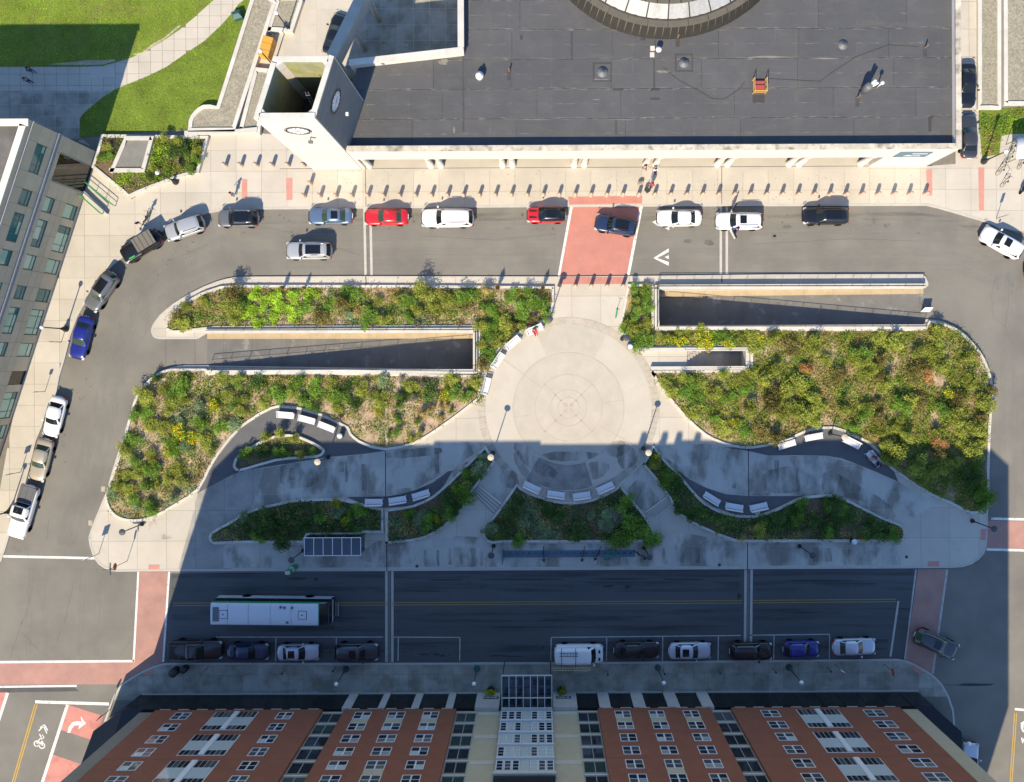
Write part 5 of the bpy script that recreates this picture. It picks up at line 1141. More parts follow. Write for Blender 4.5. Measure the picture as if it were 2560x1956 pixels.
def leaves(pos, size, tint, rs, up=.5, ratio=.55):
    """pos n x 3, size n, tint n x 3 -> mesh arrays of small bent leaf blades"""
    n = len(pos); nrm = rs.normal(size=(n,3)); nrm[:,2] = np.abs(nrm[:,2]) + up*2; nrm /= np.linalg.norm(nrm,axis=1)[:,None]
    a = rs.normal(size=(n,3)); u = np.cross(nrm, a); u /= np.linalg.norm(u,axis=1)[:,None]; v = np.cross(nrm, u)
    s = size[:,None]
    P = np.stack([pos - u*s*.5, pos + v*s*ratio*.5 + nrm*s*.08, pos + u*s*.5 - nrm*s*.05, pos - v*s*ratio*.5 + nrm*s*.08], 1).reshape(-1,3)
    return P, np.repeat(tint, 4, axis=0)
def leaf_mesh(name, P, T):
    n = len(P)//4; me = bpy.data.meshes.new(name); me.vertices.add(len(P)); me.vertices.foreach_set('co', P.astype(np.float32).ravel())
    me.loops.add(len(P)); me.loops.foreach_set('vertex_index', np.arange(len(P), dtype=np.int32)); me.polygons.add(n)
    me.polygons.foreach_set('loop_start', np.arange(0, len(P), 4, dtype=np.int32)); me.polygons.foreach_set('loop_total', np.full(n, 4, dtype=np.int32))
    at = me.color_attributes.new('tint', 'FLOAT_COLOR', 'POINT'); at.data.foreach_set('color', np.concatenate([T, np.ones((len(T),1))],1).astype(np.float32).ravel())
    me.materials.append(M['foliage']); me.update(); me.validate(); return me
def palpick(kind, n, rs, flower=.12):
    p = np.array(PAL[kind]); i = rs.integers(0, len(p), n)
    if kind in ('yellow','purple'):
        i = np.where(rs.random(n) < flower*(1.9 if kind == 'yellow' else 2.2), rs.choice([1,3] if kind == 'yellow' else [1], n), rs.choice([0,2], n))
    t = (p[i]*.5 + (p[i] if kind in ('yellow','purple') else p.mean(0))*.5)*rs.uniform(1.6,2.65,(n,1))*np.array([1.05,1.0,.9]); return t
def shrub_meshes(kind, seed, n=420, R_=1.0, Hh=1.0, lobes=9, size=.12):
    rs = np.random.default_rng(seed); C = []
    for k in range(lobes):
        a = rs.uniform(0, 6.283); d = R_*rs.uniform(.15,.62); C.append((d*math.cos(a)*1.15, d*math.sin(a)*.95, Hh*rs.uniform(.25,.85), R_*rs.uniform(.18,.46), Hh*rs.uniform(.15,.42)))
    C.append((0,0,Hh*.6,R_*.45,Hh*.4)); pos = []; w = np.array([c[3]**2 for c in C]); w /= w.sum()
    for c, q in zip(C, w):
        m = max(8,int(n*q)); d = rs.normal(size=(m,3)); d /= np.linalg.norm(d,axis=1)[:,None]; r = rs.uniform(.55,1.12,(m,1))
        p = d*r*np.array([c[3],c[3],c[4]]) + np.array(c[:3]); pos.append(p)
    pos = np.concatenate(pos); pos[:,2] = np.maximum(pos[:,2], .03); m = len(pos)
    # clumps: tint drifts with a coarse direction noise so that a crown has lighter and darker tufts
    ph = rs.uniform(0,6,3); drift = 1+.28*np.sin(pos[:,0]*4.3+ph[0])*np.cos(pos[:,1]*3.7+ph[1])
    P, T = leaves(pos, rs.uniform(.7,1.4,m)*size, palpick(kind, m, rs)*drift[:,None], rs)
    s = MB(); rg = random.Random(seed)
    for k in range(4):
        a = rg.uniform(0,6.28); s.tube((0,0,-.1),(.35*R_*math.cos(a),.35*R_*math.sin(a),Hh*.55),.025,.01,n=4)
    return leaf_mesh('foliage', P, T), s.mesh('stem', 'stem')
def spiky_meshes(kind, seed, n=170, R_=.8, Hh=1.2):
    """upright ornamental grass"""
    rs = np.random.default_rng(seed); a = rs.uniform(0,6.283,n); lean = rs.uniform(.05,.75,n); L = Hh*rs.uniform(.6,1.1,n)
    tip = np.stack([np.cos(a)*R_*lean, np.sin(a)*R_*lean, L*(1-.35*lean)],1); base = tip*np.array([.12,.12,0])
    side = np.stack([-np.sin(a), np.cos(a), 0*a],1)*.035; mid = (tip+base)*.5+np.array([0,0,.12])
    P = np.stack([base-side, mid-side*1.1, tip, mid+side*1.1],1).reshape(-1,3); T = np.repeat(palpick(kind,n,rs),4,axis=0)
    return leaf_mesh('foliage', P, T), MB().tube((0,0,-.1),(0,0,.25),.06,.03,n=5).mesh('stem','stem')
LIB = {}
for i, k in enumerate(PAL):
    LIB[k] = [shrub_meshes(k, 100+i*10+j, n=1100, lobes=8+2*j, size=.115 if k not in ('lime',) else .14) for j in range(3)]
LIB['grass_dry'] = [spiky_meshes('dry', 300), spiky_meshes('dry', 301)]; LIB['grass_green'] = [spiky_meshes('olive', 310), spiky_meshes('green', 311)]
LOOK = {'green':'mid-green leafy shrub','olive':'olive-green shrub','lime':'bright lime-green low shrub','dark':'dark green shrub','dry':'dry brownish shrub','yellow':'shrub with yellow flowers','purple':'shrub with purple flower heads','red':'rust-red shrub','blue':'grey-green leafy shrub','bronze':'bronze-brown shrub','grass_dry':'tuft of dry ornamental grass','grass_green':'tuft of green ornamental grass'}
BEDNAME = {'west':'western planting bed','east':'eastern planting bed','oval':'small oval bed','south_west':'bed behind the bus shelter','south_west_tail':'curved bed left of the steps','south':'bed below the round plaza','south_east':'south-eastern bed','corner':'angular planter by the office','patch':'grass patch by the bicycles'}
PLANTS = []
def plant(kind, bed, px_, py_, r, h, z=.2):
    PLANTS.append((bed, kind, px_, py_, r, h, z))
rv = random.Random(11)
KEEP_OUT = [fr]
def scatter(bed, n, box, kinds, r=(.75,1.45), h=(.6,1.2), sep=.7, z=.2, margin=.0):
    x0, x1, y0, y1 = box; got = 0; tries = 0; pg = BED[bed]
    while got < n and tries < n*40:
        tries += 1; px_, py_ = rv.uniform(x0,x1), rv.uniform(y0,y1); X, Y = G(px_,py_)
        if not inpoly(X, Y, pg) or any(inpoly(X+a_, Y+b_, k_) for k_ in KEEP_OUT for a_, b_ in ((0,0),(.6,0),(-.6,0),(0,.6),(0,-.6))): continue
        rad = rv.uniform(*r)
        if not all(inpoly(X+rad*.55*math.cos(a), Y+rad*.55*math.sin(a), pg) for a in (0,1.57,3.14,4.71)): continue
        if any(b == bed and math.hypot((px_-q)*px,(py_-s)*px) < sep*(rad+t)*.62 for b, _, q, s, t, _, _ in PLANTS): continue
        kd_ = kinds[int(min(.999,max(0,.5+.75*noise.noise(Vector((X*.22,Y*.22,9.1)))+rv.uniform(-.12,.12)))*len(kinds))]
        plant(kd_, bed, px_, py_, rad, rv.uniform(*h), z); got += 1
# individual plants that stand out in the photograph
for a in (('bronze','west',592,735,1.3,1.9),('bronze','west',860,755,1.25,1.8),('grass_dry','west',712,722,.6,1.3),('grass_dry','west',765,722,.5,1.2),('olive','west',1060,735,1.5,1.7),('green','west',1160,745,1.2,1.4),('grass_dry','west',1245,722,.7,1.6),('grass_dry','west',1357,722,.6,1.5),('green','west',1340,760,1.4,1.3),('green','west',1368,790,.9,1.0),
          ('lime','west',640,735,1.1,.5),('lime','west',690,745,1.2,.55),('lime','west',740,745,1.1,.5),('lime','west',640,775,1.2,.5),('lime','west',690,790,1.2,.55),('lime','west',735,785,1.0,.5),('lime','west',780,740,1.1,.55),('lime','west',650,805,1.0,.5),('lime','west',610,790,.8,.5),('lime','west',710,765,1.0,.55),('lime','west',665,760,1.0,.5),
          ('yellow','west',452,1080,1.2,1.0),('yellow','west',490,1095,1.0,.9),('yellow','west',540,1015,.9,.9),('yellow','west',425,1130,.7,.8),('yellow','west',1113,985,1.0,.8),('yellow','west',1030,1097,.6,.7),('yellow','west',945,1030,.7,.8),
          ('purple','west',1035,995,.8,.9),('purple','west',1060,960,.6,.8),('purple','west',935,815,.6,.7),('purple','west',1010,945,.6,.8),('purple','west',1045,813,.6,.7),
          ('red','east',2015,918,1.1,1.0),('red','east',2307,935,1.1,1.1),('red','east',2332,1108,1.2,1.3),
          ('yellow','east',1750,830,1.0,.9),('yellow','east',1700,852,.9,.8),('yellow','east',1770,862,.9,.8),('yellow','east',1815,862,.9,.8),('yellow','east',1830,1055,.8,.8),('yellow','east',2365,980,.8,.9),
          ('dark','south_west',690,1318,1.9,2.3),('dark','south_west',660,1290,1.5,1.8),('dark','south_west',715,1348,1.2,1.9),('green','south_west_tail',1160,1225,1.7,1.8),('blue','south_west_tail',1205,1165,1.3,1.5),('yellow','south_west_tail',1094,1294,.8,.8),('yellow','south_west',868,1296,.8,.9),('yellow','south_west',845,1255,.7,.8),
          ('green','south',1590,1320,2.0,2.0),('green','south',1560,1250,1.4,1.5),('green','south',1540,1345,1.6,1.6),('purple','south',1545,1285,1.2,1.1),('green','south',1625,1345,1.3,1.6),('dark','south',1280,1280,1.4,1.3),('green','south',1300,1345,1.1,.9),
          ('olive','oval',668,1090,.9,1.3),('olive','oval',705,1085,.9,1.4),('olive','oval',745,1095,.7,1.2),('green','oval',620,1135,1.1,.9),('dark','oval',660,1130,1.0,.8),('green','oval',710,1128,1.0,.8),('olive','oval',755,1132,.8,.9),('green','oval',785,1130,.6,.7),
          ('dark','south_east',2180,1325,1.6,1.4),('dark','south_east',2080,1260,1.5,1.6),('green','south_east',2225,1335,1.2,1.1),('olive','south_east',1640,1155,1.0,1.2),('green','south_east',1660,1195,1.2,1.1),
          ('green','east',2440,1230,1.6,1.8),('green','east',2450,1255,1.3,1.4),('dark','east',2420,1195,1.6,1.4)): plant(*a)
scatter('west', 30, (380,1400,700,820), ['olive','green','olive','bronze','green','dry','blue'], sep=.7)
scatter('west', 18, (1195,1400,800,1010), ['olive','green','olive','bronze','green'], sep=.7)
scatter('west', 46, (250,620,930,1290), ['green','olive','green','olive','blue','green','dark','olive'], r=(.7,1.4), sep=.75)
scatter('west', 26, (600,1220,935,1020), ['green','olive','green','dark','olive','blue','bronze'], sep=.75)
scatter('west', 12, (960,1150,1010,1090), ['olive','green','dry'], r=(.4,.8), sep=.9)
scatter('east', 14, (1540,1660,710,870), ['green','olive','green','lime'], sep=.7)
scatter('east', 12, (1640,1900,825,870), ['green','olive','yellow','olive'], sep=.65)
scatter('east', 78, (1870,2490,820,1240), ['green','olive','olive','bronze','olive','olive','olive','green'], r=(.8,1.7), h=(.8,1.9), sep=.55)
scatter('east', 16, (1640,1890,930,1110), ['olive','green','olive','olive','green'], sep=.72)
scatter('south_west', 10, (530,970,1240,1370), ['dark','green','dark','blue','green'], sep=.6)
scatter('south_west_tail', 7, (960,1240,1110,1360), ['dark','green','blue'], sep=.6)
scatter('south', 9, (1210,1660,1230,1360), ['green','dark','dark','blue','dry'], sep=.6)
scatter('south_east', 20, (1610,2260,1120,1360), ['dark','green','dark','dark','olive'], sep=.55)
scatter('corner', 14, (240,520,340,500), ['green','dark','olive','green','yellow'], r=(.5,.95), h=(.6,1.1), sep=.6, z=.5)
# labels: kind + bed + its place counted from the left
cnt = {}
for p in sorted(PLANTS, key=lambda q: q[2]):
    bed, kind, px_, py_, r, h, z = p; key = (bed, kind); cnt[key] = cnt.get(key, 0)+1
    tot = sum(1 for q in PLANTS if q[0] == bed and q[1] == kind)
    nm = 'ornamental_grass' if kind.startswith('grass') else ('flowering_shrub' if kind in ('yellow','purple') else 'shrub')
    lab = ('only %s in the %s' % (LOOK[kind], BEDNAME[bed])) if tot == 1 else ('%s %s from the left in the %s' % (ordw(cnt[key]), LOOK[kind], BEDNAME[bed]))
    X, Y = G(px_, py_); t = thing(nm, lab, 'shrub' if nm != 'ornamental_grass' else 'grass tuft', (X, Y, z), rv.uniform(0,6.28), 'plants in the ' + BEDNAME[bed])
    f, s = rv.choice(LIB[kind]); t.scale = (r, r, h)
    inst('foliage', f, t); inst('stem', s, t)
# ground cover between the shrubs: nobody could count it
def cover(bed, dens, rs, kinds, hmul=1.0, z0=.24, rng_=None, keep=lambda x, y: 1.0, size=(.09,.22)):
    pg = inset(BED[bed], .3); xs = [p[0] for p in pg]; ys = [p[1] for p in pg]; A = (max(xs)-min(xs))*(max(ys)-min(ys)); n = int(A*dens)
    pos = []; tin = []
    X = rs.uniform(min(xs),max(xs),n); Y = rs.uniform(min(ys),max(ys),n)
    for x, y in zip(X, Y):
        if not inpoly(x, y, pg) or inpoly(x, y, fr): continue
        px_ = CX + x*S; py_ = CY - y*S; kk = keep(px_, py_); 
        nz = noise.noise(Vector((x*.45, y*.45, 1.7))); nz2 = noise.noise(Vector((x*.9, y*.9, 7.1)))
        if rs.random() > kk*(.62+.9*nz): continue
        m = int(rs.integers(13,22)); hh = max(.08, (.34+.5*nz2)*hmul); q = rs.normal(0,.2,(m,3)); q[:,2] = z0 + np.abs(rs.normal(0,1,m))*hh*.5
        q[:,0] += x; q[:,1] += y; pos.append(q)
        kd = kinds[int(min(len(kinds)-1, max(0, (.5+.9*noise.noise(Vector((x*.3,y*.3,3.3))))*len(kinds))))] if rs.random() < .75 else kinds[int(rs.integers(0,len(kinds)))]
        tin.append(palpick(kd, m, rs)*rs.uniform(.75,1.25))
    pos = np.concatenate(pos); tin = np.concatenate(tin); P, T = leaves(pos, rs.uniform(*size,len(pos)), tin, rs, up=.35)
    return P, T
def cover_obj(name, label, parts):
    P = np.concatenate([p for p, _ in parts]); T = np.concatenate([t for _, t in parts])
    o = bpy.data.objects.new(name, leaf_mesh(name, P, T)); COL.objects.link(o); tag(o, label, 'plants', None, 'stuff')
rs = np.random.default_rng(5)
def kw(x, y):
    if y > 1000 and x > 640: return .28
    if y > 940 and x < 640: return .75
    if 1030 < y and 520 < x: return .25
    return 1.0
cover_obj('ground_cover', 'low mixed leafy growth filling the western planting bed', [cover('west', 20, rs, ['green','dry','olive','green','olive','bronze','blue'], keep=kw)])
def ke(x, y):
    if y > 1040 and x < 1960: return .5
    if x < 1690 and y > 960: return .5
    return 1.25
cover_obj('ground_cover', 'low wild olive growth filling the eastern planting bed', [cover('east', 22, rs, ['olive','green','olive','dry','olive','green','olive','olive'], 1.1, keep=ke)])
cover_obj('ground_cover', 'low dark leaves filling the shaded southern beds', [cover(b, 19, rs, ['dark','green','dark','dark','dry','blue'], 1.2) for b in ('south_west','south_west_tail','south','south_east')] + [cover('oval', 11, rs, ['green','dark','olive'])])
cover_obj('ground_cover', 'low leaves in the angular planter by the office', [cover('corner', 22, rs, ['green','olive','lime','dark'], 1.0, .5)])
cover_obj('ground_cover', 'weedy growth on the grass patch beside the bicycles', [cover('patch', 14, rs, ['lime','green','olive','dry'], .5, .17)])
# blades of the lawns
def lawn_blades(name, label, poly, dens, kinds):
    xs = [p[0] for p in poly]; ys = [p[1] for p in poly]; x0, x1, y0, y1 = max(min(xs),-62), max(xs), min(ys), min(max(ys),44); n = int((x1-x0)*(y1-y0)*dens)
    X = rs.uniform(x0,x1,n); Y = rs.uniform(y0,y1,n); k = np.array([inpoly(x,y,poly) for x, y in zip(X,Y)]); X, Y = X[k], Y[k]; m = len(X)
    pos = np.stack([X,Y,np.full(m,.18)+rs.uniform(0,.05,m)],1); drift = np.array([1.0+.8*noise.noise(Vector((x*.4,y*.4,0)))+.45*noise.noise(Vector((x*2,y*2,5))) for x, y in zip(X,Y)])
    t = np.concatenate([palpick(kinds[0],m//2,rs), palpick(kinds[1],m-m//2,rs)]); rs.shuffle(t); P, T = leaves(pos, rs.uniform(.08,.16,m), t*np.clip(drift,.5,1.5)[:,None], rs, up=.1, ratio=.3)
    o = bpy.data.objects.new(name, leaf_mesh(name, P, T)); COL.objects.link(o); tag(o, label, 'grass', None, 'stuff')
lawn_blades('grass', 'mown grass of the upper left lawn above the curved path', lawn1, 55, ['green','lime'])
lawn_blades('grass', 'mown grass of the lawn between the path and the clock tower', lawn2, 55, ['green','lime'])
# ------------------------------------------------------------------ vehicles
flat('tyre', (.012,.012,.013), .85, spec=.2); flat('rim', (.42,.42,.44), .35, .8); flat('car_glass', (.010,.014,.016), .06, spec=.4); flat('car_glass_green', (.04,.062,.045), .06, spec=.45)
flat('head_lamp', (.42,.43,.45), .15, spec=.6); flat('tail_lamp', (.38,.012,.015), .25, spec=.6); flat('car_trim', (.015,.015,.017), .5); flat('chrome', (.6,.6,.62), .2, .9); flat('plate', (.7,.7,.68), .5)
flat('pole_dark', (.1,.1,.105), .4, .6); flat('sunroof', (.008,.009,.012), .05, spec=.7); flat('cabin', (.03,.028,.026), .8)
PAINT = {'silver':(.46,.47,.48),'dark_grey':(.06,.062,.068),'grey':(.17,.175,.185),'white':(.78,.78,.77),'red':(.50,.012,.02),'blue':(.012,.02,.20),'navy':(.015,.028,.075),'steel_blue':(.12,.18,.29),'black':(.008,.008,.01),'tan':(.50,.44,.34),'pearl':(.56,.56,.62),'slate':(.05,.055,.07)}
for k, c in PAINT.items(): flat('paint_'+k, c, .3, .35 if k in ('silver','grey','tan','steel_blue','pearl','dark_grey','slate') else .0, .5, coat=.8)
def car_meshes(L, W, kind):
    """lofted body: x forward, origin on the road under the middle"""
    hl = L/2
    hood = {'sedan':.86,'suv':1.02,'hatch':.95,'van':1.15,'pickup':1.12,'jeep':1.12}[kind]; belt = hood+.06; top = {'sedan':1.44,'suv':1.70,'hatch':1.50,'van':2.05,'pickup':1.88,'jeep':1.82}[kind]
    tail = {'sedan':1.0,'suv':1.12,'hatch':1.05,'van':1.25,'pickup':1.15,'jeep':1.2}[kind]
    boxy = kind in ('jeep','pickup','van')
    N = 15; body = MB(); rings = []
    for i in range(N):
        t = i/(N-1); x = -hl + L*t; e = min(t, 1-t)*L
        rnd_ = .12 if boxy else .42
        wf = 1-(.24 if not boxy else .1)*max(0, 1-e/rnd_)**2 if e < rnd_ else 1.0
        wf *= 1 - (.05 if not boxy else .02)*(abs(t-.5)*2)**2
        hw = W/2*wf
        zt = tail + (belt-tail)*min(1, t/.3) if t < .5 else belt + (hood-belt)*min(1,(t-.5)/.12)
        if t > .62: zt = hood - (.16 if not boxy else .05)*((t-.62)/.38)**2
        if e < .12: zt -= .16 if not boxy else .06
        zb = .24 + (.10 if e < .2 else 0)
        rings.append([(x,-hw*.93,zb),(x,-hw,zb+.22),(x,-hw*.995,zt-.16),(x,-hw*.90,zt-.02),(x,-hw*.5,zt+.025),(x,0,zt+.035),(x,hw*.5,zt+.025),(x,hw*.90,zt-.02),(x,hw*.995,zt-.16),(x,hw,zb+.22),(x,hw*.93,zb)])
    m = 11
    for r in rings: body.v += r
    for i in range(N-1):
        for j in range(m-1): body.f.append((i*m+j, i*m+j+1, (i+1)*m+j+1, (i+1)*m+j)); body.m.append(0)
        body.f.append((i*m+m-1, i*m, (i+1)*m, (i+1)*m+m-1)); body.m.append(0)
    body.f += [tuple(range(m))[::-1], tuple((N-1)*m+k for k in range(m))]; body.m += [0,0]
    body.f = [f[::-1] for f in body.f]
    # cabin profile: base front, roof front, roof rear, base rear (x)
    prof = {'sedan':(.17,.02,-.22,-.36),'suv':(.20,.08,-.40,-.475),'hatch':(.19,.05,-.33,-.47),'van':(.33,.22,-.47,-.49),'pickup':(.16,.06,-.12,-.16),'jeep':(.10,.06,-.40,-.42)}[kind]
    bf, rf, rb, bb = [p*L for p in prof]; wb = W/2*.885; wr = W/2*(.70 if not boxy else .80)
    zb0 = belt-.05
    cab = MB(); ns, nw = 9, 7; roof = []
    for i in range(ns):
        t = i/(ns-1); x = rf+(rb-rf)*t
        for j in range(nw):
            s = -1+2*j/(nw-1); cr = .07 if not boxy else .03
            xx = x + (.06*(1-abs(s)**2) if i == 0 else -.05*(1-abs(s)**2) if i == ns-1 else 0)
            ws = wr*(1-.06*(2*t-1)**2); roof.append((xx, s*ws, top - cr*s*s - .05*(2*t-1)**2*(1 if not boxy else .3)))
    cab.v += roof
    for i in range(ns-1):
        for j in range(nw-1): cab.f.append((i*nw+j, i*nw+j+1, (i+1)*nw+j+1, (i+1)*nw+j)); cab.m.append(0)
    cab.f = [f if True else f for f in cab.f]
    # lower ring
    base = []
    def bw(x): return wb*(1-.05*abs(x)/hl)
    order = [(0,j) for j in range(nw)] + [(i,nw-1) for i in range(1,ns)] + [(ns-1,j) for j in range(nw-2,-1,-1)] + [(i,0) for i in range(ns-2,0,-1)]
    n0 = len(cab.v)
    for (i,j) in order:
        p = roof[i*nw+j]; t = i/(ns-1)
        if i == 0: q = (bf + .10*(1-(2*j/(nw-1)-1)**2), p[1]/wr*bw(bf)*1.0, zb0)
        elif i == ns-1: q = (bb - .06*(1-(2*j/(nw-1)-1)**2), p[1]/wr*bw(bb)*1.0, zb0)
        else: x = bf+(bb-bf)*t; q = (x, math.copysign(bw(x), p[1]), zb0)
        cab.v.append(q)
    K = len(order)
    for k in range(K):
        a = order[k][0]*nw+order[k][1]; b = order[(k+1)%K][0]*nw+order[(k+1)%K][1]
        cab.f.append((a, n0+k, n0+(k+1)%K, b)); cab.m.append(0)
    # glass panes lifted off the cabin
    def lift(quad, d=.012, t0=.0, t1=1.0, s0=.0, s1=1.0):
        q = [Vector(v) for v in quad]; nrm = (q[1]-q[0]).cross(q[3]-q[0]).normalized()
        if nrm.dot((q[0]+q[2])/2 - Vector((0,0,.8))) < 0: nrm = -nrm
        def P(s,t): return (q[0].lerp(q[1],s)).lerp(q[3].lerp(q[2],s),t) + nrm*d
        return [tuple(P(s0,t0)), tuple(P(s1,t0)), tuple(P(s1,t1)), tuple(P(s0,t1))]
    R4 = {'fl':roof[nw-1],'fr':roof[0],'rl':roof[(ns-1)*nw+nw-1],'rr':roof[(ns-1)*nw]}
    B4 = {'fl':(bf,bw(bf),zb0+.04),'fr':(bf,-bw(bf),zb0+.04),'rl':(bb,bw(bb),zb0+.04),'rr':(bb,-bw(bb),zb0+.04)}
    def strip_glass(row, bx, sgn):   # curved windscreen following the roof edge
        b = MB(); g = .02*sgn; up = []; lo = []
        for j in range(nw):
            s = -1+2*j/(nw-1); p = roof[row*nw+j]; q = (bx + sgn*(.10 if row == 0 else .06)*(1-s*s), p[1]/wr*bw(bx), zb0)
            P_, Q_ = Vector(p), Vector(q); off = Vector((.014*sgn,0,.012)); k = .94
            up.append(tuple((P_.lerp(Q_,.10)*1.0+off)[i] if i != 1 else (P_.lerp(Q_,.10).y*k) for i in range(3))); lo.append(tuple((P_.lerp(Q_,.94)+off)[i] if i != 1 else (P_.lerp(Q_,.94).y*k) for i in range(3)))
        b.v = up+lo
        for j in range(nw-1): b.f.append((j,j+1,nw+j+1,nw+j)); b.m.append(0)
        return b
    g = {'windscreen': strip_glass(0, bf, 1)}
    if kind not in ('van',): g['rear_window'] = strip_glass(ns-1, bb, -1)
    side = []
    for sg, a, b_ in ((1,'l',0),(-1,'r',0)):
        quad = [B4['f'+a], B4['r'+a], R4['r'+a], R4['f'+a]]; s = MB()
        spans = ((.09,.50),(.54,.93)) if kind not in ('pickup','van') else (((.10,.92),) if kind == 'van' else ((.12,.52),(.56,.93)))
        if kind == 'van': spans = ((.08,.28),)
        for s0, s1 in spans: s.add(lift(quad, .014, .10, .86, s0, s1), [(0,1,2,3)])
        side.append(s)
    g['side'] = side
    return body, cab, g, dict(hl=hl, W=W, hood=hood, belt=belt, top=top, tail=tail, bf=bf, rf=rf, rb=rb, bb=bb, wr=wr, boxy=boxy)
wheel_cache = {}
def wheel(t, x, y, r=.33):
    if r not in wheel_cache:
        wheel_cache[r] = (MB().lathe([(r*.62,-.1),(r*.93,-.105),(r,-.06),(r,.06),(r*.93,.105),(r*.62,.1)], (0,0,0), 20, ax='y').mesh('tyre','tyre',True), MB().lathe([(r*.66,-.085),(r*.6,-.07),(r*.15,-.06),(r*.15,.06),(r*.6,.07),(r*.66,.085)], (0,0,0), 14, ax='y').mesh('rim','rim',True))
    w_ = inst('tyre', wheel_cache[r][0], None, (x,y,r)); w_.name = 'wheel'; w_.parent = t; inst('rim', wheel_cache[r][1], w_)
mesh_cache = {}
def car(label, px_, py_, hdg, L, kind, paint, W=None, roof_paint=None, glassy='car_glass', sunroof=None, rails=False, cat='car', group=None, name='parked_car', extra=None, zc=.75, stripes=False):
    W = W or {'sedan':1.82,'suv':1.92,'hatch':1.75,'van':2.0,'pickup':2.02,'jeep':1.88}[kind]
    X, Y = G(px_, py_, zc); t = thing(name, label, cat, (X, Y, 0), R(hdg), group)
    key = (L, W, kind)
    if key not in mesh_cache: mesh_cache[key] = car_meshes(L, W, kind)
    body, cab, g, d = mesh_cache[key]; pm = 'paint_'+paint
    b = MB(); b.v = list(body.v); b.f = list(body.f); b.m = list(body.m); bo = b.obj('body', pm, t, True)
    md = bo.modifiers.new('sub', 'SUBSURF'); md.levels = 1; md.render_levels = 1
    c = MB(); c.v = list(cab.v); c.f = list(cab.f); c.m = list(cab.m); co = c.obj('cabin', 'paint_'+(roof_paint or paint), t, True)
    for k in ('windscreen','rear_window'):
        if k in g: q = MB(); q.v = list(g[k].v); q.f = list(g[k].f); q.m = list(g[k].m); q.obj(k, glassy, t, True)
    for s in g['side']: q = MB(); q.v = list(s.v); q.f = list(s.f); q.m = list(s.m); q.obj('side_window', glassy, t)
    r = .33 if kind in ('sedan','hatch') else .38
    for sx in (.30,-.29):
        for sy in (-1,1): wheel(t, L*sx, sy*(W/2-.08), r)
    for sy in (-1,1):
        z = d['hood']-.24
        MB().add([(d['hl']-.05,sy*W*.46,z),(d['hl']-.32,sy*W*.485,z+.1),(d['hl']-.36,sy*W*.43,z+.18),(d['hl']-.07,sy*W*.33,z+.10),(d['hl']+.0,sy*W*.33,z-.02)], [(0,1,2,3,4)] if sy < 0 else [(4,3,2,1,0)]).obj('headlight', 'head_lamp', t)
        z = d['tail']-.24
        MB().add([(-d['hl']+.02,sy*W*.30,z),(-d['hl']-.01,sy*W*.42,z),(-d['hl']+.18,sy*W*.495,z+.03),(-d['hl']+.22,sy*W*.47,z+.17),(-d['hl']+.06,sy*W*.40,z+.17),(-d['hl']+.05,sy*W*.30,z+.15)], [(0,1,2,3,4,5)] if sy > 0 else [(5,4,3,2,1,0)]).obj('taillight', 'tail_lamp', t)
        mx = d['bf']-.12; MB().box(mx-.1,mx+.06,min(sy*(W/2-.02),sy*(W/2+.18)),max(sy*(W/2-.02),sy*(W/2+.18)),d['belt']+.02,d['belt']+.17).obj('mirror', pm if paint != 'white' else pm, t)
        if rails: MB().tube((d['rf']-.25,sy*d['wr']*.93,d['top']+.02),(d['rb']+.25,sy*d['wr']*.93,d['top']+.02),.03,n=6).obj('roof_rail', 'chrome' if paint in ('silver','grey','white') else 'car_trim', t)
    if sunroof == 'pano': MB().box(d['rb']*.72,d['rf']-.22,-d['wr']*.72,d['wr']*.72,d['top']-.03,d['top']+.018).obj('sunroof', 'sunroof', t)
    elif sunroof: MB().box(d['rf']-1.0,d['rf']-.3,-d['wr']*.62,d['wr']*.62,d['top']-.03,d['top']+.016).obj('sunroof', 'sunroof', t)
    MB().box(d['hl']-.1,d['hl']+.02,-W*.28,W*.28,.42,.58).obj('grille', 'car_trim', t); MB().box(-d['hl']-.012,-d['hl']+.05,-.26,.26,.62,.76).obj('number_plate', 'plate', t)
    if stripes:
        for sy in (-.34,.34): MB().box(d['bf']+.25,d['hl']-.25,sy-.07,sy+.07,d['hood']-.02,d['hood']+.042).obj('bonnet_stripe', 'car_trim', t)
    if extra: extra(t, d, L, W)
    return t
KP = 'cars by the station kerb'; KW = 'cars along the curved left road'; KS = 'cars along the lower street kerb'
car('silver SUV with black glass roof, near the lone pedestrian at the kerb', 596, 546, 180, 4.4, 'suv', 'grey', roof_paint='black', sunroof='pano', rails=True, group=KP)
car('silver compact SUV on the curve, behind the black open-top off-roader', 462, 570, 198, 4.4, 'suv', 'silver', group=KW, rails=True)
def jeep_x(t, d, L, W):
    MB().box(d['rb']-.02,d['rf']+.02,-d['wr']-.03,d['wr']+.03,d['top']-.02,d['top']+.05).obj('soft_top', 'jeep_top', t)
    for k in range(4): MB().box(d['rb']+(d['rf']-d['rb'])*(k+.5)/4-.02,d['rb']+(d['rf']-d['rb'])*(k+.5)/4+.02,-d['wr']-.03,d['wr']+.03,d['top']+.05,d['top']+.065).obj('top_seam', 'car_trim', t)
    MB().lathe([(.14,-.12),(.38,-.12),(.4,0),(.38,.12),(.14,.12)], (-d['hl']-.12,0,1.0), 18, ax='x').obj('spare_wheel', 'tyre', t, True)
    MB().box(d['bf']+.55,d['bf']+1.25,W*.30,W*.36,d['hood']-.02,d['hood']+.045).obj('green_stripe', 'jeep_green', t)
    for sx in (.30,-.29):
        for sy in (-1,1): MB().box(L*sx-.5,L*sx+.5,sy*(W/2+.02)-.12,sy*(W/2+.02)+.12,.78,.86).obj('wheel_arch', 'car_trim', t)
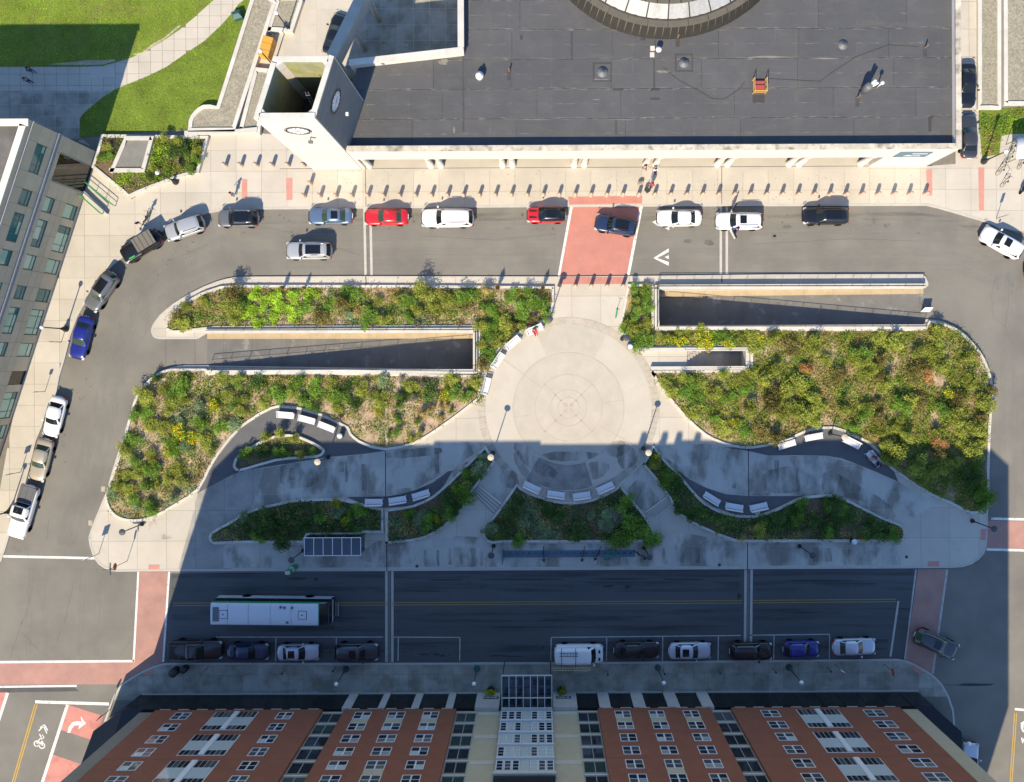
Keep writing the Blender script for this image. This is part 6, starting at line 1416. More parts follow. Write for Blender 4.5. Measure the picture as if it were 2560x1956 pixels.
mat('jeep_top', (.17,.155,.13), .9, .1, 3, .1, 20); flat('jeep_green', (.05,.5,.08), .4)
car('black off-roader with grey soft top and green bonnet stripe', 354, 616, 211, 4.7, 'jeep', 'black', extra=jeep_x, group=KW)
car('grey SUV with dark glass roof, third from the top on the left curve', 254, 728, 235, 4.7, 'suv', 'grey', sunroof='pano', rails=True, glassy='car_glass_green', group=KW)
car('deep blue sedan beside the tall lamp on the left road', 203, 844, 255, 4.75, 'sedan', 'blue', glassy='car_glass_green', group=KW)
car('white sedan with black rear glass on the left road', 136, 1042, 255, 4.5, 'sedan', 'white', group=KW)
car('beige sedan parked between the white sedan and the pickup', 102, 1150, 255, 4.75, 'sedan', 'tan', glassy='car_glass_green', group=KW)
def pick_x(t, d, L, W):
    MB().box(-d['hl']+.12,d['bb']-.1,-W*.43,W*.43,1.05,1.22).obj('bed_cover', 'bed_cover', t)
    for k in range(3): MB().box(-d['hl']+.14,d['bb']-.12,-W*.3+k*W*.3-.01,-W*.3+k*W*.3+.01,1.22,1.23).obj('cover_rib', 'car_trim', t)
mat('bed_cover', (.13,.13,.135), .8, .1, 3)
car('white pickup truck with grey bed cover at the stop line', 59, 1279, 253, 5.9, 'pickup', 'white', sunroof=True, extra=pick_x, group=KW, cat='pickup')
car('steel blue sedan with sunroof, left of the red sedan', 826, 540, 180, 4.8, 'sedan', 'steel_blue', sunroof=True, glassy='car_glass_green', group=KP)
car('plain bright red sedan at the station kerb', 966, 542, 180, 4.75, 'sedan', 'red', glassy='car_glass_green', group=KP)
car('long white SUV with roof rails, right of the red sedan', 1119, 545, 180, 5.65, 'suv', 'white', W=2.05, rails=True, group=KP)
car('silver SUV driving in the middle of the upper road', 773, 627, 180, 4.95, 'suv', 'silver', sunroof='pano', rails=True, name='moving_car')
car('red hatchback with black roof and bonnet stripes', 1366, 537, 180, 4.2, 'hatch', 'red', roof_paint='black', sunroof='pano', stripes=True, group=KP)
car('dark blue SUV standing askew on the red brick crossing', 1540, 563.5, 170, 4.55, 'suv', 'navy', sunroof='pano', rails=True, group=KP)
car('plain white sedan right of the brick crossing', 1698, 545, 180, 4.85, 'sedan', 'white', group=KP)
def door_x(t, d, L, W):
    for sy, a in ((1,62),(-1,58)):
        c = math.cos(R(a)); s = math.sin(R(a)); hx = d['bf']-.15
        p = [(hx,sy*W*.49),(hx-c*1.05,sy*(W*.49+s*1.05)),(hx-c*1.05+.1*s,sy*(W*.49+s*1.05)+sy*.1*c),(hx+.1*s,sy*W*.49+sy*.1*c)]
        o = MB().prism(p, .4, 1.08).obj('open_door', 'paint_white', t); MB().prism(p, 1.09, 1.5).obj('door_glass', 'car_glass', o)
car('white SUV at the kerb with both front doors open', 1848, 553, 180, 5.1, 'suv', 'white', sunroof=True, rails=True, extra=door_x, group=KP)
car('black SUV at the right end of the station kerb', 2064, 540, 180, 4.95, 'suv', 'black', sunroof='pano', group=KP)
car('white SUV turning in at the right edge of the upper road', 2504, 607, 150, 4.9, 'suv', 'white', sunroof=True, name='moving_car')
car('black sedan in the alley beside the station, farther from the forecourt', 2420, 212, 270, 4.8, 'sedan', 'black', group='cars in the alley beside the station')
car('grey sedan in the alley beside the station, nearer the forecourt', 2423, 340, 90, 4.9, 'sedan', 'dark_grey', group='cars in the alley beside the station')
car('black car half hidden under the courtyard beam', 838, 85, 72, 4.6, 'sedan', 'black')
def rack_x(t, d, L, W):
    r = MB()
    for sy in (-.8,.8): r.tube((-d['hl']+.2,sy,2.0),(d['bf']-.3,sy,2.0),.04,n=6)
    for x in (-d['hl']+.3,-1.4,d['rb']+.2,d['rf']): r.tube((x,-.8,2.0),(x,.8,2.0),.035,n=6)
    for x in (-d['hl']+.3,d['bb']-.2):
        for sy in (-.8,.8): r.tube((x,sy,1.1),(x,sy,2.0),.04,n=6)
    r.obj('ladder_rack', 'pole_dark', t); MB().box(-d['hl']+.15,d['bb']-.1,-W*.40,W*.40,1.08,1.19).obj('bed_floor', 'cabin', t)
car('black pickup truck with a rack over its bed', 491, 1624, 0, 5.7, 'pickup', 'black', extra=rack_x, group=KS, cat='pickup')
car('navy coupe just ahead of the black pickup', 620, 1630, 0, 4.4, 'sedan', 'navy', group=KS)
car('light silver hatchback with sunroof, left of the expansion joint', 745, 1632, 0, 4.5, 'sedan', 'pearl', sunroof=True, group=KS)
car('dark slate SUV beside the left expansion joint', 891, 1630, 0, 4.7, 'suv', 'slate', sunroof=True, group=KS)
def van_x(t, d, L, W):
    r = MB()
    for x in (-1.9,-.4): r.tube((x,-W*.52,2.22),(x,W*.5,2.22),.03,n=6)
    for x in (-1.9,-.4):
        for sy in (-W*.47,W*.47): r.tube((x,sy,2.0),(x,sy,2.22),.025,n=6)
    r.obj('roof_rack', 'car_trim', t)
    for nm, y0, y1, x0, x1, m in (('ladder',.2,.55,-2.1,-.15,'car_trim'),('ladder',-1.28,-1.02,-2.9,1.2,'ladder_wood')):
        l = MB()
        for y in (y0,y1): l.tube((x0,y,2.28),(x1,y,2.28),.03,n=5)
        n = int((x1-x0)/.3)
        for i in range(n): l.tube((x0+(i+.5)*(x1-x0)/n,y0,2.28),(x0+(i+.5)*(x1-x0)/n,y1,2.28),.018,n=4)
        l.obj(nm, m, t)
    for y in (-.5,.3): MB().box(d['bf']+.35,d['bf']+.55,y-.16,y+.16,1.12,1.18).obj('bonnet_vent', 'car_trim', t)
flat('ladder_wood', (.55,.42,.24), .6)
car('white work van carrying ladders on its roof', 1447, 1634, 0, 5.3, 'van', 'white', extra=van_x, group=KS, cat='van', name='work_van')
car('black sedan parked right in front of the white van', 1591, 1626, 0, 4.9, 'sedan', 'black', group=KS)
car('silver sedan with sunroof between two black cars', 1725, 1628, 0, 4.65, 'sedan', 'pearl', sunroof=True, group=KS)
car('black SUV at the right expansion joint', 1877, 1628, 0, 4.6, 'suv', 'black', rails=True, group=KS)
car('small bright blue hatchback in the lower street', 2003, 1623, 0, 3.95, 'hatch', 'blue', group=KS)
car('silver white sedan, rightmost parked car of the lower street', 2136, 1618, 1, 4.75, 'sedan', 'pearl', glassy='car_glass_green', group=KS)
car('dark grey minivan turning across the brick crossing', 2340, 1609, -24, 5.0, 'suv', 'dark_grey', rails=True, sunroof=True, glassy='car_glass_green', name='moving_car')
car('silver car half hidden by the brick building at lower right', 2424, 1912, 84, 4.7, 'sedan', 'pearl')
car('dark car just entering at the right edge of the picture', 2617, 678, 180, 4.6, 'sedan', 'dark_grey', name='moving_car')
# ------------------------------------------------------------------ city bus
flat('bus_white', (.62,.63,.66), .45, coat=.3); flat('bus_green', (.01,.26,.13), .4); flat('bus_glass', (.006,.008,.012), .06, spec=.6)
bus = thing('city_bus', 'white and green city bus driving on the lower street', 'bus', (*G(684,1527,1.5), 0), R(-.8))
BL, BW, BH = 12.4, 2.55, 3.05; xb, xf = -BL/2, BL/2
def bprism(x0, x1, w0, w1, z0, z1): return MB().add([(x0,-w0,z0),(x1,-w0,z0),(x1,w0,z0),(x0,w0,z0),(x0,-w1,z1),(x1,-w1,z1),(x1,w1,z1),(x0,w1,z1)], [(3,2,1,0),(4,5,6,7),(0,1,5,4),(1,2,6,5),(2,3,7,6),(3,0,4,7)])
hw = BW/2
bprism(xb, xf, hw, hw, .3, 1.25).obj('lower_body', 'bus_white', bus)
bprism(xb+.03, xf-.05, hw-.03, hw-.08, 1.25, 2.35).obj('side_windows', 'bus_glass', bus)
bprism(xb, xf-.75, hw-.05, hw-.10, 2.35, 2.75).obj('green_band', 'bus_green', bus)
rf_ = MB(); n = 14
for i in range(2):
    x = (xb+.02, xf-1.05)[i]
    for k in range(n+1): t = math.pi*k/n; rf_.v.append((x, math.cos(t)*(hw-.13), 2.75+.24*math.sin(t)**.55))
for k in range(n): rf_.f.append((k+n+1,k+n+2,k+1,k)); rf_.m.append(0)
rf_.f += [tuple(range(n+1)), tuple(reversed(range(n+1,2*n+2)))]; rf_.m += [0,0]
rf_.f = [f[::-1] for f in rf_.f]; rf_.obj('roof', 'bus_white', bus, False)
bprism(xf-1.05, xf-.97, hw-.11, hw-.12, 2.75, 2.97).obj('roof_edge', 'bus_green', bus)
MB().add([(xf-.97,-hw+.1,2.9),(xf-.97,hw-.1,2.9),(xf-.05,hw-.12,2.3),(xf-.05,-hw+.12,2.3),(xf+.02,hw-.08,1.25),(xf+.02,-hw+.08,1.25)], [(0,3,2,1),(3,5,4,2)]).obj('windscreen', 'bus_glass', bus)
MB().add([(xf-.97,-hw+.1,2.9),(xf-.05,-hw+.12,2.3),(xf-.97,-hw+.1,2.3)],[(0,2,1)]).add([(xf-.97,hw-.1,2.9),(xf-.05,hw-.12,2.3),(xf-.97,hw-.1,2.3)],[(0,1,2)]).obj('brow_side', 'bus_white', bus)
MB().box(xf-.02,xf+.08,-hw+.05,hw-.05,.35,.75).obj('bumper', 'car_trim', bus)
br = MB(); br.path([(xf+.1,-.7,.8),(xf+.55,-.7,.85),(xf+.55,.7,.85),(xf+.1,.7,.8)], .025); br.path([(xf+.3,-.7,.82),(xf+.3,.7,.82)], .02); br.obj('bicycle_rack', 'chrome', bus)
for x in (xb+1.4, xf-2.7):
    h_ = MB().box(x-.38,x+.38,-.38,.38,2.98,3.05).obj('roof_hatch', 'bus_white', bus); MB().add([(x-.15,-.12,3.055),(x+.12,0,3.055),(x-.15,.12,3.055),(x-.08,0,3.055)],[(0,1,2,3)]).obj('hatch_mark', 'car_trim', h_)
for x, y in ((xf-4.6,.75),(xf-3.8,.75),(xf-4.3,-.8),(xf-5,.8)): MB().box(x-.12,x+.12,y-.12,y+.12,2.93,3.02).obj('roof_vent', 'hood_grey', bus)
for x in (-4.4,-2.2,0.1,2.3): MB().box(x-.012,x+.012,-hw+.2,hw-.2,2.985,2.996).obj('roof_seam', 'hood_grey', bus)
for x in (xb+1.4, xf-2.7): MB().box(x-.46,x+.46,-.46,.46,2.975,2.992).obj('hatch_frame', 'hood_grey', bus)
pass
MB().box(xb+.25,xb+.9,-.75,.75,2.975,3.0).obj('engine_grille', 'hood_grey', bus)
for x in (xb+3.0, xf-2.6):
    for sy in (-1,1): wheel(bus, x, sy*(hw-.06), .5)
for sy in (-1,1): MB().tube((xf-.2,sy*(hw-.1),2.5),(xf+.25,sy*(hw+.25),2.3),.03).box(xf+.18,xf+.3,sy*(hw+.25)-.12,sy*(hw+.25)+.12,1.9,2.3).obj('mirror', 'car_trim', bus)
for sy in (-1,1): MB().box(xf-.01,xf+.05,sy*.95-.15,sy*.95+.15,.8,1.0).obj('headlight', 'head_lamp', bus)
# ------------------------------------------------------------------ street furniture
mat('bollard_stone', (.50,.375,.29), .8, .1, 4, coords='object'); flat('globe_white', (.80,.80,.80), .3); flat('disc_dark', (.06,.064,.075), .6); flat('disc_tan', (.50,.43,.33), .6); flat('post_green', (.02,.075,.075), .5)
flat('bench_white', (.74,.74,.76), .5); flat('bin_white', (.72,.73,.74), .4); flat('bin_dark', (.03,.032,.035), .6); flat('sign_red', (.42,.02,.025), .5); flat('sign_back', (.25,.26,.27), .5, .5); flat('pole_grey', (.14,.14,.145), .5, .5)
ZP_ = .13
# bollards
bol = MB().lathe([(.235,0),(.235,.08),(.205,.12),(.2,.86),(.18,.96),(.11,1.03),(0,1.06)], (0,0,0), 16).mesh('bollard', 'bollard_stone', True)
def bollard(px_, py_, label, group):
    o = inst('bollard', bol, None, (*G(px_,py_), ZP_)); tag(o, label, 'bollard', group)
for k in range(40): bollard(763+39.65*k, 492-5*k/39, 'pink stone bollard, %s from the left in the long row before the station' % ordw(k+1), 'long bollard row before the station')
for k in range(6): bollard(566+39.2*k, 415, 'pink stone bollard, %s from the left in the short row left of the tower' % ordw(k+1), 'short bollard row left of the tower')
bollard(778, 461, 'lone pink stone bollard between the clock tower and the long row', 'single bollards')
for k in range(5): bollard(1398+39.7*k, 716, 'pink stone bollard, %s from the left across the plaza walkway' % ordw(k+1), 'bollards across the plaza walkway')
# lamps
def lamp_disc(px_, py_, tan, label):
    t = thing('street_lamp', label, 'street lamp', (*G(px_,py_), ZP_), 0, 'disc lamps of the plaza')
    MB().lathe([(.24,0),(.22,.16),(.14,.3),(.1,.5)], (0,0,0), 14).obj('base', 'lamp_metal', t, True); MB().tube((0,0,.5),(0,0,4.25),.062,.048,n=10).obj('post', 'lamp_metal', t, True)
    MB().lathe([(.06,4.2),(.33,4.36),(.34,4.4),(.3,4.43),(0,4.45)], (0,0,0), 24).obj('lamp_shade', 'disc_tan' if tan else 'disc_dark', t, True)
    MB().lathe([(0,4.22),(.12,4.24),(.14,4.3)], (0,0,0), 12).obj('bulb_housing', 'globe_white', t, True)
for a in ((357,1310,0,'dark disc lamp at the lower tip of the western bed'),(1373,803,0,'dark disc lamp left of the plaza walkway'),(1555,848,0,'dark disc lamp beside the white bin right of the walkway'),(821,1143,1,'tan disc lamp beside the small oval bed'),(1233,1132,1,'tan disc lamp at the lower left of the circle'),(1608,1121,1,'tan disc lamp at the lower right of the circle'),(2074,1084,1,'tan disc lamp above the eastern benches'),
          (759,1376,0,'dark disc lamp at the left end of the bus shelter'),(1234,1365,0,'dark disc lamp at the left end of the bicycle dock'),(1610,1369,0,'dark disc lamp at the right end of the bicycle dock'),(1998,1365,0,'dark disc lamp below the south-eastern bed'),(2429,1302,0,'dark disc lamp beside the right brick crossing')): lamp_disc(*a)
def lamp_globe(px_, py_, green, label, h=4.2):
    t = thing('street_lamp', label, 'street lamp', (*G(px_,py_), ZP_), 0, 'globe lamps along the streets'); m = 'post_green' if green else 'lamp_metal'
    MB().lathe([(.34,0),(.33,.2),(.24,.45),(.15,.75),(.12,1.0)], (0,0,0), 16).obj('base', m, t, True); MB().tube((0,0,1.0),(0,0,h),.075,.055,n=10).obj('post', m, t, True)
    MB().lathe([(.1,h-.05),(.13,h+.02),(.1,h+.06)], (0,0,0), 12).obj('collar', m, t, True); MB().ball((0,0,h+.24),.22,.22,.22,16,10).obj('globe', 'globe_white', t, True)
for a in ((167,823,0,'globe lamp beside the deep blue sedan'),(441,456,0,'globe lamp at the foot of the angular planter'),(724,76,0,'globe lamp in the courtyard behind the tower'),(686,167,0,'globe lamp half hidden behind the clock tower'),(28,1278,0,'globe lamp behind the white pickup at the left edge'),(2457,405,0,'globe lamp beside the bicycles at upper right'),
          (866,1671,1,'green globe lamp near the slate SUV'),(1193,1670,1,'green globe lamp left of the entrance canopy'),(1644,1668,1,'green globe lamp behind the black sedan'),(1971,1667,1,'green globe lamp behind the blue hatchback'),(2369,1812,1,'green globe lamp at the right corner of the brick building')): lamp_globe(*a)
# benches
bs, bb_, bl_ = MB(), MB(), MB()
for k in range(7): bs.box(-.94,.94,-.24+k*.08,-.24+k*.08+.068,.44,.47)
for k in range(4): bb_.add([(x, -.27-(.02+k*.03)-d_, .54+k*.11+zz) for x, d_, zz in ((-.94,0,0),(.94,0,0),(.94,.028,.085),(-.94,.028,.085))], [(0,1,2,3)]).add([(x, -.3-(.02+k*.03)-d_, .54+k*.11+zz) for x, d_, zz in ((-.94,0,0),(.94,0,0),(.94,.028,.085),(-.94,.028,.085))], [(3,2,1,0)])
bl_.box(-.03,.03,-.27,.32,.38,.44).box(-.03,.03,.24,.30,0,.38).box(-.03,.03,-.26,-.2,0,.38).box(-.03,.03,-.36,-.29,.38,.97).box(-.03,.03,-.3,.3,.62,.66).box(-.03,.03,.26,.30,.44,.62)
me_s, me_b, me_l = bs.mesh('seat','bench_white'), bb_.mesh('backrest','bench_white'), bl_.mesh('leg','bench_white')
def bench(px_, py_, face, label, group):
    t = thing('park_bench', label, 'bench', (*G(px_,py_,.3), ZP_), R(face-90), group); inst('seat', me_s, t); inst('backrest', me_b, t); inst('leg', me_l, t, (-.9,0,0)); inst('leg', me_l, t, (.9,0,0)); return t
def faceC(px_, py_): g = G(px_,py_); return math.degrees(math.atan2(CC[1]-g[1], CC[0]-g[0]))
for i, (x, y) in enumerate(((1337,826),(1283,859),(1246,903),(1217,966))): bench(x, y, faceC(x,y), 'white slatted bench on the sunny rim of the circle, %s down from the walkway' % ordw(i+1), 'benches on the circle')
for i, (x, y) in enumerate(((1330,1217),(1390,1235),(1453.6,1238),(1512,1218))): bench(x, y, faceC(x,y), 'white slatted bench on the shaded lower rim of the circle, %s from the left' % ordw(i+1), 'benches on the circle')
for i, (x, y, f) in enumerate(((716,1039,-95),(769,1050,-105),(818,1068,-112))): bench(x, y, f, 'white slatted bench above the small oval bed, %s from the left' % ordw(i+1), 'benches of the western path')
for i, (x, y, f) in enumerate(((936,1254,90),(995,1249,99),(1053,1235.5,107))): bench(x, y, f, 'white slatted bench on the lower edge of the western path, %s from the left' % ordw(i+1), 'benches of the western path')
for i, (x, y, f) in enumerate(((1778.5,1245,58),(1834,1266,80),(1894.6,1266,102))): bench(x, y, f, 'white slatted bench on the lower edge of the eastern path, %s from the left' % ordw(i+1), 'benches of the eastern path')
for i, (x, y, f) in enumerate(((1965,1112,-73),(2032,1093,-80),(2126,1107,-117),(2181,1147,-140))): bench(x, y, f, 'white slatted bench under the eastern bed, %s from the left' % ordw(i+1), 'benches of the eastern path')
# bins
def bin_(px_, py_, label, dark=False, r=.28, h=.95):
    t = thing('litter_bin', label, 'litter bin', (*G(px_,py_), ZP_)); MB().lathe([(r*.9,0),(r,.05),(r,h-.1),(r*.95,h-.05)], (0,0,0), 18).obj('bin_body', 'bin_dark', t, True); MB().lathe([(r*1.05,h-.06),(r*1.02,h),(r*.5,h+.06),(0,h+.07)], (0,0,0), 18).obj('lid', 'bin_dark' if dark else 'bin_white', t, True)
bin_(1573,867,'round litter bin with white lid beside the circle, right of the walkway'); bin_(855,1088,'round litter bin with white lid by the western benches'); bin_(2127,1350,'round litter bin with white lid at the edge of the south-eastern bed')
bin_(443,1674,'large black bin on the pavement below the pickup, left one', True, .45, 1.1); bin_(467,1668,'smaller black bin on the pavement below the pickup, right one', True, .36, .9)
# signs on poles
def sign(px_, py_, h, label, board, rz=0, nm='road_sign'):
    t = thing(nm, label, 'sign', (*G(px_,py_), ZP_), R(rz)); MB().tube((0,0,0),(0,0,h),.035,.03,n=8).obj('post', 'pole_grey', t, True)
    for kind, z, m, a, b in board:
        if kind == 'box': MB().box(.035,.05,-a/2,a/2,z-b/2,z+b/2).obj('sign_board', m, t); MB().box(.022,.034,-a/2,a/2,z-b/2,z+b/2).obj('board_back', 'sign_back', t)
        else:
            vs = [(.05, a*math.cos(math.pi/8+k*math.pi/4), z+a*math.sin(math.pi/8+k*math.pi/4)) for k in range(8)]; o = MB().add(vs + [(.035,y,zz) for _,y,zz in vs], [tuple(range(8)), tuple(range(15,7,-1))]+[(k,k+8,(k+1)%8+8,(k+1)%8) for k in range(8)]).obj('sign_board', m, t)
            tx = MB()   # STOP
            gl = {'S':[(0,1,.9,1),(0,.5,0,1),(0,.5,.9,.5),(.9,0,.9,.5),(0,0,.9,0)],'T':[(0,1,1,1),(.5,0,.5,1)],'O':[(0,0,0,1),(.9,0,.9,1),(0,0,.9,0),(0,1,.9,1)],'P':[(0,0,0,1),(0,1,.9,1),(.9,.5,.9,1),(0,.5,.9,.5)]}
            for i, ch in enumerate('STOP'):
                for x0, z0, x1, z1 in gl[ch]:
                    c_ = .115; xx = -.235+i*.125; p0 = (xx+x0*.085, z-.09+z0*.18); p1 = (xx+x1*.085, z-.09+z1*.18)
                    tx.box(.052,.055,min(p0[0],p1[0])-.012,max(p0[0],p1[0])+.012,min(p0[1],p1[1])-.012,max(p0[1],p1[1])+.012)
            tx.obj('sign_text', 'sign_white', o)
    return t
sign(319.6,1402,3.8,'red stop sign with street-name blades at the lower left island tip', [('oct',2.55,'sign_red',.40,0),('box',3.55,'post_green',1.3,.26)], 180)
bl2 = bpy.data.objects['road_sign']; MB().box(-.7,.7,.02,.035,3.66,3.9).obj('name_blade', 'post_green', bl2)
sign(248.6,1384,2.8,'tall post with a square panel beside the stop line', [('box',2.3,'sign_white',.7,.95)], 112)
sign(369,566,2.7,'blue and white parking sign behind the black off-roader', [('box',2.3,'sign_navy',.45,.6)], -60)
sign(2489,547,2.4,'post with a narrow panel beside the white turning SUV', [('box',2.0,'sign_white',.35,.9)], 110)
sign(155,856,2.3,'small sign post beside the deep blue sedan', [('box',2.0,'sign_white',.3,.45)], 90)
sign(114.5,979,2.2,'small sign post above the white sedan', [('box',1.9,'sign_white',.35,.5)], 100)
sign(54,1180,2.65,'sign post with square panel beside the beige sedan', [('box',2.2,'sign_white',.65,.7)], 110)
sign(2209.6,1660,2.6,'red stop sign on the pavement of the lower right corner', [('oct',2.3,'sign_red',.40,0)], 180)
sign(2086,1659,3.1,'white parking sign on the lower right pavement', [('box',2.35,'sign_white',.5,.65),('box',2.85,'sign_red',.3,.2)], 60)
sign(521.5,1668,3.1,'thin sign post on the pavement below the pickup', [('box',2.7,'sign_white',.35,.5)], 130)
sign(278,1772,2.45,'dark round-cornered sign at the lower left street corner', [('oct',2.1,'bin_dark',.36,0)], 60) if False else None
tsg = thing('road_sign', 'dark round sign at the lower left street corner', 'sign', (*G(278,1772), ZP_), R(140)); MB().tube((0,0,0),(0,0,2.5),.035,n=8).obj('post', 'pole_grey', tsg, True); MB().lathe([(.38,.02),(.38,.04)], (0,0,2.35), 20, ax='x').obj('sign_board', 'bin_dark', tsg)
mm = MB().tube((0,0,0),(0,0,1.1),.035,n=8).mesh('post','pole_grey'); mh = MB().lathe([(.06,1.1),(.1,1.15),(.1,1.35),(.05,1.45),(0,1.45)], (0,0,0), 12).mesh('meter_head','bin_dark',True)
for i, (x, y) in enumerate(((714.5,1673),(840,1667),(1517,1676),(1657,1674),(1794,1672),(1931,1670),(2066.6,1667.5))):
    t = thing('parking_meter', 'grey parking meter on the lower pavement, %s from the left' % ordw(i+1), 'parking meter', (*G(x,y), ZP_), 0, 'parking meters'); inst('post', mm, t); inst('meter_head', mh, t)
# totem at the bus stop
tt = thing('bus_stop_totem', 'tall green totem with pale cap beside the bus stop', 'totem', (*G(740,1415), ZP_)); MB().prism([(-.27,-.2),(.27,-.2),(.27,.2),(-.27,.2)], 0, 2.9).obj('panel', 'bus_green', tt); MB().box(-.24,.24,-.17,.17,2.9,3.02).obj('cap', 'tan_band', tt)
MB().box(.271,.277,-.14,.14,1.4,2.0).obj('notice', 'sign_white', tt); MB().box(-.18,.18,.201,.207,1.3,1.9).obj('notice', 'sign_white', tt)
# A-frame board at the ramp mouth
af = thing('folding_board', 'white folding notice board at the mouth of the right ramp', 'sign', (*G(2313,772), 0)); mat('board_white', (.72,.71,.69), .6, .05, 3)
MB().add([(-.5,-.35,0),(.5,-.35,0),(.45,.05,.95),(-.45,.05,.95),(-.5,-.33,0),(.5,-.33,0),(.45,.07,.95),(-.45,.07,.95)], [(0,1,2,3),(7,6,5,4),(0,3,7,4),(1,5,6,2),(3,2,6,7)]).obj('front_board', 'board_white', af); 
for sx in (-.42,.42): MB().tube((sx,.06,.93),(sx,.5,0),.025,n=6).obj('leg', 'bin_dark', af)
# bus shelter
glass('shelter_glass', (.30,.38,.50), .3); sx0, sy1 = G(761,1345,2.6); sx1, sy0 = G(902,1389,2.6)
bsh = thing('bus_shelter', 'glass-roofed bus shelter with white bars behind the bus', 'bus shelter', ((sx0+sx1)/2, (sy0+sy1)/2, ZP_)); wx, wy = (sx1-sx0)/2, (sy1-sy0)/2
for k in range(7): MB().box(-wx+2*wx*k/6-.03,-wx+2*wx*k/6+.03,-wy,wy,2.45,2.53).obj('roof_bar', 'bench_white', bsh)
for y in (-wy,wy): MB().box(-wx-.03,wx+.03,y-.035,y+.035,2.44,2.52).obj('roof_beam', 'bench_white', bsh)
for k in range(6): MB().box(-wx+2*wx*k/6+.035,-wx+2*wx*(k+1)/6-.035,-wy+.04,wy-.04,2.47,2.485).obj('roof_pane', 'shelter_glass', bsh)
for k in range(4): MB().box(-wx+.04+(2*wx-.08)*k/3-.03,-wx+.04+(2*wx-.08)*k/3+.03,wy-.1,wy-.04,0,2.44).obj('post', 'pole_grey', bsh)
for x in (-wx+.05,wx-.05): MB().box(x-.03,x+.03,-wy+.1,-wy+.16,0,2.44).obj('post', 'pole_grey', bsh); MB().box(x-.008,x+.008,-wy+.2,wy-.12,.2,2.2).obj('side_pane', 'shelter_glass', bsh)
for k in range(3): MB().box(-wx+.08+(2*wx-.08)*k/3,-wx+(2*wx-.08)*(k+1)/3,wy-.078,wy-.062,.2,2.2).obj('back_pane', 'shelter_glass', bsh)
for x in (-1.1,1.5): MB().box(x-.95,x+.95,wy-.62,wy-.22,.45,.52).obj('seat', 'old_slab_2', bsh)
# bicycle dock and bicycles
dk = thing('bicycle_dock', 'long blue-grey bicycle dock plate on the lower pavement', 'bicycle dock', (*G(1423,1384), ZP_)); flat('dock_blue', (.10,.16,.22), .5); dl = 328*px
MB().box(-dl/2,dl/2,-.36,.36,.02,.09).obj('plate', 'dock_blue', dk); MB().box(-dl/2-.12,-dl/2-.02,-.75,.45,0,1.9).obj('pay_station', 'dock_blue', dk)
pin = MB().lathe([(.11,.09),(.11,.55),(.08,.65),(0,.66)], (0,0,0), 12).mesh('dock_post', 'dock_blue', True)
for k in range(20): inst('dock_post', pin, dk, (-dl/2+.75+k*(dl-1.2)/19,0,0))
def bike_meshes(frame_mat):
    w_ = MB().torus((0,0,0), .33, .022, 22, 5).mesh('wheel', 'tyre', True); f = MB()
    A, B_, C_, D_ = (-.5,0,.33), (-.02,0,.30), (-.18,0,.80), (.42,0,.78)
    for a, b in ((A,B_),(A,C_),(B_,C_),(B_,D_),(C_,D_)): f.tube(a, b, .022, n=6)
    f.tube((.42,0,.9),(.54,0,.33),.02,n=6); fm = f.mesh('frame', frame_mat)
    h = MB().tube((.42,0,.85),(.40,0,1.02),.018,n=6).tube((.40,-.3,1.04),(.40,.3,1.04),.016,n=6).mesh('handlebar','car_trim'); s = MB().ball((-.21,0,.93),.14,.08,.04,10,5).tube((-.18,0,.8),(-.2,0,.92),.015,n=6).mesh('saddle','car_trim',True)
    sp = MB()
    for k in range(6): sp.tube((0,0,0),(.32*math.cos(k*1.047),0,.32*math.sin(k*1.047)),.004,n=3)
    return w_, fm, h, s, sp.mesh('spokes','chrome')
flat('bike_black', (.015,.015,.016), .4); flat('bike_green', (.03,.3,.16), .4); flat('bike_red', (.45,.03,.04), .4)
BM = {k: bike_meshes('bike_'+k) for k in ('black','green','red')}
def bike(px_, py_, rz, colr, label, lean=8, z=ZP_, basket=False, group='parked bicycles'):
    t = thing('bicycle', label, 'bicycle', (*G(px_,py_), z), R(rz), group); t.rotation_euler = (R(lean), 0, R(rz)); w_, f, h, s, sp = BM[colr]
    inst('frame', f, t); inst('handlebar', h, t); inst('saddle', s, t)
    for x in (-.5,.54): q = inst('wheel', w_, t, (x,0,.352)); inst('spokes', sp, q)
    if basket: MB().box(.45,.68,-.14,.14,.78,.95).obj('basket', 'bin_dark', t); MB().box(-.34,-.02,-.07,.07,.60,.66).obj('frame_cover', 'bike_red', t)
for i, (x, y, r_) in enumerate(((1360,1383,-88),(1458,1383,-102),(1494,1382,-118))): bike(x, y, r_, 'black', 'red and black hire bicycle in the dock, %s from the left' % ordw(i+1), 4, ZP_, True, 'hire bicycles')
bike(1599,1383,-32,'black','red and black hire bicycle standing beside the right end of the dock', 6, ZP_, True, 'hire bicycles')
bike(2505,453,60,'black','black bicycle standing alone on the upper right forecourt', 14); bike(2494,423,58,'black','dark bicycle right of the globe lamp at upper right', 20); bike(2517,392,64,'green','green bicycle beside the white canopy', 10); bike(2524,366,66,'black','dark bicycle under the edge of the white canopy', 8); bike(2545,408,70,'black','dark bicycle poking out below the white canopy', 6)
bike(365,550,62,'black','dark bicycle chained behind the parking sign, left one', 22); bike(373,541,75,'black','dark bicycle chained behind the parking sign, right one', 10)
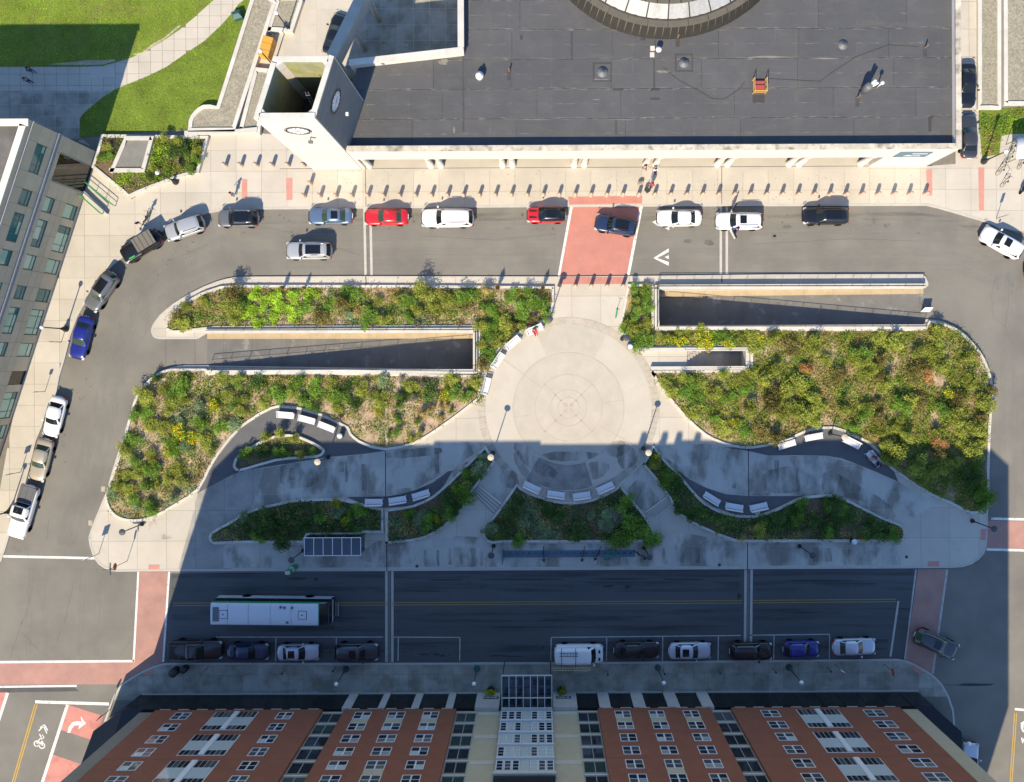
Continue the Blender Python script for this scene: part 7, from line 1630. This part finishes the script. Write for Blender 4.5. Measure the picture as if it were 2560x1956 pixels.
def scooter(px_, py_, rz, colr, label):
    t = thing('kick_scooter', label, 'scooter', (*G(px_,py_), ZP_), R(rz), 'hire scooters')
    MB().box(-.45,.4,-.08,.08,.1,.15).obj('deck', 'bike_'+colr, t); MB().tube((.45,0,.15),(.36,0,1.12),.025,n=8).obj('stem_tube', 'bike_'+colr, t); MB().tube((.36,-.24,1.12),(.36,.24,1.12),.018,n=6).obj('handlebar', 'car_trim', t)
    for x in (-.5,.48): MB().torus((x,0,.1), .08, .025, 14, 6).obj('wheel', 'tyre', t, True)
for i, (x, y, r_) in enumerate(((1518,1386,70),(1527,1385,66),(1543,1386,112))): scooter(x, y, r_, 'green', 'green scooter on the bicycle dock, %s from the left' % ordw(i+1))
scooter(1541,783,80,'green','green scooter left standing on the plaza walkway')
# white barrel canopy at upper right with posts
cn_ = thing('bicycle_canopy', 'white barrel canopy over bicycles at the right edge', 'canopy', (*G(2585,371,2.5), ZP_)); v = MB(); n = 10; hw_ = 1.7
for i in (0,1):
    y = (-1.1,1.1)[i]
    for k in range(n+1): t_ = math.pi*k/n; v.v.append((-hw_*math.cos(t_), y, 2.1+.45*math.sin(t_)))
for k in range(n): v.f.append((k,k+n+1,k+n+2,k+1)); v.m.append(0)
co_ = v.obj('roof_sheet', 'vent_white', cn_, True); sm_ = co_.modifiers.new('solid','SOLIDIFY'); sm_.thickness = .04
for x in (-hw_+.05,hw_-.05):
    for y in (-1.0,1.0): MB().tube((x,y,0),(x,y,2.12),.04,n=8).obj('post', 'pole_grey', cn_)
for y in (-1.0,1.0): MB().tube((-hw_+.05,y,2.1),(hw_-.05,y,2.1),.03,n=6).obj('tie_bar', 'bench_white', cn_)
# motor scooter by the right edge
ms = thing('motor_scooter', 'dark motor scooter at the right edge of the forecourt', 'motor scooter', (*G(2553,472), ZP_), R(60))
MB().ball((0,0,.55),.62,.2,.26,14,8).obj('body', 'bike_black', ms, True); MB().ball((-.25,0,.82),.36,.15,.09).obj('seat', 'car_trim', ms, True); MB().tube((.5,0,.5),(.42,0,1.05),.05).tube((.42,-.32,1.05),(.42,.32,1.05),.025).obj('handlebar', 'chrome', ms); MB().ball((.52,0,.75),.12,.22,.3).obj('front_shield', 'sign_white', ms, True)
for x in (-.55,.62): MB().torus((x,0,.26), .19, .07, 18, 8).obj('wheel', 'tyre', ms, True)
# flower pots at the entrance
for i, (x, y) in enumerate(((1228,1721),(1404,1721))):
    t = thing('flower_pot', 'dark pot of yellow flowers %s of the entrance canopy' % ('left','right')[i], 'flower pot', (*G(x,y), ZP_), 0, 'entrance flower pots'); MB().lathe([(.3,0),(.42,.5),(.46,.55),(.38,.52)], (0,0,0), 16).obj('pot', 'bin_dark', t, True); inst('flowers', LIB['yellow'][i][0], t, (0,0,.4), (0,0,i), (.72,.55,.7))
# waste container at the planter
wc = thing('park_utility_box', 'dark green utility box on the lawn beside the long planter', 'utility box', (*G(598,45), .12), R(18)); flat('box_green', (.03,.10,.09), .5); MB().box(-.45,.45,-.4,.4,0,.7).obj('box', 'box_green', wc); MB().add([(-.5,-.45,.7),(.5,-.45,.7),(.5,.45,.7),(-.5,.45,.7),(-.3,0,.95),(.3,0,.95)], [(0,1,5,4),(2,3,4,5),(1,2,5),(3,0,4)]).obj('lid', 'box_green', wc)
# manholes and drains
mh_ = MB().lathe([(.17,0),(.17,.012),(0,.012)], (0,0,0), 16).mesh('manhole_cover', 'soffit')
for x, y in ((1043,1415),(1798,1412),(2265,1392),(1880,1612)): o = inst('manhole_cover', mh_, None, (*G(x,y), .142 if y < 1500 else .004)); struct(o)
for x, y in ((258,1223),(226,1308)): o = MB().box(-.22,.22,-.28,.28,.0,.012).obj('drain_grate', 'dirt_edge'); o.location = (*G(x,y),0); struct(o)

# ------------------------------------------------------------------ people
flat('skin_a', (.52,.31,.22), .6); flat('skin_b', (.22,.12,.075), .6); flat('hair_dark', (.015,.011,.009), .7); flat('hair_fair', (.35,.24,.12), .7); flat('shoe_white', (.7,.7,.7), .6); flat('shoe_dark', (.02,.02,.02), .6); flat('eye', (.01,.01,.01), .3)
for k, c in {'pink':(.62,.33,.30),'teal':(.30,.45,.42),'black':(.012,.012,.015),'jeans':(.06,.12,.28),'navy':(.015,.025,.09),'white':(.72,.72,.71),'red':(.55,.012,.05),'darkred':(.38,.015,.03),'beige':(.50,.42,.32),'purple':(.18,.03,.42),'grey':(.10,.10,.11),'cyan':(.05,.28,.32)}.items(): mat('cloth_'+k, c, .9, .1, 8, coords='object')
def skin(name, chain, edges, m, parent, sub=1):
    bm = bmesh.new(); ly = bm.verts.layers.skin.verify(); vs = []
    for i, (co, r) in enumerate(chain): v_ = bm.verts.new(co); v_[ly].radius = (r, r); v_[ly].use_root = (i == 0); vs.append(v_)
    for a, b in edges: bm.edges.new((vs[a], vs[b]))
    me = bpy.data.meshes.new(name); bm.to_mesh(me); bm.free(); me.materials.append(M[m]); o = bpy.data.objects.new(name, me); COL.objects.link(o); o.parent = parent
    s = o.modifiers.new('skin','SKIN'); s.use_smooth_shade = True; q = o.modifiers.new('sub','SUBSURF'); q.levels = sub; q.render_levels = sub; return o
def person(px_, py_, face, label, top, legs, hair='hair_dark', sk_='skin_a', pose='stand', shoes='shoe_dark', z=ZP_, arm=(0,0)):
    t = thing('person', label, 'person', (*G(px_,py_), z), R(face)); sit = pose == 'sit'; dz = -.42 if sit else 0; st_ = .16 if pose == 'walk' else .03
    J = {}
    J['pel'] = (0,0,.95+dz); J['wst'] = (-.01,0,1.12+dz); J['chs'] = (0,0,1.33+dz); J['nek'] = (.01,0,1.50+dz); J['hed'] = (.03,0,1.60+dz); J['top'] = (.03,0,1.70+dz)
    for s_, k in ((1,'L'),(-1,'R')):
        J['sh'+k] = (0,s_*.18,1.42+dz); a_ = arm[0 if s_ > 0 else 1]
        J['el'+k] = (.05+.16*a_,s_*.25,1.15+dz+.05*a_); J['wr'+k] = (.12+.32*a_,s_*(.25-.08*a_),.92+dz+.28*a_)
        J['hp'+k] = (0,s_*.09,.90+dz); f = s_*st_
        if sit: J['kn'+k] = (.46,s_*.12,.50); J['an'+k] = (.50,s_*.12,.09); J['to'+k] = (.66,s_*.13,.04)
        else: J['kn'+k] = (.04+f*.7,s_*.10,.50); J['an'+k] = (f-.02,s_*.10,.09); J['to'+k] = (f+.15,s_*.11,.04)
    rad = {'pel':.125,'wst':.115,'chs':.135,'nek':.055,'hed':.088,'top':.07,'sh':.062,'el':.043,'wr':.03,'hp':.085,'kn':.058,'an':.038,'to':.032}
    names = list(J); idx = {n_: i for i, n_ in enumerate(names)}; chain = [(J[n_], rad.get(n_, rad.get(n_[:2]))) for n_ in names]
    E_ = [('pel','wst'),('wst','chs'),('chs','nek'),('nek','hed'),('hed','top')] + [e for k in 'LR' for e in (('chs','sh'+k),('sh'+k,'el'+k),('el'+k,'wr'+k),('pel','hp'+k),('hp'+k,'kn'+k),('kn'+k,'an'+k),('an'+k,'to'+k))]
    E2 = [(idx[a], idx[b]) for a, b in E_]
    for s_, k in ((1,'L'),(-1,'R')):      # palm, four fingers and a thumb
        w0 = Vector(J['wr'+k]); dr = (w0-Vector(J['el'+k])).normalized(); sd = Vector((1,0,0)); sd = (sd-dr*sd.dot(dr)).normalized()
        pm = len(chain); chain.append((tuple(w0+dr*.07), .033)); E2.append((idx['wr'+k], pm))
        for fi, (off_, ln) in enumerate(((-.032,.075),(-.011,.09),(.011,.085),(.032,.065))):
            a = len(chain); chain.append((tuple(w0+dr*.115+sd*off_), .011)); chain.append((tuple(w0+dr*(.115+ln*.75)+sd*off_*1.1+Vector((0,-s_*.02,0))), .009)); E2 += [(pm,a),(a,a+1)]
        a = len(chain); chain.append((tuple(w0+dr*.06+sd*.05), .011)); chain.append((tuple(w0+dr*.10+sd*.07), .010)); E2 += [(pm,a),(a,a+1)]
    b = skin('body', chain, E2, sk_, t)
    def sub(ns, es, grow, m, nm):
        ch = [(J[n_], rad.get(n_, rad.get(n_[:2]))*grow+.008) for n_ in ns]; ii = {n_: i for i, n_ in enumerate(ns)}; skin(nm, ch, [(ii[a], ii[c]) for a, c in es], m, t)
    sub(['chs','wst','pel','shL','elL','shR','elR'], [('chs','wst'),('wst','pel'),('chs','shL'),('shL','elL'),('chs','shR'),('shR','elR')], 1.12, 'cloth_'+top, 'shirt')
    sub(['pel','hpL','knL','anL','hpR','knR','anR'], [('pel','hpL'),('hpL','knL'),('knL','anL'),('pel','hpR'),('hpR','knR'),('knR','anR')], 1.1, 'cloth_'+legs, 'trousers')
    for k in 'LR': skin('shoe', [(J['an'+k],.045),((J['to'+k][0]-.02,J['to'+k][1],.045+(J['to'+k][2]-.04)),.045)], [(0,1)], shoes, t)
    hz = 1.63+dz; MB().ball((-.012,0,hz+.055),.118,.108,.10,14,8).ball((-.06,0,hz-.02),.075,.095,.09,12,6).obj('hair', hair, t, True)
    fc = MB().ball((.125,0,hz-.015),.022,.016,.03,8,5).obj('nose', sk_, t, True)
    for s_ in (-1,1): MB().ball((.108,s_*.036,hz+.012),.012,.014,.009,8,4).obj('eye', 'eye', t); MB().ball((.02,s_*.105,hz-.005),.025,.014,.034,8,5).obj('ear', sk_, t, True)
    MB().ball((.108,0,hz-.062),.012,.03,.008,8,4).obj('mouth', 'cloth_darkred', t)
    return t
person(589,491,190,'person in pink top walking alone left of the tower bollards','pink','teal',pose='walk',shoes='shoe_white',arm=(.2,.5))
person(90,184,150,'person in black top and blue jeans on the shaded path','black','jeans',pose='walk',shoes='shoe_white')
person(83,209,150,'person in cyan top and navy trousers on the shaded path','cyan','navy',pose='walk',shoes='shoe_white',arm=(.6,.6))
person(1610,424,-60,'person in pale pink top with dark bag before the station doors','pink','grey',pose='walk',arm=(.5,.1))
person(1634,432,-80,'person in white shirt walking out of the station','white','black',pose='walk',arm=(.6,.2))
person(1627,467,-120,'person in red top pulling a dark suitcase past the bollards','red','grey',hair='hair_dark',pose='walk',arm=(.2,.9))
su = thing('suitcase', 'black suitcase pulled by the person in red', 'suitcase', (*G(1617,479), ZP_), R(40)); MB().box(-.18,.18,-.28,.28,.06,.68).obj('case', 'bin_dark', su); MB().tube((-.1,.1,.68),(-.1,.1,1.0),.015).tube((.1,.1,.68),(.1,.1,1.0),.015).tube((-.1,.1,1.0),(.1,.1,1.0),.02).obj('handle', 'chrome', su); MB().box(-.181,.181,-.29,-.24,.2,.6).obj('trim', 'sign_white', su)
sb = thing('suitcase', 'brown bag standing near the person in pale pink', 'bag', (*G(1600,461), ZP_), R(20)); MB().prism(smooth_poly([(-.3,-.18),(.3,-.18),(.3,.18),(-.3,.18)],1), .02, .5).obj('bag_body', 'porch_wall', sb); MB().torus((0,0,.5), .16, .02, 14, 5).obj('handle', 'bin_dark', sb)
person(1837,577,100,'person in purple top climbing out of the white SUV','purple','black',pose='stand',z=0,arm=(.5,.5))
fb = faceC(1337,826)
person(1336,827,fb,'person in bright red seated on the sunny rim bench','red','red',hair='hair_fair',pose='sit',arm=(.7,.7)); person(2178,1141,-140,'person in red top and beige trousers seated under the eastern bed','darkred','beige',pose='sit',arm=(.8,.8)); person(2190,1157,-140,'person in black seated beside the one in red','black','navy',pose='sit',arm=(.8,.8))
